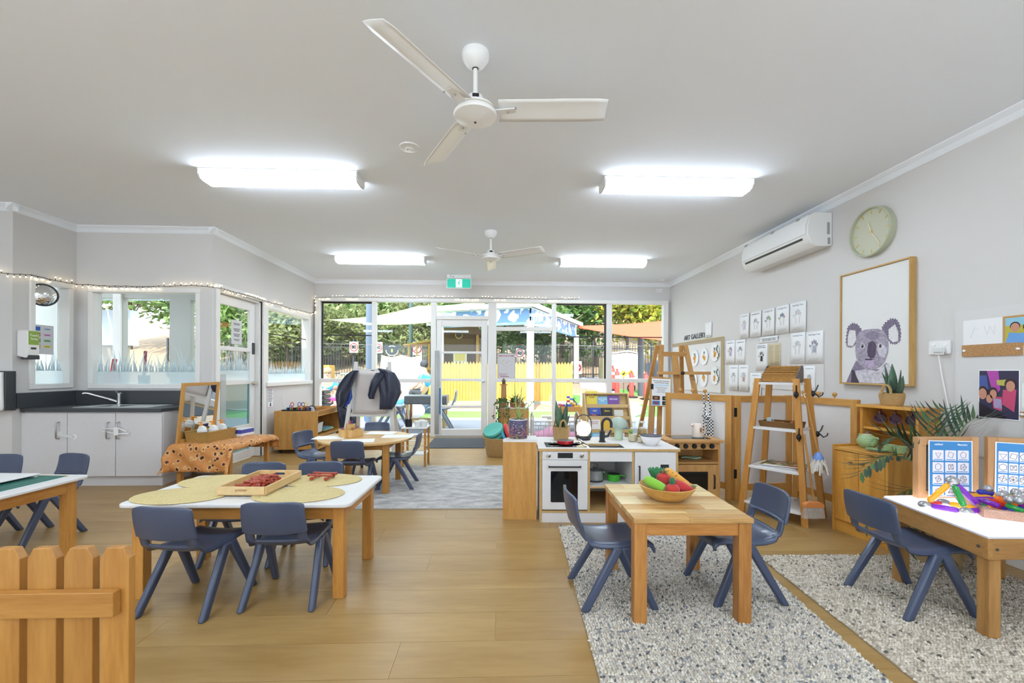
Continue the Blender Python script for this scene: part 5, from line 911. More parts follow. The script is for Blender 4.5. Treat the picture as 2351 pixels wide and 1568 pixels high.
# ---------------------------------------------------------------- air conditioner, clock, koala
ac = thing('air_conditioner', 'white split system air conditioner high on the right wall', 'air conditioner', (XR - .001, 0, 0)); Y0, Y1 = 3.90, 4.98
prf = [(0, 2.62), (-.17, 2.625), (-.205, 2.60), (-.235, 2.50), (-.235, 2.42), (-.2, 2.345), (-.15, 2.31), (0, 2.315)]
def xprism(prof, y0, y1): return M().add([(a, y0, b) for a, b in prof] + [(a, y1, b) for a, b in prof], [tuple(range(len(prof))), tuple(range(len(prof), 2 * len(prof)))] + [(i, (i + 1) % len(prof), len(prof) + (i + 1) % len(prof), len(prof) + i) for i in range(len(prof))])
ob('ac_body', xprism(prf, Y0, Y1), P('ac_white', 'e6e5e4', .25), ac, smooth=True, bevel=.006, ang=30)
ob('front_panel', xprism([(-.206, 2.598), (-.238, 2.50), (-.239, 2.425), (-.243, 2.425), (-.243, 2.50), (-.209, 2.602)], Y0 + .02, Y1 - .02), P('ac_gloss', 'eeeeee', .06), ac, smooth=True, ang=30); ob('air_slot', xprism([(-.226, 2.405), (-.2285, 2.405), (-.222, 2.385), (-.2195, 2.385)], Y0 + .08, Y1 - .06), mBlack, ac)
for y_ in (Y0 + .16, 4.45, Y1 - .05): ob('clip', M().box(-.215, y_ - .02, 2.592, -.19, y_ + .02, 2.612), P('clip_grey', '9a9c9c', .4), ac)
ob('side_label', M().box(-.05, Y0 - .0012, 2.42, -.025, Y0, 2.53), P('label_grey', '9a9a9c', .6), ac); ob('drain_cover', M().box(-.045, Y0 - .0012, 2.33, -.02, Y0, 2.39), P('clip_grey', '9a9c9c', .4), ac)
ck = thing('wall_clock', 'round sage green wall clock with gold markers', 'clock', (XR - .001, 3.455, 2.30), rot=(0, -math.pi / 2, 0)); mCk = P('clock_sage', 'b3b79e', .5)
ob('case', M().lathe([(0, 0), (.2, 0), (.2, .045), (.196, .048), (.188, .046), (.186, .022), (0, .02)], 56), mCk, ck, smooth=True); ob('dial', M().lathe([(0, .0203), (.1865, .0203), (.1865, .0222), (0, .0222)], 48), P('dial', 'c9c9b4', .7), ck); mGold = P('gold_marker', 'd8bd68', .35, .5)
for k in range(12):
    a = k * math.pi / 6; c, s = math.cos(a), math.sin(a); ob('hour_marker', M().beam((.145 * c, .145 * s, .0235), (.178 * c, .178 * s, .0235), .007, .003), mGold, ck)
def hand(ang, L, w, z): a = D(ang); return M().beam((-.02 * math.cos(a), .02 * math.sin(a) * -1 * -1, z), (L * math.cos(a), -L * math.sin(a), z), w, .003)
# local +X is up on the wall, local -Y is clockwise seen from the room
for nm, ang, L, w in (('hour_hand', -18, .085, .01), ('minute_hand', 144, .14, .007)): a = D(ang); ob(nm, M().beam((0, 0, .027), (L * math.cos(a), -L * math.sin(a), .027), w, .003), P('hand_cream', 'e6dcc0', .4), ck)
ob('hand_boss', M().lathe([(.01, .024), (.01, .031), (0, .031)], 14), mGold, ck)
kp = thing('koala_picture', 'large koala print in a thin oak frame on the right wall', 'picture', (XR - .002, 0, 0)); ky0, ky1, kz0, kz1 = 3.094, 3.754, 1.05, 2.005; mOak = wood('oak_frame', 'cfa868', 'b88f50', 'z', rough=.5)
for y_ in (ky0, ky1): ob('frame_side', M().box(-.045, y_ - (.012 if y_ == ky1 else 0), kz0, 0, y_ + (0 if y_ == ky1 else .012), kz1), mOak, kp, bevel=.001)
for z_ in (kz0, kz1 - .012): ob('frame_rail', M().box(-.045, ky0 + .012, z_, 0, ky1 - .012, z_ + .012), wood('oak_frame', 'cfa868', 'b88f50', 'y', rough=.5), kp, bevel=.001)
pr_ = ob('canvas_print', M().box(-.034, ky0 + .014, kz0 + .014, -.012, ky1 - .014, kz1 - .014), P('canvas', 'e4e3e1', .7), kp)
def fur(name, c, var, sc): return P(name, c, .9, var=var, vs=sc)
kc = (ky0 + ky1) / 2
def flat(name, polys, mat, lay, par):
    m = M()
    for p in polys: m.poly([(-.0345 - lay * .0004, a, b) for a, b in p])
    return ob(name, m, mat, par)
rk = random.Random(6)
def blob(cy, cz, ry, rz_, n=40, rough_=0.0, a0=0, a1=360):
    return [(cy + ry * math.cos(D(a0 + (a1 - a0) * i / n)) * (1 + rough_ * rk.uniform(-1, 1)), cz + rz_ * math.sin(D(a0 + (a1 - a0) * i / n)) * (1 + rough_ * rk.uniform(-1, 1))) for i in range(n)]
# picture px helper: crop position -> wall position (y decreases to the right of the picture)
def kq(px, py): v = onX(1900 + px * 260 / 1773, 730 + py * 230 / 1568, XR - .036); return (v.y, v.z)
flat('koala_body', [[kq(*q) for q in ((290, 1012), (380, 800), (450, 660), (560, 780), (700, 810), (820, 800), (920, 700), (1000, 780), (1060, 860), (1105, 1035), (1000, 1030))]], fur('fur_body', '8a7f92', .35, 60), 0, pr_)
flat('koala_chest', [[kq(*q) for q in ((420, 830), (600, 800), (780, 830), (950, 700), (1010, 830), (1010, 1025), (700, 1020), (500, 1012))]], fur('fur_chest', 'cfcbd4', .25, 40), 1, pr_)
flat('koala_dark_arm', [[kq(*q) for q in ((380, 805), (430, 830), (450, 920), (500, 1015), (370, 1013))]], fur('fur_arm', '4e4754', .5, 90), 2, pr_); flat('koala_dark_arm', [[kq(*q) for q in ((1040, 810), (1075, 880), (1105, 1035), (1030, 1030), (1020, 880))]], fur('fur_arm', '4e4754', .5, 90), 2, pr_)
def ear(pts, cx, cy, n=46):
    out = []
    for i in range(n):
        f = i / n * len(pts); k = int(f) % len(pts); q = f - int(f); a, b = pts[k], pts[(k + 1) % len(pts)]; x_ = a[0] + (b[0] - a[0]) * q; y_ = a[1] + (b[1] - a[1]) * q; s = 1 + (.09 if i % 2 else -.05); out.append(kq(cx + (x_ - cx) * s, cy + (y_ - cy) * s))
    return out
e1 = [(540, 190), (470, 100), (390, 80), (320, 140), (300, 260), (290, 380), (310, 450), (380, 460), (440, 420), (460, 300)]; e2 = [(850, 160), (900, 80), (990, 10), (1080, 20), (1130, 100), (1150, 240), (1140, 360), (1070, 410), (990, 400), (930, 300)]
flat('koala_ear', [ear(e1, 420, 260)], fur('fur_ear', '7c7286', .5, 110), 3, pr_); flat('koala_ear', [ear(e2, 1020, 210)], fur('fur_ear', '7c7286', .5, 110), 3, pr_)
flat('ear_tuft', [ear([(440, 200), (350, 190), (320, 300), (320, 430), (400, 440), (450, 340)], 385, 330)], fur('fur_white', 'e0dee0', .1, 60), 4, pr_); flat('ear_tuft', [ear([(960, 180), (1060, 100), (1110, 220), (1110, 360), (1030, 380), (960, 320)], 1030, 260)], fur('fur_white', 'e0dee0', .1, 60), 4, pr_)
flat('koala_head', [[kq(*q) for q in ((440, 420), (450, 310), (500, 220), (580, 185), (700, 170), (810, 170), (890, 210), (940, 290), (955, 420), (950, 540), (900, 680), (830, 760), (720, 815), (600, 810), (510, 740), (455, 640), (440, 530))]], fur('fur_head', 'a59cac', .35, 70), 5, pr_)
flat('forehead_shade', [[kq(*q) for q in ((600, 240), (720, 200), (820, 240), (800, 320), (700, 350), (610, 310))]], fur('fur_fore', '8f8598', .3, 80), 6, pr_); flat('cheek_light', [[kq(*q) for q in ((790, 400), (900, 430), (940, 520), (900, 620), (820, 600), (780, 500))]], fur('fur_cheek', 'c9c5cf', .15, 60), 6, pr_); flat('chin_light', [[kq(*q) for q in ((600, 640), (720, 650), (740, 760), (640, 780), (590, 720))]], fur('fur_chin', 'b9a9c4', .2, 50), 6, pr_)
flat('koala_nose', [[kq(*q) for q in ((635, 440), (650, 385), (700, 360), (750, 380), (770, 440), (760, 560), (730, 630), (680, 635), (640, 600), (625, 520))]], fur('nose', '5d5166', .2, 30), 7, pr_); flat('koala_mouth', [[kq(*q) for q in ((585, 640), (680, 638), (740, 650), (680, 662), (600, 660))]], fur('mouth', '4a4050', .2, 30), 7, pr_)
for ex, ey in ((552, 440), (832, 435)): flat('eye_ring', [[kq(ex + 34 * math.cos(D(a)), ey + 42 * math.sin(D(a))) for a in range(0, 360, 20)]], fur('eyering', 'd6d3da', .1, 40), 7, pr_); flat('koala_eye', [[kq(ex + 20 * math.cos(D(a)), ey + 32 * math.sin(D(a))) for a in range(0, 360, 20)]], P('eye_black', '1d1a20', .4), 8, pr_); flat('eye_glint', [[kq(ex - 4 + 6 * math.cos(D(a)), ey - 14 + 7 * math.sin(D(a))) for a in range(0, 360, 40)]], mPaper, 9, pr_)
# ---------------------------------------------------------------- drawings on the wall
xw = XR - .0005
rb_ = ob('pinboard', M().box(XR - .008, onX(1893, 800, XR).y, onX(1890, 900, XR).z, XR - .0005, onX(1664, 800, XR).y - .03, onX(1890, 765, XR).z), P('pinboard_paint', 'dcdad8', .8)); tag(rb_, 'wide off white pinboard holding the hand tracings', 'pinboard')
HND = [(-.45, -1), (-.4, -.35), (-.95, .1), (-1.02, .25), (-.88, .33), (-.42, .08), (-.5, .75), (-.44, .88), (-.3, .86), (-.24, .3), (-.12, 1.0), (-.02, 1.1), (.1, 1.0), (.08, .3), (.26, .88), (.38, .92), (.46, .8), (.28, .2), (.55, .5), (.68, .5), (.7, .38), (.4, -.2), (.38, -1)]
mPen = P('pencil_line', '77757c', .9); mType = P('small_type', '55555a', .9)
def sheet(x0, x1, yt0, yt1, yb0, lab, hand=True, cols=(), rot=0, title='Five People I Trust', mat=None, flip=1, lines=True, name='hand_tracing', cat='drawing', grp='hand tracings on the pinboard'):
    a = onX(x0, yt0, XR - .009); b = onX(x1, yt1, XR - .009); c = onX(x0, yb0, XR - .009); w = a.y - b.y; h = a.z - c.z; cy = (a.y + b.y) / 2; cz = (a.z + c.z) / 2
    t = thing(name, lab, cat, (XR - .0085, cy, cz), group=grp, rot=(math.pi / 2, 0, -math.pi / 2)); # local x right, y up, z into room
    curl = rk.uniform(.002, .006)
    ob('sheet', M().grid(lambda u, v: ((u - .5) * w, (v - .5) * h, .0008 + curl * (abs(u - .5) * 2) ** 3 * (1 - v)), 6, 3), mat or mPaper, t, smooth=True, solid=.0006)
    if title: text('title', title, w * .085, mType, t, (0, h * .40, .0022), (0, 0, 0), ext=.0001)
    if hand:
        s = w * .28; pts_ = [(flip * x_ * s, y_ * s * 1.05 + h * .02, .0026) for x_, y_ in HND]; ob('pencil_hand', M().tube(pts_, .0011, 4), mPen, t)
        for k, cc in enumerate(cols):
            if not cc: continue
            x_, y_, ang = ((-.8, .2, 140), (-.4, .62, 95), (-.02, .75, 90), (.3, .65, 82), (.56, .38, 60))[k] if k < 5 else (0, -.3, 90); L_ = .22 if k < 5 else .5; ob('crayon_fill', M().beam((flip * x_ * s - L_ * s * math.cos(D(ang)), y_ * s + h * .02 - L_ * s * math.sin(D(ang)), .0022), (flip * x_ * s + L_ * s * math.cos(D(ang)), y_ * s + h * .02 + L_ * s * math.sin(D(ang)), .0022), .16 * s if k < 5 else .6 * s, .0004, up=(0, 0, 1)), P('cray' + cc, cc, .95), t)
    if lines:
        m = M()
        for k in range(3): m.box(-w * .3, -h * (.34 + .035 * k), .0022, w * (.26 - .05 * k), -h * (.34 + .035 * k) + .0012, .0024)
        ob('written_lines', m, mPen, t)
    return t
U = 'hand tracing sheet '
sheet(1698.5, 1720, 723, 717, 778, U + 'with a lilac palm at the window end of the top row', cols=(0, 0, 0, 0, 0, 'd9c6e2')); sheet(1723, 1748, 718, 712, 776, U + 'with one violet finger, second in the top row', cols=('b8b2d6', 0, 0, '8a80c0', 0), flip=-1); sheet(1750.5, 1779, 712, 705, 772, U + 'with purple, grey and green fingers', cols=('7a62b8', 'a9a9a9', '9ab86a', '7fb06a', '8fbf7a')); sheet(1781, 1812, 705, 698, 768, U + 'with green, black, blue and red fingers', cols=('7fc06a', '8a8a8a', '3c3c44', '4a90c8', 'd08080')); sheet(1814, 1851, 697.5, 690, 765, U + 'with plain outlines above the crossed pencil hand', cols=())
sheet(1814.5, 1849, 765.5, 764.5, 836, U + 'with a wide empty outline in the lower row', cols=()); sheet(1850, 1890.5, 763, 758, 836, U + 'scribbled over in grey blue pencil', cols=('8a8fa8', '9a9db0', '8a8fa8', '9a9db0', '8a8fa8', 'b0b2c2'))
sheet(1667, 1688, 783.5, 781.5, 837, U + 'with a solid lilac hand beside the art board', cols=('c9a8cc', 'c9a8cc', 'b890bc', 'c9a8cc', 'c9a8cc', 'c9a8cc')); sheet(1689, 1711, 781.5, 779, 837, U + 'with pale blue fingers beside the lilac hand', cols=('c6d6e6', 'b8cce0', 'b8cce0', 'c6d6e6', 'c6d6e6')); sheet(1674.5, 1695, 839, 838, 896, U + 'in faint grey below the lilac hand', cols=()); sheet(1697, 1719, 838.5, 837, 897, U + 'with a rust red smudge below the pale blue fingers', cols=(0, 0, 0, 0, 0, 'c89a8a')); sheet(1723, 1748, 856, 855, 912, U + 'half hidden by the ladder shelf post', cols=()); sheet(1845, 1872, 840, 838, 905, U + 'half hidden behind the woven letter rack', cols=())
sheet(1736, 1762, 791, 790, 852, 'poster of a black handprint with coloured fingers', cols=('d8a040', '3a3a40', '4a58a8', 'd8b040', '3a3a40', '3a3a40'), title='Promoting Children’s\nSafety and Wellbeing', lines=False, name='handprint_poster', cat='poster', grp=None); sheet(1764, 1793, 790, 788, 842, 'beige printed information sheet beside the handprint poster', hand=False, title=None, mat=P('beige_paper', 'd3c6a6', .8), name='information_sheet', cat='poster', grp=None)
t = bpy.data.objects['information_sheet']; m = M()
for c_ in (-1, 1):
    for k in range(15): m.box(c_ * .055 - .045, .10 - k * .0155, .0024, c_ * .055 + .04 - (k % 4) * .006, .104 - k * .0155, .0026)
ob('printed_text', m, P('beige_ink', '9a8c70', .9), t)
sheet(1744.5, 1786, 775, 771.5, 789, 'white sign reading WHO KEEPS ME SAFE AT WALLABY', hand=False, title='WHO KEEPS ME SAFE AT WALLABY', lines=False, name='lettered_sign', cat='sign', grp=None); sheet(1619, 1634, 742, 740, 776, 'small framed notice above the art board', hand=False, title=None, name='framed_notice', cat='notice', grp=None)
for o in bpy.data.objects['lettered_sign'].children:
    if o.name.startswith('title'): o.location.y = 0; o.scale = (.8, 1.7, 1)
# art board
Ya, Yb = 5.79, 7.5; za, zb_ = .86, 1.625
abd = thing('art_board', 'art display board with a brown paper border and paper plates', 'display board', (XR - .0005, 0, 0)); ob('board', M().box(-.012, Ya, za, 0, Yb, zb_), P('board_white', 'e2e0de', .8), abd)
ob('brown_border', M().box(-.016, Ya, za, -.012, Ya + .07, zb_).box(-.016, Ya + .07, zb_ - .05, -.012, Yb, zb_), P('kraft', 'b09f88', .8), abd); ob('gold_trim', M().box(-.018, Ya - .006, za, -.012, Ya + .006, zb_).box(-.018, Ya, zb_ - .004, -.012, Yb, zb_ + .006), P('gold_trim', 'bfa95a', .3, .6), abd)
AG = thing('gallery_lettering', 'ART GALLERY letters on the wall above the art board', 'lettering', (XR - .004, onX(1595, 773, XR).y, onX(1595, 773, XR).z), rot=(math.pi / 2, 0, -math.pi / 2))
for wd, x0, x1 in (('ART', 1571, 1585), ('GALLERY', 1588, 1619)): o = text('word_' + wd.lower(), wd, .15, P('letter_black', '55565a', .6), AG, (AG.location.y - (onX(x0, 770, XR).y + onX(x1, 770, XR).y) / 2, 0, 0), (0, 0, 0), ext=.003, bold=.001); o.scale = (.78, .72, 1)
for k, (px, py, l) in enumerate(((1616, 818, 'second in the upper row'), (1641, 809, 'at the top corner of the border'), (1615, 868, 'second in the lower row'), (1641, 862, 'ringed with dark leaves'), (1595, 822, 'behind the wooden easel crossbar'), (1592, 872, 'behind the wooden easel ledge'))):
    p = onX(px, py, XR - .02); t = thing('paper_plate', 'paper plate pineapple collage %s' % l, 'collage', (XR - .013, p.y, p.z), group='paper plates on the art board', rot=(math.pi / 2, 0, -math.pi / 2)); ob('plate', M().lathe([(.125, .006), (.128, .01), (.12, .009), (.09, .003), (0, .002)], 32), mPaper, t, smooth=True)
    m = M(); [m.prism(rrect(.03 + .02 * rk.random(), .05, .01), .004 + .0007 * q_, .0055 + .0007 * q_, T=Matrix.Translation((rk.uniform(-.03, .03), rk.uniform(-.06, .02), 0)) @ Matrix.Rotation(rk.uniform(-.5, .5), 4, 'Z')) for q_ in range(5)]; ob('orange_shape', m, P('collage_orange', 'dd9a3a', .8), t); m = M(); [m.leaf((0, .03, .0085 + .0006 * q_), (rk.uniform(-.035, .035), .075, .0095 + .0006 * q_), .02) for q_ in range(4)]; ob('crown_leaves', m, P('collage_grey_green', '6f8a84', .8), t)
    if k in (1, 3):
        m = M(); [m.leaf((.07 + .03 * math.sin(j), -.08 + j * .025, .01), (.1 + .03 * math.sin(j), -.075 + j * .028, .012), .03) for j in range(7)]; ob('leaf_garland', m, P('collage_dark_leaf', '3f5a34', .8), t)
# ---------------------------------------------------------------- toy stove and folding panels
sv = thing('toy_stove', 'natural wood toy stove with black knobs and ceramic top', 'toy stove', (1.49, 3.73, 0), D(-1)); W_, D_, H_ = .455, .30, .56; oakx, oakz = wood('stove_ash', 'd3a468', 'b9864a', 'x', sc=9), wood('stove_ash', 'd3a468', 'b9864a', 'z', sc=9)
ob('stove_top', M().box(-.025, -.03, H_ - .022, W_ + .02, D_, H_), oakx, sv, bevel=.003); ob('ceramic_hob', M().box(.06, .04, H_, W_ - .06, D_ - .05, H_ + .003), P('hob_glass', '26282a', .05), sv)
for x_ in (0, W_ - .018): ob('side_panel', M().box(x_, 0, 0, x_ + .018, D_, H_ - .022), oakz, sv)
ob('back_panel', M().box(.018, D_ - .012, 0, W_ - .018, D_, H_ - .022), oakz, sv); ob('knob_panel', M().box(.018, .0, H_ - .085, W_ - .018, .016, H_ - .024), oakx, sv); ob('shelf', M().box(.018, .0, H_ - .21, W_ - .018, D_ - .012, H_ - .195), oakx, sv); ob('floor_board', M().box(.018, .0, .03, W_ - .018, D_ - .012, .045), oakx, sv)
for k in range(5): ob('knob', M().lathe([(.021, 0), (.021, .012), (.016, .02), (0, .021)], 18, Matrix.Translation((.075 + k * .076, 0, H_ - .055)) @ Matrix.Rotation(math.pi / 2, 4, 'X')), mBlack, sv, smooth=True)
dv = ob('oven_door', M().box(.022, -.012, .05, .085, .004, H_ - .215).box(W_ - .11, -.012, .05, W_ - .022, .004, H_ - .215).box(.085, -.012, .05, W_ - .11, .004, .1).box(.085, -.012, H_ - .275, W_ - .11, .004, H_ - .215), oakz, sv); ob('door_window', M().box(.085, -.004, .1, W_ - .11, .0, H_ - .275), P('oven_glass', '141618', .06), dv); ob('door_handle', M().tube([(W_ - .06, -.012, .14), (W_ - .06, -.03, .145), (W_ - .06, -.03, .25), (W_ - .06, -.012, .255)], .006, 8), mBlack, dv)
kt = thing('toy_kettle', 'cream toy kettle on the stove', 'kettle', (1.80, 3.84, .5635), D(10)); mKt = P('kettle_cream', 'e6d8cc', .3); ob('kettle_body', M().lathe([(.046, 0), (.048, .006), (.042, .10), (.036, .118), (.03, .125), (0, .128)], 28), mKt, kt, smooth=True); ob('base_ring', M().lathe([(.049, 0), (.05, .008), (.046, .01)], 28), P('kettle_base', '8e8f92', .3), kt); ob('handle', M().tube([(.036, 0, .105), (.07, 0, .108), (.076, 0, .08), (.07, 0, .035), (.046, 0, .025)], .0075, 8), mKt, kt, smooth=True); ob('spout', M().beam((-.035, 0, .1), (-.055, 0, .118), .025, .018), mKt, kt); ob('level_window', M().box(-.008, -.047, .05, .008, -.0425, .09), P('copper', 'b98a5a', .3, .4), kt)
gl = ob('oven_cloth', M().grid(lambda u, v: (-.09 + .18 * u, -.04 + .09 * v, .006 + .008 * math.sin(u * 7 + v * 5) + .008), 10, 5), P('mint_cloth', '9cb8a0', .8), smooth=True, solid=.003, loc=(1.74, 3.86, H_ - .193)); tag(gl, 'folded mint toy cloth on the open shelf of the wooden stove', 'cloth')
def panel(a, b, lab, h=.94, pegs=(), grp='folding divider panels'):
    a = Vector(a + (0,)); b = Vector(b + (0,)); L_ = (b - a).length; ang = math.atan2(b.y - a.y, b.x - a.x); t = thing('divider_panel', lab, 'divider', a, ang, group=grp)
    for x_ in (0, L_ - .055): ob('post', M().box(x_, -.018, 0, x_ + .055, .018, h), beech('z'), t, bevel=.003)
    for z_ in (.09, h - .06): ob('rail', M().box(.055, -.016, z_, L_ - .055, .016, z_ + .058), beech('x'), t, bevel=.002)
    ob('acrylic_sheet', M().box(.055, -.003, .148, L_ - .055, .003, h - .06), P('milky_acrylic', 'e3dedb', .35, trans=.0), t)
    for x_ in pegs: ob('peg', M().lathe([(.006, h - .002), (.006, h + .012), (.014, h + .017), (.019, h + .028), (.016, h + .042), (0, h + .048)], 14, c=(x_, 0, 0)), beech('z'), t, smooth=True)
    return t
p1 = panel((1.72, 4.36), (2.115, 3.84), 'beech divider panel with milky acrylic behind the toy stove', pegs=(.15, .28, .40)); p2 = panel((2.13, 3.835), (2.68, 3.875), 'beech divider panel with milky acrylic behind the ladder shelf', pegs=(.22, .32)); p3 = panel((2.70, 3.86), (2.79, 3.26), 'beech divider panel between the ladder shelf and the hutch', pegs=(.1, .25, .40))
for z_ in (.2, .75): ob('hinge', M().box(-.012, -.024, z_, .012, -.016, z_ + .08), mBlack, p2)
lan = thing('checked_lanyard', 'black and white checked lanyard with a pouch hanging on a divider peg', 'lanyard', (1.955, 3.97, .55), D(-50)); mChk = None
def chk():
    m, t, b = nodes('checker_strap'); c = t.nodes.new('ShaderNodeTexChecker'); c.inputs['Scale'].default_value = 70; c.inputs[1].default_value = lin('1b1b1e'); c.inputs[2].default_value = lin('e8e8e8'); tc = t.nodes.new('ShaderNodeTexCoord'); t.links.new(tc.outputs['Object'], c.inputs['Vector']); t.links.new(c.outputs['Color'], b.inputs['Base Color']); return m
mChk = chk()
ob('strap', M().grid(lambda u, v: (-.028 + (.006 * math.sin(v * 6)) + .02 * u, -.03 - .005 * math.sin(v * 9), .20 + .20 * v), 2, 10), mChk, lan, solid=.003); ob('strap', M().grid(lambda u, v: (.02 + (.01 * math.sin(v * 5)) + .02 * u, -.032, .18 + .22 * v - .04 * (v > .8) * 0), 2, 10), mChk, lan, solid=.003); ob('knot', M().sph((.0, -.035, .19), (.04, .014, .03), 12, 8), mChk, lan, smooth=True); ob('pouch', M().prism(rrect(.09, .17, .012), -.04, -.025, 'y', T=Matrix.Translation((.02, 0, .08))), mChk, lan); ob('strap_tail', M().grid(lambda u, v: (-.01 + .02 * u + .02 * v, -.045, .2 - .17 * v), 2, 8), mChk, lan, solid=.003)
# ---------------------------------------------------------------- ladder shelf
lc = (2.31, 3.45); ls = thing('ladder_shelf', 'four tier wooden ladder shelf with white shelves and black hooks', 'shelf', (lc[0], lc[1], 0), D(36)); hx_, hy_ = .19, .23; kTop = .60; HT = 1.10
def lp(i, j, z): s = 1 - (1 - kTop) * z / HT; return (i * hx_ * s, j * hy_ * s, z)
for i in (-1, 1):
    for j in (-1, 1): ob('leg', leg4(M(), lp(i, j, HT), lp(i, j, 0), .026, .046), legw('z'), ls, bevel=.003)
for z_ in (.085, .375, .69, 1.05):
    s = 1 - (1 - kTop) * z_ / HT; ob('shelf_board', M().prism(rrect(2 * hx_ * s + .05, 2 * hy_ * s - .03, .02), z_, z_ + .018), mWhiteLam, ls, bevel=.002)
def hook(p, par, d):
    d = Vector(d); p = Vector(p); ob('hook', M().tube([p, p + d * .02, p + d * .045 + Vector((0, 0, -.025)), p + d * .07 + Vector((0, 0, -.01)), p + d * .075 + Vector((0, 0, .01))], .005, 7).tube([p, p + d * .025 + Vector((0, 0, .03)), p + d * .04 + Vector((0, 0, .07))], .005, 7), mBlack, par, smooth=True); ob('hook_plate', M().sph(p, (.018, .018, .024), 12, 8), mBlack, par, smooth=True)
for z_ in (.98, .66): a = lp(-1, -1, z_); hook((a[0] - .014, a[1], z_), ls, (-.9, -.35, 0)); a = lp(1, -1, z_); hook((a[0] + .005, a[1] - .026, z_), ls, (.65, -.75, 0))
RL = Matrix.Translation((lc[0], lc[1], 0)) @ Matrix.Rotation(D(36), 4, 'Z')
mop = thing('toy_mop', 'child size string mop with a blue head hanging on the ladder shelf', 'mop', (2.375, 3.135, .1)); ob('handle', M().tube([(-.06, .05, .86), (.0, .0, .45)], .008, 8), pine('z'), mop, smooth=True); ob('mop_head', M().lathe([(.012, .46), (.02, .45), (.035, .42), (.035, .405), (0, .405)], 14), P('mop_blue', '6f93d6', .5), mop, smooth=True); m = M(); rr = random.Random(9)
for k in range(26): a = k * .2417; q = .012 + .02 * (k % 3) / 2; r2 = .05 + .04 * rr.random(); m.tube([(q * math.cos(a), q * math.sin(a), .41), (r2 * .7 * math.cos(a), r2 * .6 * math.sin(a), .36), (r2 * math.cos(a), r2 * .7 * math.sin(a), .30 + .03 * rr.random())], .0065, 5)
ob('mop_strings', m, P('mop_cotton', 'd5cfc6', .9), mop, smooth=True)['kind'] = 'stuff'; ob('hang_loop', M().tube([(-.06, .05, .855), (-.07, .06, .89), (-.055, .055, .89)], .003, 5), mWhite, mop)
bro = thing('toy_broom', 'child size broom with an orange head hanging on the ladder shelf', 'broom', (2.305, 3.10, 0)); ob('handle', M().tube([(-.02, .06, .69), (.015, .0, .20)], .008, 8), pine('z'), bro, smooth=True); ob('broom_head', M().prism([(-.065, .165), (.08, .165), (.08, .19), (.05, .205), (-.04, .205), (-.065, .19)], -.018, .018, 'y'), P('broom_orange', 'd98a4e', .5), bro, bevel=.003); m = M()
for k in range(40): x_ = -.06 + .136 * (k % 20) / 19; y_ = -.008 + .016 * (k // 20); m.beam((x_, y_, .166), (x_ * 1.12, y_ * 1.5, .085), .003, .003)
ob('bristles', m, P('bristle', 'cfcac4', .8), bro)['kind'] = 'stuff'
db = thing('dusting_brush', 'small wooden dusting brush with grey strands on the bottom ladder tier', 'brush', RL @ Vector((.03, -.13, .1055)), D(60)); ob('handle', M().tube([(-.09, 0, .012), (-.03, 0, .014)], .011, 8), pine('x'), db, smooth=True); m = M()
for k in range(40): a = rr.uniform(-1.3, 1.3); m.tube([(-.03, 0, .014), (.0 + .03 * math.cos(a), .03 * math.sin(a), .028), (.02 + .045 * math.cos(a), .05 * math.sin(a), rr.uniform(.006, .045))], .003, 4)
ob('strands', m, P('strand_grey', 'a49a90', .9), db)['kind'] = 'stuff'
wl = ob('white_lid', M().lathe([(.03, 0), (.032, .015), (0, .018)], 18), mWhite, smooth=True, loc=RL @ Vector((-.06, .08, .1035))); tag(wl, 'small white lid on the bottom ladder tier', 'saucer')  # a loose white lid
lr = thing('letter_rack', 'woven seagrass letter rack with grey ends on top of the ladder shelf', 'letter rack', RL @ Vector((0.0, .0, 1.0685)), D(-54)); mBr = weave('braided_grass', 'c8924a', '8a5c24', 60, axis='Z')
for s in (-1, 1): ob('end_board', M().prism([(-.075, 0), (.065, 0), (.075, .04), (.075, .11), (.06, .135), (.03, .135), (-.07, .05)], s * .125 - .004, s * .125 + .004, 'x'), P('rack_grey', '6a625c', .6), lr, bevel=.002)
for k, (y_, h_) in enumerate(((-.068, .07), (-.03, .09), (.005, .108), (.04, .122), (.07, .13))):
    ob('woven_divider', M().box(-.121, y_ - .003, .004, .121, y_ + .003, h_ - .006), mBr, lr); ob('braid', M().tube([(-.121 + .242 * i / 16, y_, h_ - .004 + .002 * math.sin(i * 2.5)) for i in range(17)], .008, 6), mBr, lr, smooth=True)
tyb = rbasket('rattan_tray', 'dark rattan tray of toy food on the second ladder tier', RL @ Vector((-.0, .0, .7085)), D(38 + 90), .26, .17, .04, weave('dark_rattan', '9a6b35', '5a3a18', 110, axis='Z'), t=.008, cat='tray')
mk = thing('toy_milk_carton', 'pale blue toy milk carton in the rattan tray', 'toy', RL @ Vector((-.03, .075, .717)), D(30)); ob('carton', M().box(-.028, -.018, 0, .028, .018, .062), P('milk_blue', 'b9d0d6', .5), mk, bevel=.006); text('carton_text', 'MILK', .016, P('red_ink', 'b03a3a', .7), mk, (0, -.019, .04))
for k, (c, l, p, d) in enumerate((('e0aa4a', 'orange bun', (.0, -.0, .73), (.035, .025, .018)), ('e8cf30', 'yellow butter', (.03, -.04, .727), (.03, .02, .015)), ('e6e4dc', 'cream', (-.02, -.085, .725), (.025, .02, .012)), ('d8763a', 'red orange', (.04, -.06, .735), (.015, .015, .02)))):
    o = ob('toy_food', M().sph((0, 0, 0), d, 14, 8), P('food' + c, c, .5), smooth=True, loc=RL @ Vector(p)); tag(o, '%s toy food piece in the rattan tray' % l, 'toy food')
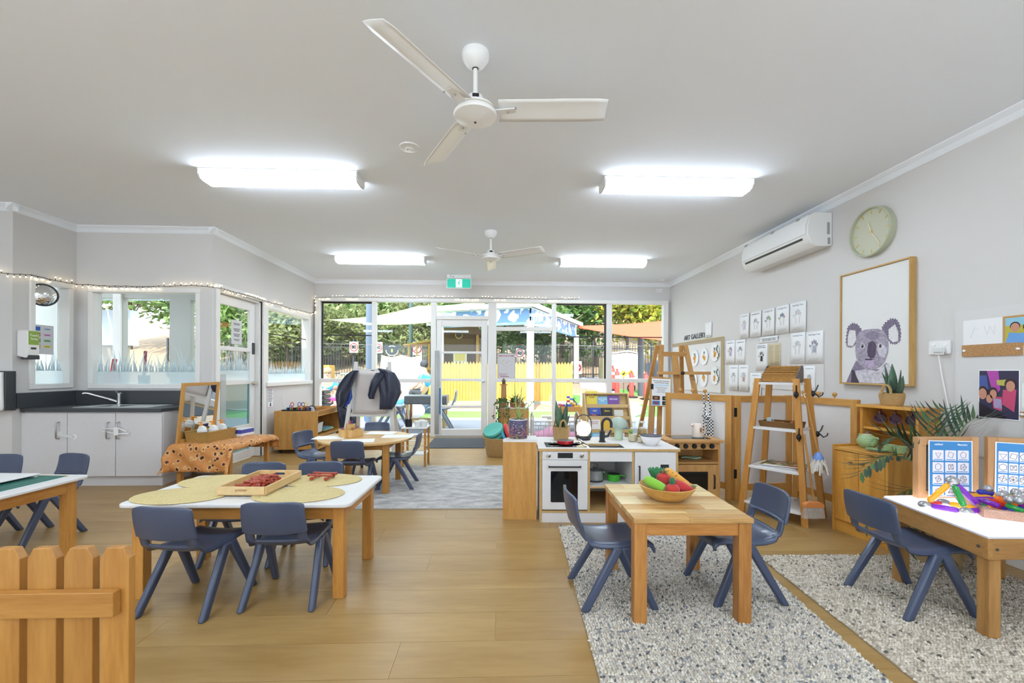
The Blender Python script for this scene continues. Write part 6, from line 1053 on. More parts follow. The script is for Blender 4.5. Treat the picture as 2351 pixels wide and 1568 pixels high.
def magmat():
    m, t, b = nodes('magazine_print'); n = t.nodes.new('ShaderNodeTexVoronoi'); n.inputs['Scale'].default_value = 28; cr = t.nodes.new('ShaderNodeValToRGB'); e = cr.color_ramp.elements; cr.color_ramp.interpolation = 'CONSTANT'; e[0].color = lin('3a4a2a'); e[1].position = .3; e[1].color = lin('c9a24a')
    for p, c in ((.5, 'd8d2c4'), (.65, '8a9a4a'), (.8, 'b0603a')): q = e.new(p); q.color = lin(c)
    tc = t.nodes.new('ShaderNodeTexCoord'); t.links.new(tc.outputs['Object'], n.inputs['Vector']); s = t.nodes.new('ShaderNodeSeparateColor'); t.links.new(n.outputs['Color'], s.inputs[0]); t.links.new(s.outputs[0], cr.inputs[0]); t.links.new(cr.outputs[0], b.inputs['Base Color']); b.inputs['Roughness'].default_value = .3; return m
mMag = magmat()
for k, (a, p) in enumerate(((20, (-.0, -.0)), (34, (.01, -.02)), (28, (-.005, -.04)))):
    t = thing('food_magazine', 'glossy food magazine on the third ladder tier, %s of the pile' % ('bottom', 'middle', 'top')[k], 'magazine', RL @ Vector((p[0], p[1], .3955 + k * .0065)), D(36 + a - 20)); ob('pages', M().box(-.105, -.14, 0, .105, .14, .005), mPaper, t); ob('cover', M().box(-.1055, -.1405, .005, .1055, .1405, .006), mMag, t)
# ---------------------------------------------------------------- hutch
hu = thing('hutch_cupboard', 'golden pine play hutch with cupboard doors and a cup shelf', 'hutch', (2.465, 3.115, 0), D(10)); L_ = .39; gp = lambda a='z': wood('golden_pine', 'dba24c', 'c08230', a, sc=8, rough=.38)
ob('cupboard_side', M().prism([(.0, 0), (.44, 0), (.44, .62), (.26, .62), (.24, .605), (.21, .625), (.0, .625)], -.018, 0, 'y'), gp('z'), hu, bevel=.003); ob('cupboard_side', M().box(0, -L_, 0, .44, -L_ + .018, .61), gp('z'), hu, bevel=.003); ob('cupboard_top', M().box(.0, -L_ + .018, .59, .44, -.018, .61), gp('y'), hu); ob('cupboard_back', M().box(.425, -L_ + .018, .0, .44, -.018, .59), gp('z'), hu); ob('kickboard', M().box(.02, -L_ + .018, 0, .035, -.018, .075), gp('y'), hu); ob('cupboard_floor', M().box(.02, -L_ + .018, .075, .425, -.018, .09), gp('y'), hu)
for k in range(2):
    y1_ = -.02 - k * (L_ - .038) / 2; y0_ = y1_ - (L_ - .038) / 2 + .003; d = ob('door', M().box(.002, y0_, .09, .02, y1_, .585), gp('z'), hu, bevel=.002); yk = y0_ + .045 if k == 0 else y1_ - .035; ob('knob', M().tube([(.002, yk, .52), (-.03, yk, .52)], .0075, 10), mSteel, d, smooth=True)
for y_ in (-.018, -L_): ob('hutch_side', M().box(.25, y_, .61, .44, y_ + .018, .895), gp('z'), hu)
ob('hutch_back', M().box(.43, -L_ + .018, .61, .44, -.018, .895), gp('y'), hu); ob('hutch_top', M().box(.225, -L_ - .012, .895, .45, .012, .915), gp('y'), hu, bevel=.003); ob('cup_shelf', M().box(.255, -L_ + .018, .735, .43, -.018, .752), gp('y'), hu, bevel=.002)
RH = Matrix.Translation((2.465, 3.115, 0)) @ Matrix.Rotation(D(10), 4, 'Z')
mMug = P('plum_enamel', '7d5c6e', .25)
for k, y_ in enumerate((-.085, -.19, -.295)):
    t = thing('plum_mug', 'plum enamel mug hanging in the hutch, %s' % ('on the hook nearest the divider', 'on the middle hook', 'on the hook nearest the palm')[k], 'mug', RH @ Vector((.33, y_, .825)), group='mugs hanging in the hutch', rot=Vector((-.75, -.6, -.3 + .1 * k)).to_track_quat('Z', 'X').to_euler()); ob('mug_body', M().lathe([(.026, -.03), (.03, -.028), (.034, .03), (.035, .032), (.032, .03), (.027, -.02), (0, -.022)], 22), mMug, t, smooth=True); ob('mug_handle', M().tube([(.03, 0, .02), (.05, 0, .018), (.054, 0, -.005), (.03, 0, -.018)], .005, 7), mMug, t, smooth=True); ob('cup_hook', M().tube([(.05, 0, .0), (.058, 0, .005), (.062, 0, .0)], .003, 5), mSteel, t)
tpo = thing('toy_teapot', 'sage green toy teapot with a purple knob on the hutch', 'teapot', RH @ Vector((.17, -.12, .6105)), D(-100)); mTe = P('tea_green', '9cb885', .35); ob('pot_body', M().lathe([(.035, 0), (.04, .004), (.06, .03), (.062, .055), (.05, .082), (.035, .09), (0, .092)], 26), mTe, tpo, smooth=True); ob('lid', M().lathe([(.034, .09), (.03, .098), (.01, .103), (0, .104)], 20), P('lid_cream', 'b9bf9a', .4), tpo, smooth=True); ob('lid_knob', M().sph((0, 0, .11), .009, 10, 7), mMug, tpo, smooth=True); ob('spout', M().tube([(.055, 0, .03), (.08, 0, .05), (.09, 0, .075), (.105, 0, .085)], [.016, .012, .009, .009], 10), mTe, tpo, smooth=True); ob('handle', M().tube([(-.052, 0, .075), (-.085, 0, .085), (-.098, 0, .06), (-.08, 0, .025), (-.056, 0, .03)], .0075, 8), mTe, tpo, smooth=True)
for k, c in enumerate(('e8e4da', '9cb885')):
    o = ob('toy_plate', M().lathe([(.035, 0), (.06, .006), (.062, .009), (.034, .004), (0, .004)], 28), P('plate' + c, c, .4), smooth=True, loc=RH @ Vector((.10, -.24, .6105 + k * .007))); tag(o, ('cream toy plate under the green plate on the hutch', 'sage green toy plate stacked on the cream plate')[k], 'plate')
for k, y_ in enumerate((-.28, -.345)):
    t = thing('green_cup', 'sage green toy cup on the hutch, %s' % ('beside the plates', 'behind the palm frond')[k], 'cup', RH @ Vector((.16, y_, .6105))); ob('cup_body', M().lathe([(.024, 0), (.03, .004), (.036, .05), (.033, .05), (.027, .008), (0, .006)], 20), mTe, t, smooth=True); ob('cup_handle', M().tube([(.033, 0, .04), (.052, 0, .035), (.05, 0, .015), (.03, 0, .012)], .005, 6), mTe, t)
snake(RH @ Vector((.335, -.16, .9155)), 'snake plant in a handled woven pot on top of the hutch, before the koala', 1.2, [(-.0, 0, .235, .062, -.0, 0), (-.025, -.01, .13, .05, -.03, -.03), (.025, -.02, .15, .05, -.02, -.06), (.02, .02, .17, .028, -.03, .05), (-.0, .03, .23, .035, .0, .03), (.0, -.03, .19, .03, -.02, -.06)], .075, .09, (.4, math.pi + .4))
# ---------------------------------------------------------------- palm
pal = thing('potted_palm', 'artificial palm with dark green fronds between the hutch and the light table', 'palm', (2.66, 2.53, 0)); ob('pot', M().lathe([(.09, 0), (.1, .005), (.125, .2), (.118, .2), (.1, .02), (0, .02)], 26), weave('palm_basket', 'cdb083', '9d7c50', 60), pal, smooth=True); ob('trunk', M().tube([(0, 0, .02), (.01, 0, .3), (.0, .0, .45)], [.03, .025, .02], 8), P('palm_trunk', '5a4a34', .9), pal)
mPalm = P('palm_green', '2c4434', .45, rnd=.3); mPalm2 = P('palm_light', '47663c', .5, rnd=.25)
def frond(tip, mid, n, ll, lw, seed):
    r_ = random.Random(seed); a = Vector((0, 0, .42)); b = Vector(mid); c = Vector(tip); pts_ = [a.lerp(b, t).lerp(b.lerp(c, t), t) for t in [i / 10 for i in range(11)]]; f = ob('frond', M().tube(pts_, [.005 - .0004 * i for i in range(11)], 6), P('palm_rachis', '5f7a3c', .6), pal, smooth=True)
    for i in range(n):
        t = .3 + .7 * i / (n - 1); p = a.lerp(b, t).lerp(b.lerp(c, t), t); d = (b.lerp(c, t) - a.lerp(b, t)).normalized(); sd = d.cross(Vector((0, 0, 1)))
        if sd.length < .1: sd = Vector((1, 0, 0))
        sd.normalize(); L = 1.7 * ll * (math.sin(math.pi * (.25 + .65 * t)) * .9 + .1) * r_.uniform(.85, 1.1)
        for s in (-1, 1): q = p + (d * .75 + sd * s * .6 + Vector((0, 0, .22 + r_.uniform(-.25, .1)))).normalized() * L; ob('leaflet', M().leaf(p, q, lw * .95, bend=-.08, n=4), mPalm if (i + s) % 3 else mPalm2, f, smooth=True)
PB = Vector((2.66, 2.53, 0))
def wp(px, py, y): return onY(px, py, y) - PB
frond(wp(1978, 1085, 2.42), wp(2075, 985, 2.45), 17, .17, .022, 1); frond(wp(2020, 1020, 2.62), wp(2090, 960, 2.62), 10, .15, .02, 2); frond(wp(2135, 965, 2.6), wp(2120, 985, 2.58), 9, .14, .02, 3); frond(wp(2250, 960, 2.55), wp(2200, 950, 2.55), 10, .16, .02, 4); frond(wp(1990, 1205, 2.52), wp(2075, 1090, 2.5), 9, .13, .018, 5); frond(wp(2170, 940, 2.72), wp(2140, 970, 2.62), 9, .15, .02, 6); frond(wp(2060, 1290, 2.4), wp(2100, 1120, 2.45), 9, .13, .018, 7); frond(wp(2190, 1310, 2.42), wp(2170, 1130, 2.48), 9, .13, .018, 8)
# ---------------------------------------------------------------- light table
A_, B_, C_, D4 = (2.085, 1.775), (2.86, 1.75), (2.86, 2.39), (2.165, 2.365); ltb = thing('light_table', 'wooden light table with a glowing white top', 'light table', (2.45, 2.07, .009)); o_ = Vector((2.45, 2.07)); q4 = [tuple(Vector(p) - o_) for p in (A_, B_, C_, D4)]; hT = .452; lw_ = lambda a: wood('lighttable_oak', 'b98a50', '996c38', a, sc=9, rough=.45)
ob('light_panel', M().prism([(a * .985, b * .985) for a, b in q4], hT - .006, hT), P('lit_panel', 'ffffff', .3, emit=1.15, ecol=(.97, .96, 1)), ltb); ob('panel_edge', M().prism(q4, hT - .014, hT - .006), P('acrylic_edge', 'dcdce6', .3), ltb)
for k in range(4): a, b = q4[k], q4[(k + 1) % 4]; n_ = Vector((b[0] - a[0], b[1] - a[1])).normalized(); pn_ = Vector((-n_.y, n_.x)) * .012; ob('apron', M().beam((a[0] + pn_.x, a[1] + pn_.y, hT - .059), (b[0] + pn_.x, b[1] + pn_.y, hT - .059), .022, .09), lw_('x' if k % 2 == 0 else 'y'), ltb, bevel=.002)
for a, b in q4: s = Vector((-a, -b)).normalized() * .075; ob('leg', M().box(a + s.x - .026, b + s.y - .026, 0, a + s.x + .026, b + s.y + .026, hT - .014), lw_('z'), ltb, bevel=.003)
for p in ((q4[0][0] + .002, q4[0][1] + .04), (q4[0][0] + .04, q4[0][1] - .001)): ob('screw', M().sph((p[0], p[1], hT - .06), .006, 8, 5), mDark, ltb)
def photo_panel(px0, px1, y0_, y1_, lab, tilt):
    a, b = onY(px0, 1135, y0_), onY(px1, 1135, y1_); L2 = math.hypot(b.x - a.x, b.y - a.y); t = thing('mirror_frame', lab, 'framed mirror', (a.x, y0_, hT + .0095), math.atan2(y1_ - y0_, b.x - a.x)); h2 = .335; fw = wood('alder_frame', 'c79a6c', 'b08050', 'z')
    for x_ in (0, L2 - .045): ob('frame_post', M().box(x_, -.02, 0, x_ + .045, .014, h2), fw, t, bevel=.002)
    for z_ in (0, h2 - .042): ob('frame_rail', M().box(.045, -.018, z_, L2 - .045, .012, z_ + .042), wood('alder_frame', 'c79a6c', 'b08050', 'x'), t, bevel=.002)
    ob('mirror', M().box(.045, -.004, .042, L2 - .045, .002, h2 - .042), mMirror, t); return t, L2, h2
t1, L2, h2 = photo_panel(2100, 2238, 2.325, 2.325, 'wooden framed mirror standing at the far edge of the light table', 0)
t2, L3, h3 = photo_panel(2262, 2420, 2.33, 2.22, 'wooden framed mirror turned inward at the wall end of the light table', 0)
mBl = P('poster_blue', '3f8ac8', .5)
def poster(par, cx, w, h, z0, lab, yoff, lean=.0, titles=True):
    Rm = Matrix.Translation(par.location) @ Matrix.Rotation(par.rotation_euler.z, 4, 'Z'); t = thing('idea_card', lab, 'instruction card', Rm @ Vector((cx, yoff, z0)), rot=(D(-lean), D(1.2), par.rotation_euler.z)); ob('card', M().box(-w/2, -.0012, 0, w/2, 0, h), mPaper, t); ob('blue_print', M().box(-w/2 + .006, -.0016, .008, w/2 - .006, -.0013, h - .005), mBl, t); cw_, chh = w * .25, h * .185
    def fig(n, cx_, cz_, r_, k):
        m = M(); rq = random.Random(k)
        if k < 4: pts_ = [(cx_ + r_ * math.cos(2 * math.pi * i / n + .5), -.0024, cz_ + r_ * math.sin(2 * math.pi * i / n + .5)) for i in range(n)]; m.tube(pts_, .0011, 4, True)
        else:
            pts_ = [(cx_ + r_ * math.cos(2 * math.pi * i / n + k), -.0024, cz_ + r_ * math.sin(2 * math.pi * i / n + k)) for i in range(n)]; m.tube(pts_, .0011, 4, True)
            for i in range(n): m.tube([pts_[i], (cx_ + rq.uniform(-.3, .3) * r_, -.0026, cz_ + rq.uniform(-.3, .3) * r_)], .0009, 4)
        return m
    k = 0
    for rw_ in range(4):
        for c_ in range(3):
            x_ = (c_ - 1) * w * .285; z_ = h * (.735 - rw_ * .215); ob('picture_tile', M().prism([(a + x_, b + z_) for a, b in rrect(cw_, chh, .004)], -.0021, -.0016, 'y'), P('tile_white', 'ece9f4', .5), t); n = (3, 4, 5, 6, 4, 5, 4, 6, 7, 4, 3, 6)[k]; ob('shape_drawing', fig(n, x_, z_ + .003, chh * .33, k), mInk, t); ob('colour_key', M().box(x_ - cw_ * .42, -.0025, z_ - chh * .43, x_ + cw_ * .4, -.0021, z_ - chh * .36), mBl, t); k += 1
    if titles: text('card_title', 'miniland', .014, mPaper, t, (-w * .27, -.0018, h * .93), ext=.0002, bold=.0003); text('card_title', 'Magnetics', .014, mPaper, t, (w * .27, -.0018, h * .93), ext=.0002, bold=.0003)
poster(t1, L2 * .5, .25, .305, .012, 'blue magnetic building idea card leaning on the far mirror frame', -.030, 1.5); poster(t2, L3 * .36, .15, .29, .02, 'blue magnetic building idea card on the inward turned mirror frame', -.028, 1.5, False)
# magnetic rods and balls
mBall = P('silver_ball', 'b4b4b6', .25, .6); RC = {'purple': '7a28b0', 'green': '2f9a4a', 'orange': 'e0701e', 'yellow': 'e0a820', 'red': 'c22a34', 'blue': '2a36a8'}
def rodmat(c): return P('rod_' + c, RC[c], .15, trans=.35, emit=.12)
def rod(a, b, c, par, r_=.0135):
    a = Vector(a); b = Vector(b); d = (b - a).normalized(); return ob('rod', M().tube([a, a + d * .004, a + d * .012, b - d * .012, b - d * .004, b], [r_ * .5, r_ * .85, r_, r_, r_ * .85, r_ * .5], 10), rodmat(c), par, smooth=True)
mz = thing('magnetic_pyramid', 'pyramid of coloured magnetic rods and silver balls on the light table', 'toy', (2.262, 2.075, hT + .0095)); nd = {'l': (-.095, .055, .02), 'f': (.0, -.055, .02), 'r': (.115, -.03, .02), 'b': (.04, .09, .02), 't': (.012, .02, .15)}
for k, p in nd.items(): ob('ball', M().sph(p, (.028, .028, .02 if k != 't' else .022), 18, 12), mBall, mz, smooth=True)
def bet(a, b, c): a, b = Vector(nd[a]), Vector(nd[b]); d = (b - a).normalized(); rod(a + d * .024, b - d * .024, c, mz)
bet('l', 't', 'yellow'); bet('f', 't', 'green'); bet('r', 't', 'purple'); bet('l', 'f', 'purple'); bet('f', 'r', 'purple'); bet('l', 'b', 'red'); bet('b', 'r', 'yellow')
lrt = rbasket('rattan_rod_tray', 'pinkish rattan tray heaped with magnetic rods on the light table', (2.52, 2.075, hT + .0095), D(-32), .25, .34, .045, weave('rose_rattan', 'd6b49c', '8a5848', 130, axis='Z'), t=.008, cat='tray', flare=1.05)
RT = Matrix.Translation((2.52, 2.075, hT + .009)) @ Matrix.Rotation(D(-32), 4, 'Z'); rr = random.Random(12); cs = list(RC)
for k in range(34):
    L = .075; lay = k // 13; p = Vector((rr.uniform(-.07, .07), rr.uniform(-.11, .11), .026 + lay * .02)); a = rr.uniform(0, 6.28); d = Vector((math.cos(a), math.sin(a), rr.uniform(-.1, .2))) * L / 2; c = cs[k % 6]; o = rod(RT @ (p - d), RT @ (p + d), c, None); o.name = 'magnetic_rod'; tag(o, '%s translucent magnetic rod in the rattan tray' % c, 'toy rod', 'magnetic rods in the rattan tray, %s' % c)
for k in range(9): o = ob('silver_ball', M().sph((0, 0, 0), .02, 16, 10), mBall, smooth=True, loc=RT @ Vector((rr.uniform(-.07, .08), rr.uniform(-.11, .12), .078 + rr.uniform(0, .012)))); tag(o, 'silver magnetic ball among the rods in the rattan tray', 'toy ball', 'silver balls in the rattan tray')
# ---------------------------------------------------------------- right wall board, socket, photos
def wbox(x0, x1, y0_, y1_, d0, d1): a, b = onX(x0, y0_, XR), onX(x1, y1_, XR); return M().box(XR - d1, b.y, b.z, XR - d0, a.y, a.z)
wb = ob('white_wall_board', M().box(XR - .012, 1.2, .62, XR - .0005, onX(2197, 718, XR).y, onX(2200, 716, XR).z), P('board_paint', 'd9d7d6', .75)); tag(wb, 'large pale display board on the wall above the light table', 'display board')
so = thing('wall_socket', 'white double power socket with a plug and white cord on the right wall', 'socket', (XR - .0005, onX(2160, 798, XR).y, onX(2160, 798, XR).z), rot=(math.pi / 2, 0, -math.pi / 2)); ob('socket_plate', M().prism(rrect(.145, .095, .01), 0, .014), mWhite, so, bevel=.003)
for x_ in (-.035, .045): ob('switch', M().lathe([(.014, .014), (.013, .018), (0, .0185)], 14, c=(x_, .022, 0)), mFan, so)
ob('plug', M().box(-.012, -.035, .014, .045, .0, .045), P('plug_clear', 'd8dcdc', .3), so, bevel=.005); ob('plug_tag', M().box(-.01, -.05, .03, .05, -.03, .033), mPaper, so); ob('cord', M().tube([(0, -.035, .02), (.02, -.2, .012), (.07, -.45, .01), (.1, -.6, .012), (.13, -.85, .01)], .004, 6), mWhite, so, smooth=True)
XB = XR - .0125
def onboard(name, lab, cat, x0, x1, y0_, y1_, mat, th=.003):
    a, b = onX(x0, y0_, XB), onX(x1, y1_, XB); t = thing(name, lab, cat, (XB, (a.y + b.y) / 2, (a.z + b.z) / 2), rot=(math.pi / 2, 0, -math.pi / 2)); w, h = a.y - b.y, a.z - b.z; ob('backing', M().box(-w/2, -h/2, 0, w/2, h/2, th), mat, t); return t, w, h
t, w, h = onboard('child_drawing', 'faint pencil drawing on white paper above the cork strip', 'drawing', 2212, 2302, 737, 791, mPaper, .001); ob('pencil_scribble', M().tube([(-w * .3, -h * .2, .0014), (-w * .2, h * .2, .0014), (-w * .1, h * .1, .0014)], .0008, 4).tube([(w * .05, h * .25, .0014), (w * .12, -h * .1, .0014), (w * .2, h * .2, .0014), (w * .3, -h * .1, .0014), (w * .32, h * .25, .0014)], .0008, 4), P('faint_pencil', 'c9c6cc', .9), t)
mCork = P('cork', 'b5895c', .9, var=.3, vs=140, bump=.4, bs=200)
def cork(x0, x1, y0_, y1_, lab): t, w, h = onboard('cork_strip', lab, 'pin board', x0, x1, y0_, y1_, mCork, .008); [ob('push_pin', M().sph((s * w * .45, 0, .012), (.011, .008, .006), 10, 6), mWhite, t) for s in (-1, 1)]
cork(2211, 2349, 793, 815, 'cork strip with white push pins under the pencil drawing'); cork(2345, 2470, 945, 968, 'cork strip beside the purple lit family photo')
skin = P('photo_skin', 'c98f78', .6); 
def face(m_, x_, y_, r_): m_.prism([(x_ + r_ * .82 * math.cos(D(a)), y_ + r_ * math.sin(D(a))) for a in range(0, 360, 24)], .0036, .004)
def pic(t, w, h, layers):
    for i, (nm, mat, polys) in enumerate(layers):
        for p in polys: ob(nm, M().prism([(min(max(x_, -.5), .5) * w * .96, min(max(y_, -.5), .5) * h * .96) for x_, y_ in p], .0031 + i * .0003, .0033 + i * .0003), mat, t)
def circ(x_, y_, rx, ry): return [(x_ + rx * math.cos(D(a)), y_ + ry * math.sin(D(a))) for a in range(0, 360, 24)]
t, w, h = onboard('family_photo', 'purple and pink lit group photo print on the wall board', 'photo', 2248, 2342, 849, 967, mPaper)
pic(t, w, h, [('photo_ground', P('ph_navy', '33304e', .5), [[(-.5, -.5), (.5, -.5), (.5, .5), (-.5, .5)]]), ('photo_lights', P('ph_magenta', 'b24aa8', .5), [[(-.3, .5), (.0, .5), (.05, .1), (-.1, -.05), (-.2, .2)]]), ('photo_drape', P('ph_blue', '4a5a9c', .5), [[(-.5, .4), (-.3, .4), (-.25, .1), (-.5, .1)]]), ('photo_glow', P('ph_yellow', 'b9b45a', .5), [[(-.05, .3), (.25, .32), (.2, .18), (-.02, .2)]]), ('photo_clothes', P('ph_pink', 'c84a72', .5), [[(.12, .1), (.45, .12), (.4, -.35), (.1, -.2)], [(-.15, -.05), (.1, -.05), (.1, -.35), (-.12, -.3)]]), ('photo_lilac', P('ph_lilac', 'a99ac2', .5), [[(-.12, -.08), (.08, -.1), (.1, -.3), (-.1, -.28)]]), ('photo_dark', P('ph_dark', '241e2e', .5), [[(-.5, -.18), (-.1, -.35), (.2, -.45), (.2, -.5), (-.5, -.5)]]), ('photo_hair', P('ph_hair', '3a2a2e', .5), [circ(-.4, .04, .13, .13), circ(-.22, -.06, .1, .1), circ(-.12, .04, .11, .11), circ(.3, .22, .14, .13)]), ('photo_faces', skin, [circ(-.4, .0, .11, .12), circ(-.22, -.1, .085, .09), circ(-.12, .0, .09, .1), circ(.31, .18, .11, .11)])])
t, w, h = onboard('couple_photo', 'photo of two people outdoors in a tan mount above the cork strip', 'photo', 2304, 2412, 727, 790, P('tan_mount', 'c39558', .7))
pic(t, w * .93, h * .9, [('photo_sky', P('ph_sky', '8fc4dc', .5), [[(-.5, -.1), (.5, -.1), (.5, .5), (-.5, .5)]]), ('photo_field', P('ph_field', 'b9b23c', .5), [[(-.5, -.5), (.5, -.5), (.5, .2), (-.5, .2)]]), ('photo_shirt', P('ph_shirt', '6aa0dc', .5), [[(-.5, -.5), (-.4, -.05), (-.2, -.1), (.1, -.1), (.25, -.5)]]), ('photo_hair', P('ph_hair', '3a2a2e', .5), [circ(-.25, .17, .13, .17), circ(.12, .12, .18, .2)]), ('photo_faces', skin, [circ(-.25, .12, .11, .17), circ(.1, .07, .12, .17)])])
t, w, h = onboard('pale_sheet', 'blank white sheet pinned beside the purple lit family photo', 'paper', 2347, 2440, 880, 942, mPaper, .001)
# ---------------------------------------------------------------- book display, cot, wooden easel, plant stand
bd = thing('book_display', 'sloping beech book display with four tiers of picture books', 'book display', (.975, 4.55, 0)); bw = .485; mBd = wood('pale_beech', 'd6b884', 'c6a46c', 'x', rough=.5)
for x_ in (0, bw): ob('side_panel', M().prism([(-.02, 0), (.34, 0), (.34, .905), (.26, .905), (-.02, .25)], x_ - .008, x_ + .008, 'x'), wood('pale_beech', 'd6b884', 'c6a46c', 'z', rough=.5), bd)
TZ = [.78, .655, .52, .385]; 
for k, z_ in enumerate(TZ):
    y_ = .005 + (z_ - .25) / .655 * .28; ob('tier_lip', M().box(.008, y_ - .012, z_ - .03, bw - .008, y_ - .003, z_ + .008), mBd, bd); ob('tier_shelf', M().box(.008, y_ - .003, z_ - .03, bw - .008, y_ + .06, z_ - .022), mBd, bd); ob('tier_back', M().add([(.008, y_ + .055, z_ - .03), (bw - .008, y_ + .055, z_ - .03), (bw - .008, y_ + .095, z_ + .13), (.008, y_ + .095, z_ + .13)], [(0, 1, 2, 3)]), mBd, bd, solid=.006)
ob('top_rail', M().box(.0, .255, .897, bw, .34, .907), mBd, bd)
BK = [(0, .02, .125, .125, 'e6cf4a', "WHAT'S MY\nNAME?", '8a3a2a', 'yellow picture book with a crowd of children'), (0, .145, .11, .075, '7cb4d6', "Spot's Sleep\nShop", 'f4f0e0', 'pale blue picture book'), (0, .265, .12, .085, '7a4fa0', 'MISTAKES', 'f4f0f8', 'purple picture book about mistakes'), (1, .045, .12, .085, '2f50b4', 'ABC', 'f0d860', 'royal blue alphabet book'), (1, .185, .11, .085, '1f2226', 'Space', 'ecd440', 'black picture book about space'), (1, .32, .095, .06, 'd8d8cc', '', '555555', 'white picture book with small drawings'), (2, .02, .13, .1, 'e9e4e0', 'OUR DOG\nKNOWS', '9a5a5a', 'white picture book about a dog'), (2, .155, .13, .105, 'dcae2e', '', '555555', 'mustard yellow picture book'), (2, .315, .13, .075, '3f74ae', 'Where is My Egg?', 'f0c060', 'blue picture book with a red edge'), (3, .03, .14, .1, '66b2d8', 'THE FUR\nCROWDED', 'f4f8fa', 'sky blue picture book with a koala'), (3, .175, .07, .085, 'e6e0d2', '', '4a80b0', 'cream picture book with spots'), (3, .30, .1, .085, 'ded8e6', 'Things', '6a4a8a', 'lilac edged picture book')]
for k, (tier, x_, w, h, c, ti, tcx, lab) in enumerate(BK):
    h *= 1.22; w *= 1.05
    z_ = TZ[tier]; y_ = .012 + (z_ - .25) / .655 * .28; t = thing('picture_book', lab + ' on the book display', 'book', (.975 + x_ + w / 2, 4.55 + y_ + .012, z_ - .0215), rot=(D(-14), 0, 0)); ob('pages', M().box(-w/2 + .002, -.003, .001, w/2, .003, h + .02), mPaper, t); ob('cover', M().box(-w/2, -.0042, 0, w/2, -.003, h + .022).box(-w/2, .003, 0, w/2, .0042, h + .022).box(-w/2 - .001, -.0042, 0, -w/2 + .002, .0042, h + .022), P('cover' + c, c, .45), t)
    if ti: text('cover_title', ti, .026 if len(ti) < 6 else .02, P('title' + tcx, tcx, .5), t, (0, -.0045, h * .62 + .02), ext=.0003, bold=.0004)
    if k in (0, 3): [ob('cover_figure', M().sph((-w * .38 + j * w * .19, -.0046, (h * .9 if k == 0 else h * .35) + .004 * (j % 2)), (.011, .0008, .012), 10, 6), P('fig' + ['7a4a30', 'c05a30', 'a86a44', '5a3a2a', '2a2a2a'][j % 5], ['7a4a30', 'c05a30', 'a86a44', '5a3a2a', '2a2a2a'][j % 5], .6), t) for j in range(5)]
    if k in (9,): ob('cover_figure', M().sph((-.01, -.0046, .03), (.035, .0008, .028), 12, 8), P('figk', '5a5a60', .7), t)
ct = thing('doll_cot', 'grey metal doll cot with pink bedding behind the play kitchen', 'doll cot', (.36, 4.25, 0)); mCot = P('cot_grey', 'b9b6b2', .4); cwid, cdep = .46, .30
for x_ in (0, cwid): ob('end_frame', M().tube([(x_, 0, 0), (x_, 0, .62), (x_, .04, .70), (x_, .15, .735), (x_, .26, .70), (x_, .3, .62), (x_, .3, 0)], .008, 8).tube([(x_, .07, .5), (x_, .09, .62), (x_, .15, .655), (x_, .21, .62), (x_, .23, .5)], .005, 6), mCot, ct, smooth=True)
for y_ in (0, cdep): [ob('side_rail', M().tube([(0, y_, z_), (cwid, y_, z_)], .006, 6), mCot, ct) for z_ in (.62, .4)]; [ob('slat', M().tube([(cwid * k / 9, y_, .4), (cwid * k / 9, y_, .62)], .0035, 6), mCot, ct) for k in range(1, 9)]
ob('mattress', M().box(.01, .01, .405, cwid - .01, cdep - .01, .46), P('cot_white', 'e6e2e4', .8), ct, bevel=.01); ob('pink_quilt', M().grid(lambda u, v: (.015 + .43 * u, .012 + .276 * v, .50 + .07 * math.sin(math.pi * min(max(u, .02), .98)) * math.sin(math.pi * min(max(v, .05), .95)) + .006 * math.sin(u * 20)), 12, 8), P('quilt_pink', 'e6a6c4', .85), ct, smooth=True, solid=.03)
we = thing('wooden_easel', 'large wooden artist easel with a song sheet, in the far corner', 'wooden easel', (2.10, 5.15, 0)); ew = lambda a='z': wood('easel_oak', 'c99a5e', 'b07c40', a, sc=9)
ob('front_post', M().beam((-.26, -.25, 0), (-.13, .0, 1.47), .05, .03, up=(0, 1, 0)), ew(), we); ob('front_post', M().beam((.36, -.25, 0), (.16, .0, 1.47), .05, .03, up=(0, 1, 0)), ew(), we)
ob('crossbar', M().beam((-.14, -.02, 1.36), (.17, -.02, 1.36), .03, .055), ew('x'), we); ob('centre_mast', M().beam((.02, -.28, .1), (.02, -.02, 1.36), .075, .025, up=(0, 1, 0)), ew(), we); ob('rear_leg', M().beam((-.3, .5, 0), (-.17, .03, 1.47), .045, .03, up=(0, 1, 0)), ew(), we); ob('rear_leg', M().beam((.36, .5, 0), (.12, .03, 1.47), .045, .03, up=(0, 1, 0)), ew(), we)
ob('painting_ledge', M().beam((-.22, -.12, 1.135), (.40, -.12, 1.135), .05, .035), ew('x'), we); ob('ledge_knob', M().lathe([(.022, 0), (.022, .02), (0, .024)], 6, Matrix.Translation((.06, -.15, 1.135)) @ Matrix.Rotation(math.pi / 2, 4, 'X')), mBlack, we); ob('lower_bar', M().beam((-.28, -.2, .35), (.36, -.2, .35), .05, .03), ew('x'), we); ob('side_panel_board', M().beam((-.36, -.22, 0), (-.25, -.06, 1.0), .12, .012, up=(1, .2, 0)), ew(), we)
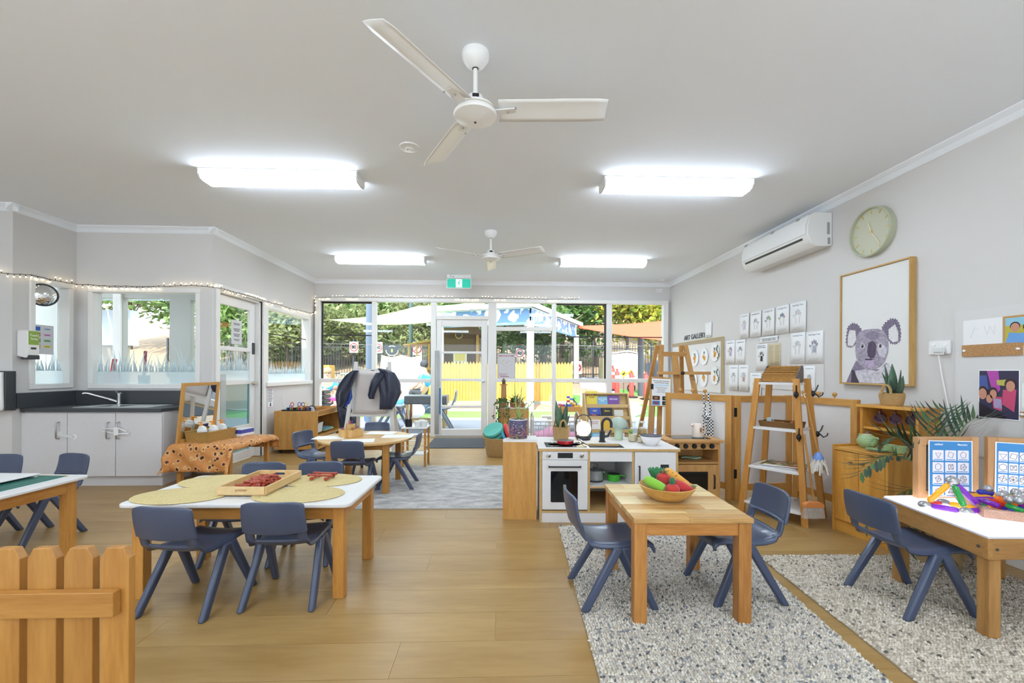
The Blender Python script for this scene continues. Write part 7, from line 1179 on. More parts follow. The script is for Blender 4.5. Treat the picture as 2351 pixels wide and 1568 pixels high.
ss = thing('song_sheet', 'clipboard with an animal action song sheet hung on the wooden easel', 'song sheet', (1.885, 4.93, .915), rot=(D(-6), D(3), D(2))); sw, sh = .22, .31; ob('clipboard', M().box(-sw/2 - .01, .002, -sh/2 - .01, sw/2 + .01, .006, sh/2 + .02), ew(), ss); ob('sheet', M().box(-sw/2, -.0005, -sh/2, sw/2, .002, sh/2), mPaper, ss); ob('clip', M().box(-sw/2 - .015, -.008, .03, -sw/2 + .015, .006, .09), mBlack, ss); text('song_title', 'Barramundi Australian\nAnimal Action Song', .021, mInk, ss, (0, -.001, sh * .38), ext=.0002, bold=.0003); ob('blue_band', M().box(-sw * .42, -.0008, sh * .235, sw * .42, -.0005, sh * .29), P('pale_blue', 'bcd6e6', .7), ss); text('song_words', 'Barramundi Barramundi\nCockatoo, Cockatoo\nEmu and koala\nEmu and koala\nKangaroo Kangaroo', .0145, mType, ss, (0, -.001, sh * .09), ext=.0002)
for x_, z_, c, c2 in ((-.27, -.22, '4a2e22', 'b07a4a'), (.26, -.22, '1e2a28', '8a8a3a'), (-.27, -.40, '3f78b8', 'b03a34'), (.26, -.40, '202c30', '5a6a50')): ob('animal_picture', M().box(sw * (x_ - .2), -.0009, sh * (z_ - .075), sw * (x_ + .2), -.0005, sh * (z_ + .075)), P('apic' + c, c, .6, var=.3, vs=80), ss); ob('animal_shape', M().sph((sw * x_, -.001, sh * z_), (.024, .0008, .012), 12, 6), P('ashape' + c2, c2, .6), ss)
ps = thing('plant_stand', 'low beech cupboard by the window holding small pot plants', 'cupboard', (.02, 7.0, 0)); ob('cupboard_body', M().box(0, 0, 0, .50, .38, .545), beech('z'), ps, bevel=.003); ob('cupboard_top', M().box(-.008, -.008, .545, .508, .388, .56), mKW, ps, bevel=.002)
lh = thing('lighthouse_ornament', 'wooden lighthouse tower with a dark lantern top on the plant cupboard', 'ornament', (.115, 7.12, .5605)); ob('tower', M().prism([(-.05, 0), (.05, 0), (.04, .36), (-.04, .36)], -.04, .04, 'y'), wood('tower_oak', 'b98a50', '9c7038', 'z'), lh); ob('gallery', M().box(-.06, -.05, .36, .06, .05, .375), wood('tower_oak', 'b98a50', '9c7038', 'x'), lh); ob('lantern', M().box(-.028, -.028, .375, .028, .028, .43), P('lantern_brown', '5a4038', .5), lh); ob('roof', M().lathe([(.045, .43), (.02, .45), (.006, .47), (0, .475)], 4), P('lantern_brown', '5a4038', .5), lh)
mPot = P('terracotta', 'b0764e', .8); mLf = P('pot_leaf', '5f7a4a', .55, rnd=.3)
def potplant(loc, lab, r_, h_, n, L, w, seed, mat=mLf, up=.8):
    t = thing('small_pot_plant', lab, 'pot plant', loc); ob('pot', M().lathe([(r_ * .7, 0), (r_ * .75, .003), (r_, h_), (r_ * .88, h_), (r_ * .85, h_ * .8), (0, h_ * .8)], 18), mPot, t, smooth=True); q = random.Random(seed)
    for k in range(n): a = q.uniform(0, 6.28); l = L * q.uniform(.6, 1); z = q.uniform(.3, 1) * up; ob('leaf', M().leaf((0, 0, h_ * .8), (l * math.cos(a) * (1 - z * .5), l * math.sin(a) * (1 - z * .5), h_ * .8 + l * z), w, bend=.12), mat, t, smooth=True)
potplant((.27, 7.16, .5605), 'bushy grey green pot plant beside the lighthouse', .06, .08, 26, .2, .03, 1); potplant((.40, 7.13, .5605), 'upright pot plant at the kitchen end of the plant cupboard', .045, .09, 18, .17, .022, 2, P('pot_leaf2', '7f9468', .55, rnd=.3)); potplant((.44, 7.06, .5605), 'tiny terracotta pot seedling at the cupboard corner', .028, .05, 7, .06, .014, 3); potplant((.30, 7.05, .5605), 'shallow terracotta bowl succulent before the bushy plant', .05, .04, 14, .06, .02, 4, P('pot_leaf3', '55683f', .5)); potplant((.33, 7.27, .5605), 'tall spiky pot plant against the window', .05, .08, 16, .26, .025, 5)
iv = thing('trailing_ivy', 'trailing ivy spilling over the window end of the plant cupboard', 'trailing plant', (.09, 7.02, .5605)); ob('pot', M().lathe([(.05, 0), (.06, .09), (.05, .09), (0, .07)], 16), mPot, iv, smooth=True); rr = random.Random(31); mIv = P('ivy_green', '4a6b3a', .5, rnd=.3)
for k in range(11):
    x_ = rr.uniform(-.14, .12); dz = rr.uniform(.15, .52); pts_ = [Vector((0, 0, .09)), Vector((x_ * .4, -.03, .14)), Vector((x_ * .8, -.055, .08)), Vector((x_, -.062, -dz * .5)), Vector((x_ + rr.uniform(-.02, .02), -.06, -dz))]; ob('vine', M().tube(pts_, .0025, 5), mIv, iv); 
    for j in range(10): q = pts_[1 + j % 3].lerp(pts_[2 + j % 3], rr.random()); a = rr.uniform(0, 6.28); ob('leaf', M().leaf(q, q + Vector((.035 * math.cos(a), -.02, .03 * math.sin(a))), .026, nrm=(0, -1, .2)), mIv, iv)
ev = thing('evacuation_diagram', 'evacuation diagram with red headings taped to the window by the exit door', 'notice', onY(1162.5, 840, YB + .02)); ew2, eh = .315, .44; ob('sheet', M().box(-ew2/2, -.003, -eh/2, ew2/2, 0, eh/2), P('laminated_grey', 'cfcdd0', .5), ev); ob('frame', M().box(-ew2/2, -.004, -eh/2, -ew2/2 + .012, -.003, eh/2).box(ew2/2 - .012, -.004, -eh/2, ew2/2, -.003, eh/2).box(-ew2/2, -.004, eh/2 - .012, ew2/2, -.003, eh/2).box(-ew2/2, -.004, -eh/2, ew2/2, -.003, -eh/2 + .012), P('frame_grey', 'b9b6b8', .5), ev); mRedB = P('heading_red', 'a85a6e', .6); ob('heading_band', M().box(-ew2 * .42, -.0036, eh * .38, ew2 * .42, -.003, eh * .42), mRedB, ev); text('heading', 'EVACUATION DIAGRAM', .015, mPaper, ev, (0, -.0038, eh * .40), ext=.0002); ob('key_bars', M().box(-ew2 * .42, -.0036, -eh * .33, ew2 * .1, -.003, -eh * .315).box(-ew2 * .42, -.0036, -eh * .38, ew2 * .0, -.003, -eh * .365).box(-ew2 * .34, -.0036, -eh * .44, ew2 * .15, -.003, -eh * .41), mRedB, ev)
m = M(); rr = random.Random(3)
for k in range(18): x_, z_ = rr.uniform(-.11, .1), rr.uniform(-.06, .1); m.box(x_, -.0035, z_, x_ + rr.uniform(.01, .05), -.003, z_ + .002).box(x_, -.0035, z_ - .02, x_ + .002, -.003, z_)
ob('floor_plan', m, P('plan_grey', '8f8d92', .7), ev); ob('yellow_mark', M().box(-.07, -.0037, .09, -.035, -.003, .1), P('mark_yellow', 'd6c83a', .6), ev)
# ---------------------------------------------------------------- outside: ground
def tz(y): return -.05 if y < 13 else -.05 + .15 * (y - 13) + max(0, y - 21) * .09
def slab(name, poly, z, mat, kind='structure'): o = ob(name, M().prism(poly, z - .1, z), mat); o['kind'] = kind; return o
slab('ground_rubber', [(-9, YB + .15), (6, YB + .15), (6, 9.1), (-9, 9.1)], -.05, P('rubber_grey', '62676e', .95, var=.15, vs=120))
slab('ground_path', [(-12, 9.1), (8, 9.1), (8, 11.2), (-12, 11.2)], -.05, P('path_blue_grey', '878b94', .95, var=.06, vs=60))
slab('ground_side', [(-16, 4.4), (XL - .16, 4.4), (XL - .16, 9.1), (-16, 9.1)], -.06, P('path_blue_grey', 'a9adb4', .95, var=.06, vs=60))
mGrass = P('lawn', '6a9a48', .95, var=.2, vs=30, bump=.5, bs=200)
slab('ground_lawn', [(-12, 11.2), (2.6, 11.2), (2.6, 13.0), (-12, 13.0)], -.05, mGrass)
mMul = P('bark_mulch', '94806c', .95, var=.4, vs=25, bump=.7, bs=60)
sl_ = ob('ground_slope', M().grid(lambda u, v: (-26 + 52 * u, 13 + 30 * v * v + 2 * v, tz(13 + 30 * v * v + 2 * v) + .05 * math.sin(u * 60 + v * 20)), 60, 30), mMul); sl_['kind'] = 'structure'
ob('ground_right_lawn', M().grid(lambda u, v: (2.6 + 9 * u, 11.2 + 5.2 * v, tz(11.2 + 5.2 * v) + .015), 6, 10), P('lawn_right', '548a3e', .95, var=.2, vs=30, bump=.5, bs=200))['kind'] = 'structure'
pth = [(2.2, 11.2), (3.6, 11.2), (4.4, 12.6), (4.6, 14.2), (4.4, 16.5), (5.0, 19.2), (3.6, 19.2), (3.2, 16.5), (2.8, 14.5), (2.4, 13)]
m = M(); m.poly([(x_, y_, tz(y_) + .03) for x_, y_ in pth]); bm = bmesh.new(); me = m.mesh('ground_curved_path'); bm.from_mesh(me); bmesh.ops.triangulate(bm, faces=bm.faces); bm.to_mesh(me); bm.free()
ob('ground_curved_path', me, P('path_lilac_grey', '9499a6', .95, var=.06, vs=60))['kind'] = 'structure'
slab('ground_concrete', [(-12, 13.0), (2.2, 13.0), (2.2, 13.7), (-12, 13.7)], -.02, P('yard_concrete', 'b3aea4', .9))
# ---------------------------------------------------------------- tubular fence
tf = thing('tubular_fence', 'black tubular hoop top fence along the mulch bank', 'fence', (0, 19, tz(19))); mIron = P('fence_black', '2c3036', .6); rq = random.Random(1)
pk_ = M().tube([(0, 0, .05), (0, 0, 1.5)], .012, 5).mesh('fence_rod'); pk_.materials.append(mIron)
for k in range(230): ob('fence_rod', pk_, mIron, tf, loc=(-13.8 + k * .115, 0, 0))
for z_ in (.18, 1.3): ob('fence_rail', M().box(-14, -.02, z_ - .02, 13, .02, z_ + .02), mIron, tf)
for k in range(11): ob('fence_post', M().box(-14 + k * 2.6, -.03, 0, -13.94 + k * 2.6, .03, 1.65), mIron, tf)
m = M()
for k in range(115): m.tube([(-13.8 + k * .23 + .0575 - .0575 * math.cos(a), 0, 1.5 + .07 * math.sin(a)) for a in (0, .8, 1.57, 2.34, 3.14)], .01, 4)
ob('hoops', m, mIron, tf)['kind'] = 'stuff'
# picket fences of the yard
yel = wood('fence_pine', 'cfa050', 'b98434', 'z', rough=.7, rnd=.1); yp = thing('yard_picket_fence', 'golden timber picket fence before the gazebo', 'fence', (0, 13.95, tz(13.95)))
pm2 = M().prism([(-.045, .1), (.045, .1), (.045, 1.27), (0, 1.36), (-.045, 1.27)], 0, .02, 'y').mesh('picket'); pm2.materials.append(yel)
for k in range(43): ob('picket', pm2, yel, yp, loc=(-1.72 + k * .098, 0, 0))
for z_ in (.25, 1.15): ob('rail', M().box(-1.78, .02, z_ - .045, 2.45, .06, z_ + .045), yel, yp)
ob('sleeper', M().box(-1.78, -.05, -.1, 2.45, .05, .1), P('sleeper_grey', '9a958c', .9), yp)
# ---------------------------------------------------------------- gazebo
gz = thing('gazebo', 'white gazebo with blue and white cut-out fascia panels', 'gazebo', (0, 0, 0)); G0, G1, G2 = Vector((1.0, 13.0, 0)), Vector((-1.83, 14.2, 0)), Vector((3.27, 17.9, 0)); G3 = G1 + (G2 - G0); mGW = P('gazebo_white', 'e2e4e2', .6)
def fasmat():
    m, t, b = nodes('leaf_cutout_fascia'); v = t.nodes.new('ShaderNodeTexVoronoi'); v.inputs['Scale'].default_value = 3.2; v.feature = 'DISTANCE_TO_EDGE'; tc = t.nodes.new('ShaderNodeTexCoord'); n = t.nodes.new('ShaderNodeTexNoise'); n.inputs['Scale'].default_value = 3; mx = t.nodes.new('ShaderNodeMix'); mx.data_type = 'RGBA'; mx.inputs[0].default_value = .35; t.links.new(tc.outputs['Object'], n.inputs['Vector']); t.links.new(tc.outputs['Object'], mx.inputs[6]); t.links.new(n.outputs['Color'], mx.inputs[7]); t.links.new(mx.outputs[2], v.inputs['Vector'])
    cr = t.nodes.new('ShaderNodeValToRGB'); cr.color_ramp.interpolation = 'CONSTANT'; cr.color_ramp.elements[0].color = lin('6f94c4'); cr.color_ramp.elements[1].position = .13; cr.color_ramp.elements[1].color = lin('f4f4f0'); t.links.new(v.outputs['Distance'], cr.inputs[0]); t.links.new(cr.outputs[0], b.inputs['Base Color']); return m
mFas = fasmat(); mFb = P('fascia_blue', '6f94c4', .6)
for p in (G0, G1, G2): ob('post', M().box(p.x - .1, p.y - .1, tz(p.y), p.x + .1, p.y + .1, 2.65), mGW, gz)
for a, b in ((G0, G1), (G0, G2)):
    n_ = 2 if (b - a).length < 4 else 4
    for k in range(n_): p, q = a.lerp(b, k / n_), a.lerp(b, (k + 1) / n_); ob('fascia_panel', M().beam(p + Vector((0, 0, 2.8)), q + Vector((0, 0, 2.8)), .03, .46), mFas, gz); ob('panel_edge', M().beam(p + Vector((0, -.02, 2.57)), q + Vector((0, -.02, 2.57)), .04, .05).beam(p + Vector((0, -.02, 2.57)), p + Vector((0, -.02, 3.03)), .04, .05), mFb, gz)
pk3 = (G0 + G3) / 2 + Vector((0, 0, 3.7)); c4 = [p + (p - (G0 + G3) / 2).normalized() * .35 + Vector((0, 0, 3.05)) for p in (G0, G2, G3, G1)]
for k in range(4): a, b = c4[k], c4[(k + 1) % 4]; ob('roof_face', M().add([a, b, pk3], [(0, 1, 2)]), mGW, gz, solid=.03); ob('gutter', M().beam(a + Vector((0, 0, .05)), b + Vector((0, 0, .05)), .1, .14), mGW, gz)
ob('soffit', M().add([p - Vector((0, 0, .02)) for p in c4], [(0, 1, 2, 3)]), mGW, gz)
# ---------------------------------------------------------------- sails and posts
def sail(name, lab, P4, mat, n=14, sag=.25):
    A, B, C, D_ = [Vector(p) for p in P4]
    def fn(u, v): p = A.lerp(B, u).lerp(D_.lerp(C, u), v); return p + Vector((0, 0, -sag * math.sin(math.pi * u) * .5 - sag * math.sin(math.pi * v) * .5))
    o = ob(name, M().grid(fn, n, n), mat, smooth=True, solid=.01); tag(o, lab, 'shade sail'); return o
def sailmat(name, c):
    m = bpy.data.materials.new(name); m.use_nodes = True; t = m.node_tree; N = t.nodes; N.clear(); o = N.new('ShaderNodeOutputMaterial'); mx = N.new('ShaderNodeMixShader'); d = N.new('ShaderNodeBsdfDiffuse'); tl = N.new('ShaderNodeBsdfTranslucent'); d.inputs[0].default_value = tl.inputs[0].default_value = lin(c); mx.inputs[0].default_value = .55; t.links.new(d.outputs[0], mx.inputs[1]); t.links.new(tl.outputs[0], mx.inputs[2]); t.links.new(mx.outputs[0], o.inputs[0]); return m
sail('green_shade_sail', 'lime green shade sail stretched over the yard', [onY(755, 734, 14), onY(960, 702, 18), onY(1135, 682, 18.5), onY(1010, 738, 13.2)], sailmat('sail_green', 'cfeeb0'))
sail('orange_shade_sail', 'orange shade sail between the gazebo and the shed', [onY(1326, 748, 17.6), onY(1580, 730, 15), onY(1600, 790, 12), onY(1330, 752, 17.4)], sailmat('sail_orange', 'f0876a'), sag=.12)
def post(px, y, ztop, r_, c, lab): x_ = onY(px, 852, y).x; o = ob('steel_post', M().tube([(0, 0, 0), (0, 0, ztop - tz(y))], r_, 14), P('post' + c, c, .5), smooth=True, loc=(x_, y, tz(y))); tag(o, lab, 'post')
post(847, 10.0, 3.4, .07, '5f6f82', 'thick blue grey steel post outside the far left window'); post(943, 18, 5.0, .08, '3f545c', 'slim dark steel post holding the green sail'); post(1471, 15.2, 2.55, .1, '46525c', 'dark steel post beside the tricycles'); post(1118, 18.5, 5.2, .08, '46607c', 'blue steel post above the gazebo roof')
# ---------------------------------------------------------------- signs
def roadsign(px, py, y, r_, kind, lab, ang=0):
    p = onY(px, py, y); t = thing('road_sign', lab, 'sign', p, group=None); t.rotation_euler = (0, D(ang), 0); ob('sign_plate', M().prism(rrect(2.2 * r_, 2.8 * r_ if not ang else 2.2 * r_, .1 * r_), 0, .01, 'y'), mPaper, t); mR = P('sign_red', 'c0303a', .5)
    if kind == 'noentry': ob('red_disc', M().prism([(r_ * math.cos(D(a)), r_ * math.sin(D(a))) for a in range(0, 360, 12)], -.006, 0, 'y'), mR, t); ob('white_bar', M().box(-.7 * r_, -.01, -.14 * r_, .7 * r_, -.006, .14 * r_), mPaper, t)
    else: ob('red_ring', M().tube([(.92 * r_ * math.cos(D(a)), -.008, .92 * r_ * math.sin(D(a))) for a in range(0, 360, 12)], .13 * r_, 6, True), mR, t)
    if kind == 'noturn': ob('arrow', M().box(-.28 * r_, -.006, -.5 * r_, -.08 * r_, -.002, .2 * r_).box(-.28 * r_, -.006, .05 * r_, .5 * r_, -.002, .25 * r_), mBlack, t); ob('red_slash', M().beam((-.65 * r_, -.01, -.65 * r_), (.65 * r_, -.01, .65 * r_), .01, .18 * r_), mR, t)
    elif kind != 'noentry': text('speed_number', kind, 1.15 * r_, mBlack, t, (0, -.008, 0), (math.pi / 2, 0, 0), ext=.003, bold=.01)
roadsign(812.5, 797, 18.85, .17, '80', 'eighty speed limit sign on the tubular fence'); roadsign(868, 798, 18.85, .17, '40', 'forty speed limit sign on the tubular fence'); roadsign(957, 800, 18.85, .2, 'noturn', 'no right turn sign on the tubular fence'); roadsign(1193, 811, 16.5, .15, '60', 'tilted sixty speed sign beside the gazebo post', 14); roadsign(1324, 844, 18.85, .2, 'noentry', 'no entry sign on the tubular fence')
kh = thing('koala_face_sign', 'dark koala head cut-out on the tubular fence', 'sign', onY(900, 805, 18.8)); ob('white_outline', M().prism([(.27 * math.cos(D(a)), .22 * math.sin(D(a))) for a in range(0, 360, 15)], 0, .01, 'y'), mPaper, kh); ob('head', M().prism([(.24 * math.cos(D(a)), .19 * math.sin(D(a))) for a in range(0, 360, 15)], -.01, 0, 'y'), P('sign_navy', '1f2a38', .5), kh)
for s in (-1, 1): ob('ear', M().prism([(s * .24 + .11 * math.cos(D(a)), .14 + .11 * math.sin(D(a))) for a in range(0, 360, 20)], -.012, 0, 'y'), P('sign_navy', '1f2a38', .5), kh)
ob('nose', M().prism([(.04 * math.cos(D(a)), .08 * math.sin(D(a))) for a in range(0, 360, 20)], -.016, -.01, 'y'), P('sign_lime', '9ad04a', .5), kh)
# ---------------------------------------------------------------- trees
def crown(seed, n, sz):
    r_ = np.random.default_rng(seed); c = r_.normal(0, .46, (26, 3)); k = r_.integers(0, 26, n); pts_ = c[k] + r_.normal(0, .2, (n, 3)); d = r_.normal(0, 1, (n, 3)); d /= np.linalg.norm(d, axis=1)[:, None]; e = np.cross(d, r_.normal(0, 1, (n, 3))); e /= np.linalg.norm(e, axis=1)[:, None]; s = sz * r_.uniform(.6, 1.3, (n, 1))
    V = np.stack([pts_ - d * s, pts_ + e * s * .45, pts_ + d * s, pts_ - e * s * .45], 1).reshape(-1, 3); me = bpy.data.meshes.new('crown'); me.from_pydata(V.tolist(), [], [(4*i, 4*i+1, 4*i+2, 4*i+3) for i in range(n)]); return me
def leafmat(name, c, c2):
    m, t, b = nodes(name); n = t.nodes.new('ShaderNodeTexNoise'); n.inputs['Scale'].default_value = 7; tc = t.nodes.new('ShaderNodeTexCoord'); t.links.new(tc.outputs['Object'], n.inputs['Vector']); cr = t.nodes.new('ShaderNodeValToRGB'); cr.color_ramp.elements[0].position = .4; cr.color_ramp.elements[1].position = .62; cr.color_ramp.elements[0].color = lin(c); cr.color_ramp.elements[1].color = lin(c2); t.links.new(n.outputs['Fac'], cr.inputs[0]); t.links.new(cr.outputs[0], b.inputs['Base Color']); b.inputs['Roughness'].default_value = .6; b.inputs['Subsurface Weight'].default_value = 0
    tl = t.nodes.new('ShaderNodeBsdfTranslucent'); t.links.new(cr.outputs[0], tl.inputs[0]); mx = t.nodes.new('ShaderNodeMixShader'); mx.inputs[0].default_value = .4; o = t.nodes['Material Output']; t.links.new(b.outputs[0], mx.inputs[1]); t.links.new(tl.outputs[0], mx.inputs[2]); t.links.new(mx.outputs[0], o.inputs[0]); return m
LM = [leafmat('leaf_bush', '4f7038', '93b06a'), leafmat('leaf_olive', '66703f', '9aa270'), leafmat('leaf_yellow', '7f9a3c', 'd6c24a'), leafmat('leaf_deep', '35562c', '6f9448')]; CR = []
for i in range(4): me = crown(40 + i, 3000, .085); me.materials.append(LM[i]); CR.append(me)
mBark = P('bark', '6a5c50', .95, var=.3, vs=20); mPale = P('pale_bark', 'b5a898', .9, var=.2, vs=12)
def tree(px, y, zc, rx, rz_, kind, lab, bark=mBark, tr=.1, lean=0):
    x_ = onY(px, 852, y).x; t = thing('tree', lab, 'tree', (x_, y, tz(y) - .05), rq.uniform(0, 6)); b = t.location.z; h = zc - b; ob('trunk', M().tube([(0, 0, 0), (lean * .3, 0, h * .4), (lean, 0, h)], [tr, tr * .8, tr * .4], 10), bark, t, smooth=True)
    for k in range(4): a = k * 1.6 + rq.random(); ob('branch', M().tube([(lean * .3, 0, h * (.4 + .1 * k)), (lean * .6 + .5 * rx * math.cos(a), .5 * rx * math.sin(a), h * (.7 + .1 * k)), (lean + rx * math.cos(a), rx * math.sin(a), h * (.95 + .08 * k))], [tr * .45, tr * .3, tr * .1], 7), bark, t, smooth=True)
    o = ob('crown', CR[kind], None, t, loc=(lean, 0, h)); o.scale = (rx, rx, rz_); o['kind'] = 'stuff'
TR = [(700, 24, 4.2, 2.3, 1.9, 0, 'feathery green tree behind the far left window'), (790, 22, 3.0, 2.0, 1.4, 1, 'olive brown shrub tree behind the 80 sign'), (770, 27, 6.2, 2.8, 2.2, 0, 'tall green tree high above the far left window'), (880, 25, 4.6, 2.4, 2.0, 0, 'green tree behind the green sail'), (960, 21.5, 3.6, 1.5, 1.6, 1, 'many stemmed olive tree beside the slim steel post'), (940, 29, 6.8, 3.0, 2.4, 3, 'broad dark tree behind the green sail'), (1040, 24, 3.9, 2.0, 1.8, 3, 'dark green tree behind the cubby house'), (1110, 28, 6.5, 3.0, 2.4, 0, 'tall tree above the exit door transom'), (1180, 20.5, 3.7, 1.5, 1.3, 3, 'pale trunked tree behind the gazebo'), (1250, 19.8, 3.6, 1.9, 1.5, 3, 'thick trunked dark tree behind the gazebo'), (1290, 24, 5.9, 2.8, 2.0, 3, 'large dark tree above the gazebo roof'), (1370, 22, 4.3, 2.2, 2.0, 3, 'dark tree behind the orange sail'), (1440, 21, 4.6, 2.2, 1.9, 2, 'yellow leafed tree above the cream shed'), (1510, 20.5, 3.6, 1.8, 1.8, 2, 'yellow green tree behind the dark fence'), (1490, 28, 6.8, 3.2, 2.6, 2, 'tall yellowing tree behind the cream shed'), (560, 22, 4.0, 2.6, 2.2, 0, 'green tree seen through the left glazed door'), (660, 20.5, 3.2, 1.8, 1.5, 1, 'olive tree seen through the left wall window'), (420, 24, 6.2, 3.0, 2.2, 0, 'green tree rising behind the white building'), (300, 26, 6.5, 3.2, 2.2, 1, 'olive tree behind the white building roof'), (1170, 32, 8.5, 4, 2.8, 0, 'distant tall tree behind the gazebo'), (1400, 33, 8.5, 4, 2.8, 3, 'distant tall tree behind the orange sail'), (850, 34, 8.0, 4, 2.8, 3, 'distant tall tree behind the left windows')]
for i, (px, y, zc, rx, rz_, k, l) in enumerate(TR): tree(px, y, zc, rx, rz_, k, l, mPale if i in (2, 8, 13) else mBark, .22 if i == 9 else (.16 if i in (2, 8, 10, 11) else .09), lean=(.6 if i in (9, 11) else 0))
# ---------------------------------------------------------------- cubby house with slide
cu = thing('cubby_house', 'timber cubby house on a raised deck with a green slide', 'cubby house', (onY(1065, 852, 17).x, 17, tz(17))); bw_ = P('brown_board', '6a5034', .8, var=.2, vs=20); yl = wood('cubby_pine', 'c9a25a', 'a8803e', 'x')
for x_ in (-1.0, .55): [ob('deck_post', M().box(x_ - .05, y_ - .05, 0, x_ + .05, y_ + .05, 2.05), yl, cu) for y_ in (-.6, .8)]
ob('deck', M().box(-1.7, -.7, .62, .7, .9, .72), yl, cu); ob('back_wall', M().box(-.95, .3, .72, .5, .36, 2.1), bw_, cu)
for z_ in (1.35, 1.6, 1.85): ob('wall_board', M().box(-.95, -.55, z_, .45, -.5, z_ + .23), bw_, cu)
ob('porthole', M().tube([(-.15 + .13 * math.cos(D(a)), -.57, 1.95 + .13 * math.sin(D(a))) for a in range(0, 360, 24)], .02, 6, True), P('porthole_brass', 'c9a24a', .4), cu); ob('porthole_glass', M().prism([(-.15 + .12 * math.cos(D(a)), 1.95 + .12 * math.sin(D(a))) for a in range(0, 360, 24)], -.57, -.56, 'y'), mDark, cu); ob('roof', M().prism([(-1.2, 2.05), (.75, 1.95), (.5, 2.35), (-1.0, 2.4)], -.8, .9, 'y'), bw_, cu)
ob('side_roof', M().beam((-2.2, 0, 1.55), (-1.1, 0, 1.75), 1.4, .06), yl, cu); [ob('side_post', M().box(x_, -.6, .3, x_ + .07, -.53, 1.6), yl, cu) for x_ in (-2.05, -1.75, -1.3)]; ob('white_gate', M().box(-.35, -.62, .72, .15, -.58, 1.3), mGW, cu)
for x_ in (-.24, -.1, .04): ob('yellow_counter', M().box(x_ - .045, -.65, .98, x_ + .045, -.62, 1.25), P('bead_yellow', 'e0c22a', .5), cu); ob('gate_slot', M().box(x_ - .02, -.63, .76, x_ + .02, -.615, .94), mDark, cu)
ob('slide_bed', M().beam((.45, -.7, .72), (.95, -2.0, .02), .42, .03), P('slide_green', '2f7a55', .4), cu); [ob('slide_side', M().beam((.45 + s * .2, -.7, .8), (.95 + s * .2, -2.0, .1), .03, .16), P('slide_green', '2f7a55', .4), cu) for s in (-1, 1)]; ob('ladder', M().beam((-2.0, -.65, .62), (-2.6, -1.4, 0), .06, .05).beam((-1.6, -.65, .62), (-2.2, -1.4, 0), .06, .05), yl, cu); ob('eucalypt_trunk', M().tube([(-.7, -1.1, 0), (-.75, -1.1, .9), (-.85, -1.1, 2.2)], [.11, .09, .08], 10), mPale, cu)
# ---------------------------------------------------------------- yard furniture
wp2 = thing('white_canvas_shelter', 'white wavy topped canvas play shelter in the yard', 'play shelter', (onY(922, 852, 13.4).x, 13.4, tz(13.4))); ob('canvas', M().grid(lambda u, v: ((-.62 + 1.24 * u) * (1.12 - .14 * v), -.35 * (1 - v) ** 1.5, .2 + 1.42 * v * (1 + .0) - .07 * v * math.sin(math.pi * ((u * 2) % 1)) ), 24, 10), P('canvas_white', 'd5dedb', .8), wp2, smooth=True, solid=.02); [ob('shelter_leg', M().tube([(s * .64, 0, 0), (s * .6, 0, 1.55)], .02, 6), mSteel, wp2) for s in (-1, 1)]; ob('blue_skirt', M().box(-.66, -.5, .0, .66, -.4, .22), P('skirt_blue', 'a8c4d2', .7), wp2)
for px, y, l, c in ((805, 14.2, 'beside the thick steel post', '8fb8b4'), (845, 14.8, 'behind the thick steel post', '6fb0c4')):
    cf_ = thing('climbing_frame', 'teal metal climbing frame %s' % l, 'climbing frame', (onY(px, 852, y).x, y, tz(y))); mT = P('frame' + c, c, .4); [ob('hoop', M().tube([(-.45, y_, 0), (-.35, y_, .75), (-.2, y_, .92), (.2, y_, .92), (.35, y_, .75), (.45, y_, 0)], .022, 7), mT, cf_, smooth=True) for y_ in (-.3, .3)]; [ob('rung', M().tube([(x_, -.3, z_), (x_, .3, z_)], .018, 6), mT, cf_) for x_, z_ in ((-.4, .4), (.4, .4), (-.2, .92), (.2, .92))]; ob('cross_rail', M().tube([(-.4, -.3, .45), (.4, -.3, .45)], .018, 6), mT, cf_)
bx2 = thing('dark_planter_box', 'low dark blue timber planter in the yard', 'planter', (onY(806, 852, 12.6).x, 12.6, tz(12.6))); [ob('board', M().box(-.45, -.2, .2 * k, .45, .2, .2 * k + .19), P('planter_slate', '4f5d74', .8), bx2) for k in range(5)]; bx2.scale = (1, 1, .95)
vz = thing('yellow_urn', 'tall ochre glazed urn beside a slate box', 'urn', (onY(991, 852, 12.5).x, 12.5, -.05)); ob('urn_body', M().lathe([(.1, .4), (.13, .42), (.2, .6), (.2, .72), (.13, .9), (.11, .95), (.13, .98)], 24), P('urn_ochre', 'dda84e', .5), vz, smooth=True); ob('slate_plinth', M().box(-.32, -.14, 0, .16, .2, .4), P('planter_slate', '4f5d74', .8), vz)
pl2 = thing('sleeper_planter', 'grey sleeper raised garden bed before the picket fence', 'garden bed', (0, 0, 0)); pA, pB, pC = onZ(1205, 928, -.05), onZ(1263, 938, -.05), onZ(1349, 916, -.05); mSl = P('sleeper_blue_grey', '8f98a8', .85, var=.08, vs=10)
for a, b in ((pA, pB), (pB, pC)): [ob('sleeper', M().beam(a + Vector((0, 0, .075 + .145 * k)), b + Vector((0, 0, .075 + .145 * k)), .08, .14), mSl, pl2, bevel=.008) for k in range(3)]
ob('sand', M().add([pA + Vector((0, 0, .4)), pB + Vector((0, 0, .4)), pC + Vector((0, 0, .4)), pA + (pC - pB) + Vector((0, 0, .4))], [(0, 1, 2, 3)]), P('bed_sand', 'dcd6c8', .95), pl2)
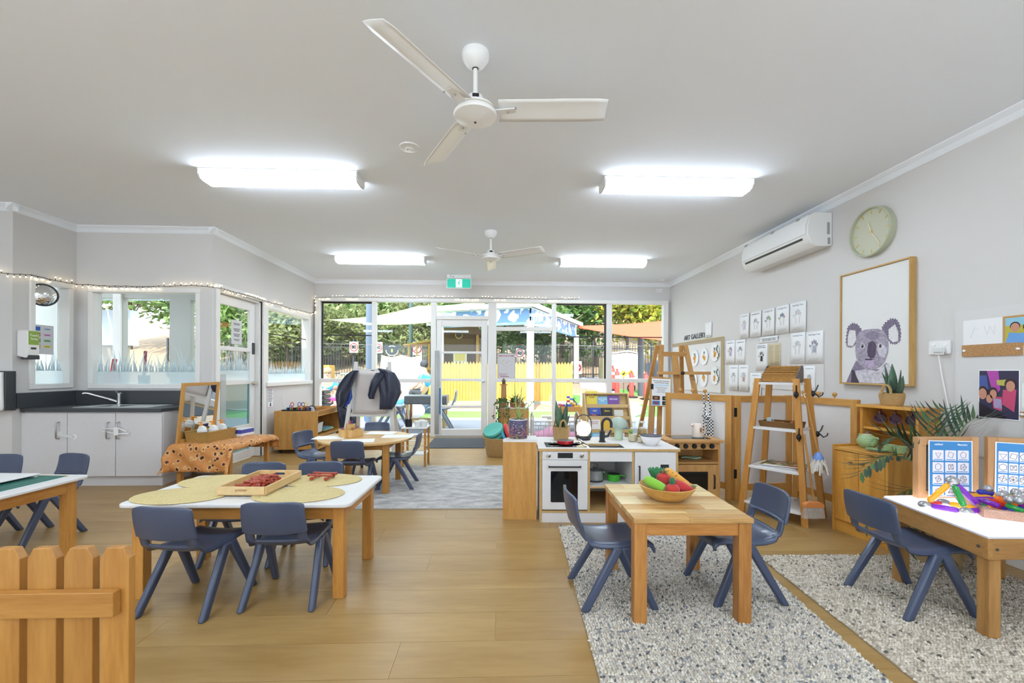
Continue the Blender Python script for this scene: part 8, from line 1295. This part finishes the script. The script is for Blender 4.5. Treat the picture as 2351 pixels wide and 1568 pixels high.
wt2 = thing('water_play_table', 'timber water play table with a black tub outside the window', 'table', (-1.48, 9.35, -.05)); lt_ = wood('pale_pine', 'd9bd88', 'c2a068', 'z'); [ob('leg', M().box(i*.38 - .03, j*.2 - .03, 0, i*.38 + .03, j*.2 + .03, .52), lt_, wt2) for i in (-1, 1) for j in (-1, 1)]; ob('black_tub', M().box(-.44, -.26, .5, .44, .26, .68), P('tub_grey', '5a5e62', .4), wt2, bevel=.02); [ob('stretcher', M().box(-.35, j*.2 - .02, .12, .35, j*.2 + .02, .17), lt_, wt2) for j in (-1, 1)]
mCg = P('grey_plastic', '7d8894', .4); yc = copyt(ch0, (-2.22, 9.3, -.05), D(-95), 'grey plastic chair outside beside the water play table', 'yard chairs'); yc.scale = (1.5, 1.5, 1.5)
for c in yc.children: c.data = c.data.copy(); c.data.materials.clear(); c.data.materials.append(mCg)
yd = copyt(yc, (-1.15, 8.9, -.05), D(95), 'grey plastic chair outside behind the exit door glass', 'yard chairs'); yd.scale = (1.5, 1.5, 1.5)
tt2 = thing('toy_bench_table', 'low timber table of toy bricks with benches outside', 'table', (1.52, 8.95, -.05)); ot = wood('orange_pine', 'd09a58', 'b07a3a', 'x'); ob('bin_top', M().box(-.28, -.2, .38, .28, .2, .48), ot, tt2); [ob('leg', M().box(i*.18 - .04, j*.14 - .04, 0, i*.18 + .04, j*.14 + .04, .38), ot, tt2) for i in (-1, 1) for j in (-1, 1)]; [ob('bench', M().box(-.55, j*.42 - .1, .2, .55, j*.42 + .1, .24).box(-.42, j*.42 - .08, 0, -.34, j*.42 + .08, .2).box(.34, j*.42 - .08, 0, .42, j*.42 + .08, .2), P('bench_pale', 'ddd6c6', .7), tt2) for j in (-1, 1)]
rb2 = random.Random(4)
for k in range(22): cc = ['2f55c8', 'e0b02a', 'd0402e', '3a8ad0'][k % 4]; h_ = .04 if k > 4 else .05 * (k + 1); o = ob('toy_brick', M().box(-.03, -.02, 0, .03, .02, .04), P('brick' + cc, cc, .4), loc=(1.52 + (rb2.uniform(-.24, .24) if k > 4 else (.02 if k % 2 else -.04)), 8.95 + rb2.uniform(-.15, .15) * (k > 4), .432 + (.041 * k if k <= 4 else 0)), rot=(0, 0, rb2.uniform(0, 3) * (k > 4))); tag(o, '%s toy brick on the outdoor bench table' % {'2f55c8': 'blue', 'e0b02a': 'yellow', 'd0402e': 'red', '3a8ad0': 'sky blue'}[cc], 'toy brick', 'toy bricks on the outdoor table, ' + cc)
bt = thing('blue_tub', 'bright blue plastic tub standing outside the window', 'tub', (onY(846, 852, 10.5).x, 10.5, -.05)); ob('tub_body', M().lathe([(.09, 0), (.11, .3), (.1, .3), (0, .28)], 20), P('tub_blue', '2f6ae0', .4), bt, smooth=True); ob('tub_rim', M().lathe([(.11, .29), (.118, .3), (.11, .31)], 20), P('tub_blue', '2f6ae0', .4), bt)
cr2 = thing('crate_stack', 'stack of black crates outside the far left window', 'crates', (onY(736, 852, 9).x, 9, -.05)); [ob('crate', M().box(-.14, -.18, .09 * k, .14, .18, .09 * k + .075), mBlack, cr2, bevel=.008) for k in range(9)]
tp2 = thing('pink_play_table', 'pink topped play table outside the far left window', 'table', (onY(765, 852, 9.6).x, 9.6, -.05)); ob('pink_top', M().box(-.2, -.2, .55, .2, .2, .62), P('toy_pink', 'd64fa0', .5), tp2, bevel=.01); [ob('leg', M().box(i*.16 - .02, j*.16 - .02, 0, i*.16 + .02, j*.16 + .02, .55), mWhite, tp2) for i in (-1, 1) for j in (-1, 1)]; ob('lower_tray', M().box(-.18, -.18, .25, .18, .18, .29), mWhite, tp2)
wb2 = thing('wooden_tub_planter', 'square timber planter behind the seated woman', 'planter', (onY(746, 852, 12.5).x, 12.5, -.05)); ob('planter_box', M().box(-.2, -.2, .9, .2, .2, 1.35), yel, wb2); ob('planter_post', M().box(-.06, -.06, 0, .06, .06, .9), yel, wb2)
# shed, fence, bollards, tricycles
sh2 = thing('cream_shed', 'cream ribbed metal shed beyond the bollards', 'shed', (onY(1435, 852, 18).x, 18, tz(18) - .1)); mCr = P('shed_cream', 'ece6d8', .6); [ob('wall_panel', M().box(-.72 + k * .18, 0, 0, -.545 + k * .18, .03, 1.25 + .1 * (1 - abs(k - 4) / 4)), mCr, sh2, bevel=.006) for k in range(8)]; ob('shed_roof', M().prism([(-.85, 1.25), (.1, 1.45), (.85, 1.25), (.1, 1.38)], -.05, 1.2, 'y'), P('shed_roof', 'b9c4cc', .5), sh2); ob('shed_side', M().box(-1.0, -.3, 0, -.94, .4, 1.1), P('shed_olive', 'b9b48e', .6), sh2)
df = thing('dark_board_fence', 'weathered dark paling fence behind the tricycles', 'fence', (onY(1500, 852, 16.8).x, 16.8, tz(16.8))); [ob('paling', M().box(-.3 + k * .12, 0, 0, -.19 + k * .12, .025, .95 + .04 * k), P('paling_dark', '515a68', .9, rnd=.35), df) for k in range(9)]
for k, (px, y, l) in enumerate(((1407, 16.2, 'nearest the cream shed side panel'), (1417, 15.4, 'with a flat top'), (1450, 14.9, 'before the kangaroo signs'), (1483, 14.6, 'beside the wooden easel view'))):
    t = thing('red_bollard', 'red traffic bollard with a black base, %s' % l, 'bollard', (onY(px, 852, y).x, y, tz(y)), group='red bollards'); mRb = P('bollard_red', 'e2403a', .5); ob('base', M().lathe([(.22, 0), (.22, .05), (.1, .08)], 20), mBlack, t, smooth=True); ob('tube', M().lathe([(.085, .06), (.075, .82), (.06, .84), (.03, .87), (.035, .93), (0, .95)], 16), mRb, t, smooth=True); ob('white_band', M().lathe([(.08, .6), (.078, .7)], 16), mWhite, t)
for px, py, y in ((1432, 858, 15.6), (1448, 857, 16.4)):
    p = onY(px, py, y); t = thing('kangaroo_sign', 'yellow diamond kangaroo sign %s' % ('on a thin stake' if px < 1440 else 'half behind a red bollard'), 'sign', (p.x, y, tz(y))); z_ = p.z - tz(y); ob('stake', M().tube([(0, .01, 0), (0, .01, z_)], .012, 6), mDark, t); ob('diamond', M().prism([(0, z_ - .14), (.14, z_), (0, z_ + .14), (-.14, z_)], -.01, 0, 'y'), P('sign_yellow', 'eec22e', .5), t); ob('kangaroo', M().prism([(-.07, z_ - .02), (-.01, z_ - .06), (.02, z_ - .02), (.06, z_ + .05), (.04, z_ + .06), (-.01, z_ + .03)], -.014, -.01, 'y'), mBlack, t)
for k, (px, y) in enumerate(((1463, 15.9), (1494, 15.6))):
    t = thing('red_tricycle', 'red tricycle with yellow wheels %s' % ('left of the dark steel post, behind a bollard', 'parked behind the second tricycle')[k] if k == 0 else 'red tricycle with yellow wheels between the dark post and the end bollard', 'tricycle', (onY(px, 852, y).x, y, tz(y))); mTr = P('trike_red', 'c22e34', .4)
    for x_ in (-.22, .26): ob('wheel', M().lathe([(.06, -.02), (.15, -.03), (.16, 0), (.15, .03), (.06, .02)], 20, Matrix.Translation((x_, 0, .16)) @ Matrix.Rotation(math.pi / 2, 4, 'X')), mBlack, t, smooth=True); ob('wheel_disc', M().lathe([(0, -.025), (.1, -.025), (.1, .025), (0, .025)], 18, Matrix.Translation((x_, 0, .16)) @ Matrix.Rotation(math.pi / 2, 4, 'X')), P('trike_yellow', 'e8b82a', .4), t)
    ob('frame', M().tube([(-.22, 0, .16), (-.12, 0, .42), (.1, 0, .34), (.26, 0, .16)], .02, 7).tube([(-.22, 0, .16), (-.15, 0, .6)], .018, 7), mTr, t, smooth=True); ob('handlebar', M().tube([(-.15, -.18, .58), (-.15, 0, .62), (-.15, .18, .58)], .014, 6), mBlack, t); ob('saddle', M().sph((.1, 0, .38), (.1, .07, .03), 12, 6), mBlack, t)
# ---------------------------------------------------------------- people in the yard
def skinned(name, J, E_, par, mat, sub=1):
    me = bpy.data.meshes.new(name); ks = list(J); me.from_pydata([J[k][0] for k in ks], [(ks.index(a), ks.index(b)) for a, b in E_], []); o = bpy.data.objects.new(name, me); COL.objects.link(o); o.parent = par; md = o.modifiers.new('skin', 'SKIN'); md.use_smooth_shade = True
    for i, k in enumerate(ks): me.skin_vertices[0].data[i].radius = (J[k][1], J[k][1]); me.skin_vertices[0].data[i].use_root = (i == 0)
    s = o.modifiers.new('sub', 'SUBSURF'); s.levels = s.render_levels = sub; me.materials.append(mat); return o
def person(loc, rz, sc, shirt, trou, hairc, lab, longhair=False):
    t = thing('person', lab, 'person', loc, D(rz)); t.scale = (sc, sc, sc)
    J = {'pel': ((0, 0, .34), .12), 'sp': ((0, .03, .56), .11), 'ch': ((0, .07, .76), .13), 'nk': ((0, .1, .93), .055), 'hd': ((0, .13, 1.05), .085), 'tp': ((0, .13, 1.15), .07)}; E_ = [('pel', 'sp'), ('sp', 'ch'), ('ch', 'nk'), ('nk', 'hd'), ('hd', 'tp')]
    for s, n in ((-1, 'l'), (1, 'r')):
        J.update({n+'s': ((s * .17, .07, .82), .06), n+'e': ((s * .22, .2, .6), .045), n+'h': ((s * .12, .38, .5), .035), n+'f': ((s * .1, .44, .48), .025), n+'k': ((s * .14, .4, .46), .07), n+'a': ((s * .13, .3, .08), .045), n+'t': ((s * .13, .44, .04), .04)}); E_ += [('ch', n+'s'), (n+'s', n+'e'), (n+'e', n+'h'), (n+'h', n+'f'), ('pel', n+'k'), (n+'k', n+'a'), (n+'a', n+'t')]
    skinned('body', J, E_, t, P('person_skin', 'd3a58c', .6))
    up = {k: (v[0], v[1] * 1.22) for k, v in J.items() if k in ('sp', 'ch', 'ls', 'rs')}; up['sp'] = ((0, .02, .5), .14); up['le'] = ((-.21, .16, .67), .062); up['re'] = ((.21, .16, .67), .062); skinned('shirt', up, [('sp', 'ch'), ('ch', 'ls'), ('ch', 'rs'), ('ls', 'le'), ('rs', 're')], t, P('shirt' + shirt, shirt, .8)); lo = {k: (v[0], v[1] * 1.2) for k, v in J.items() if k in ('pel', 'lk', 'rk')}; lo['la'] = ((-.13, .31, .14), .06); lo['ra'] = ((.13, .31, .14), .06); skinned('trousers', lo, [('pel', 'lk'), ('pel', 'rk'), ('lk', 'la'), ('rk', 'ra')], t, P('trou' + trou, trou, .8)); mH = P('hair' + hairc, hairc, .7); m = M().sph((0, .105, 1.1), (.1, .105, .1), 14, 10)
    if longhair: m.lathe([(.085, -.2), (.1, -.1), (.09, .0), (.05, .05)], 12, c=(0, .05, 1.05), sy=.7)
    ob('hair', m, mH, t, smooth=True); [ob('eye', M().sph((s * .035, .215, 1.06), .011, 8, 5), mBlack, t) for s in (-1, 1)]; ob('nose', M().sph((0, .222, 1.035), (.014, .018, .02), 8, 5), P('person_skin', 'd3a58c', .6), t); ob('mouth', M().sph((0, .212, 1.0), (.025, .006, .006), 8, 4), P('lips', 'a8605a', .6), t)
person((onY(752, 852, 11.2).x, 11.2, -.03), 200, 1.05, '2f8fcc', '2a3040', 'a08a6a', 'person with long fair hair in a blue shirt crouching outside', True); person((onY(983, 852, 11.6).x, 11.6, .12), 75, 1.1, '3fa4dc', '3a4048', '23212a', 'dark haired person in a bright blue shirt sitting by the urn'); person((onY(917, 852, 10.6).x, 10.6, -.05), 10, .62, '4a9ad8', '3a5a8a', '6a5a48', 'small child in a blue top seated on the lawn'); person((onY(778, 852, 10.6).x, 10.6, -.05), 140, .7, 'e05aa8', 'c84a90', '8a6a50', 'small child in a pink dress by the pink play table'); person((onY(800, 852, 11.4).x, 11.4, -.05), 180, .75, 'd8d2cc', '8a8a90', 'd6c6a8', 'small fair child in pale clothes beside the dark planter')
bn = ob('white_bean_bag', M().sph((0, 0, .2), (.34, .3, .22), 20, 12), P('bag_white', 'eceae6', .8), smooth=True, loc=(onY(945, 852, 11.0).x, 11.0, -.05)); tag(bn, 'white bean bag on the lawn beside the child in blue', 'bean bag')
# ---------------------------------------------------------------- white building beyond the left windows
bl = thing('white_building', 'white verandah building with a corrugated roof beyond the left windows', 'building', (-8.3, 10.2, -.05)); mBw = P('building_white', 'd3dadd', .7)
ob('lower_wall', M().box(-7, 0, 0, -.2, .2, 1.75), P('building_taupe', 'a59e94', .8), bl); ob('upper_wall', M().box(-7, -.05, 1.75, .0, .2, 2.55), mBw, bl); ob('verandah_beam', M().box(-7, -1.2, 2.35, .2, -1.05, 2.55), mBw, bl); [ob('verandah_post', M().box(x_ - .07, -1.2, 0, x_ + .07, -1.06, 2.4), mBw, bl) for x_ in (.1, -2.2, -4.6)]
for k in range(36): ob('roof_sheet', M().beam((.35 - k * .2, -1.5, 2.55), (.35 - k * .2, 2.0, 3.1), .17, .03), P('roof_zinc', '8f9aa2', .5, .4), bl)
for x_ in (-1.2, -3.2): w = ob('window', M().box(x_ - .3, -.06, .7, x_ + .3, -.01, 1.5), mBw, bl); [ob('pane', M().box(x_ + s * .14 - .11, -.07, .78, x_ + s * .14 + .11, -.061, 1.42), P('far_pane', '5a6468', .1), w) for s in (-1, 1)]
dr_ = ob('door', M().box(-2.35, -.06, 0, -1.85, -.01, 1.5), P('far_door', '4c4f52', .5), bl)
bch = ob('wash_bench', M().box(-5.0, 5.35, 0, -3.5, 5.65, .96), P('bench_grey', 'c2c4c2', .7), bevel=.01); tag(bch, 'pale bench standing behind the niche window film', 'bench')
dp = thing('red_dustpan', 'red plastic dustpan standing on the bench behind the niche window', 'dustpan', (onY(258, 840, 5.5).x, 5.5, .961)); ob('pan', M().prism([(-.11, 0), (.11, 0), (.085, .16), (-.085, .16)], -.02, .02, 'y'), P('pan_plastic', 'b8232c', .4), dp, bevel=.006); ob('handle', M().beam((.0, 0, .15), (.03, 0, .32), .05, .03), P('pan_plastic', 'b8232c', .4), dp, bevel=.008)
rd = thing('red_handled_brush', 'brush with a long red handle standing on the bench behind the niche window', 'brush', (onY(331, 840, 5.5).x, 5.5, .961)); ob('handle', M().beam((0, 0, .12), (.015, 0, .42), .035, .025), P('handle_maroon', '8e3a4a', .5), rd, bevel=.008); ob('brush_head', M().box(-.05, -.03, 0, .05, .03, .12), P('brush_navy', '3a4a6a', .7), rd)
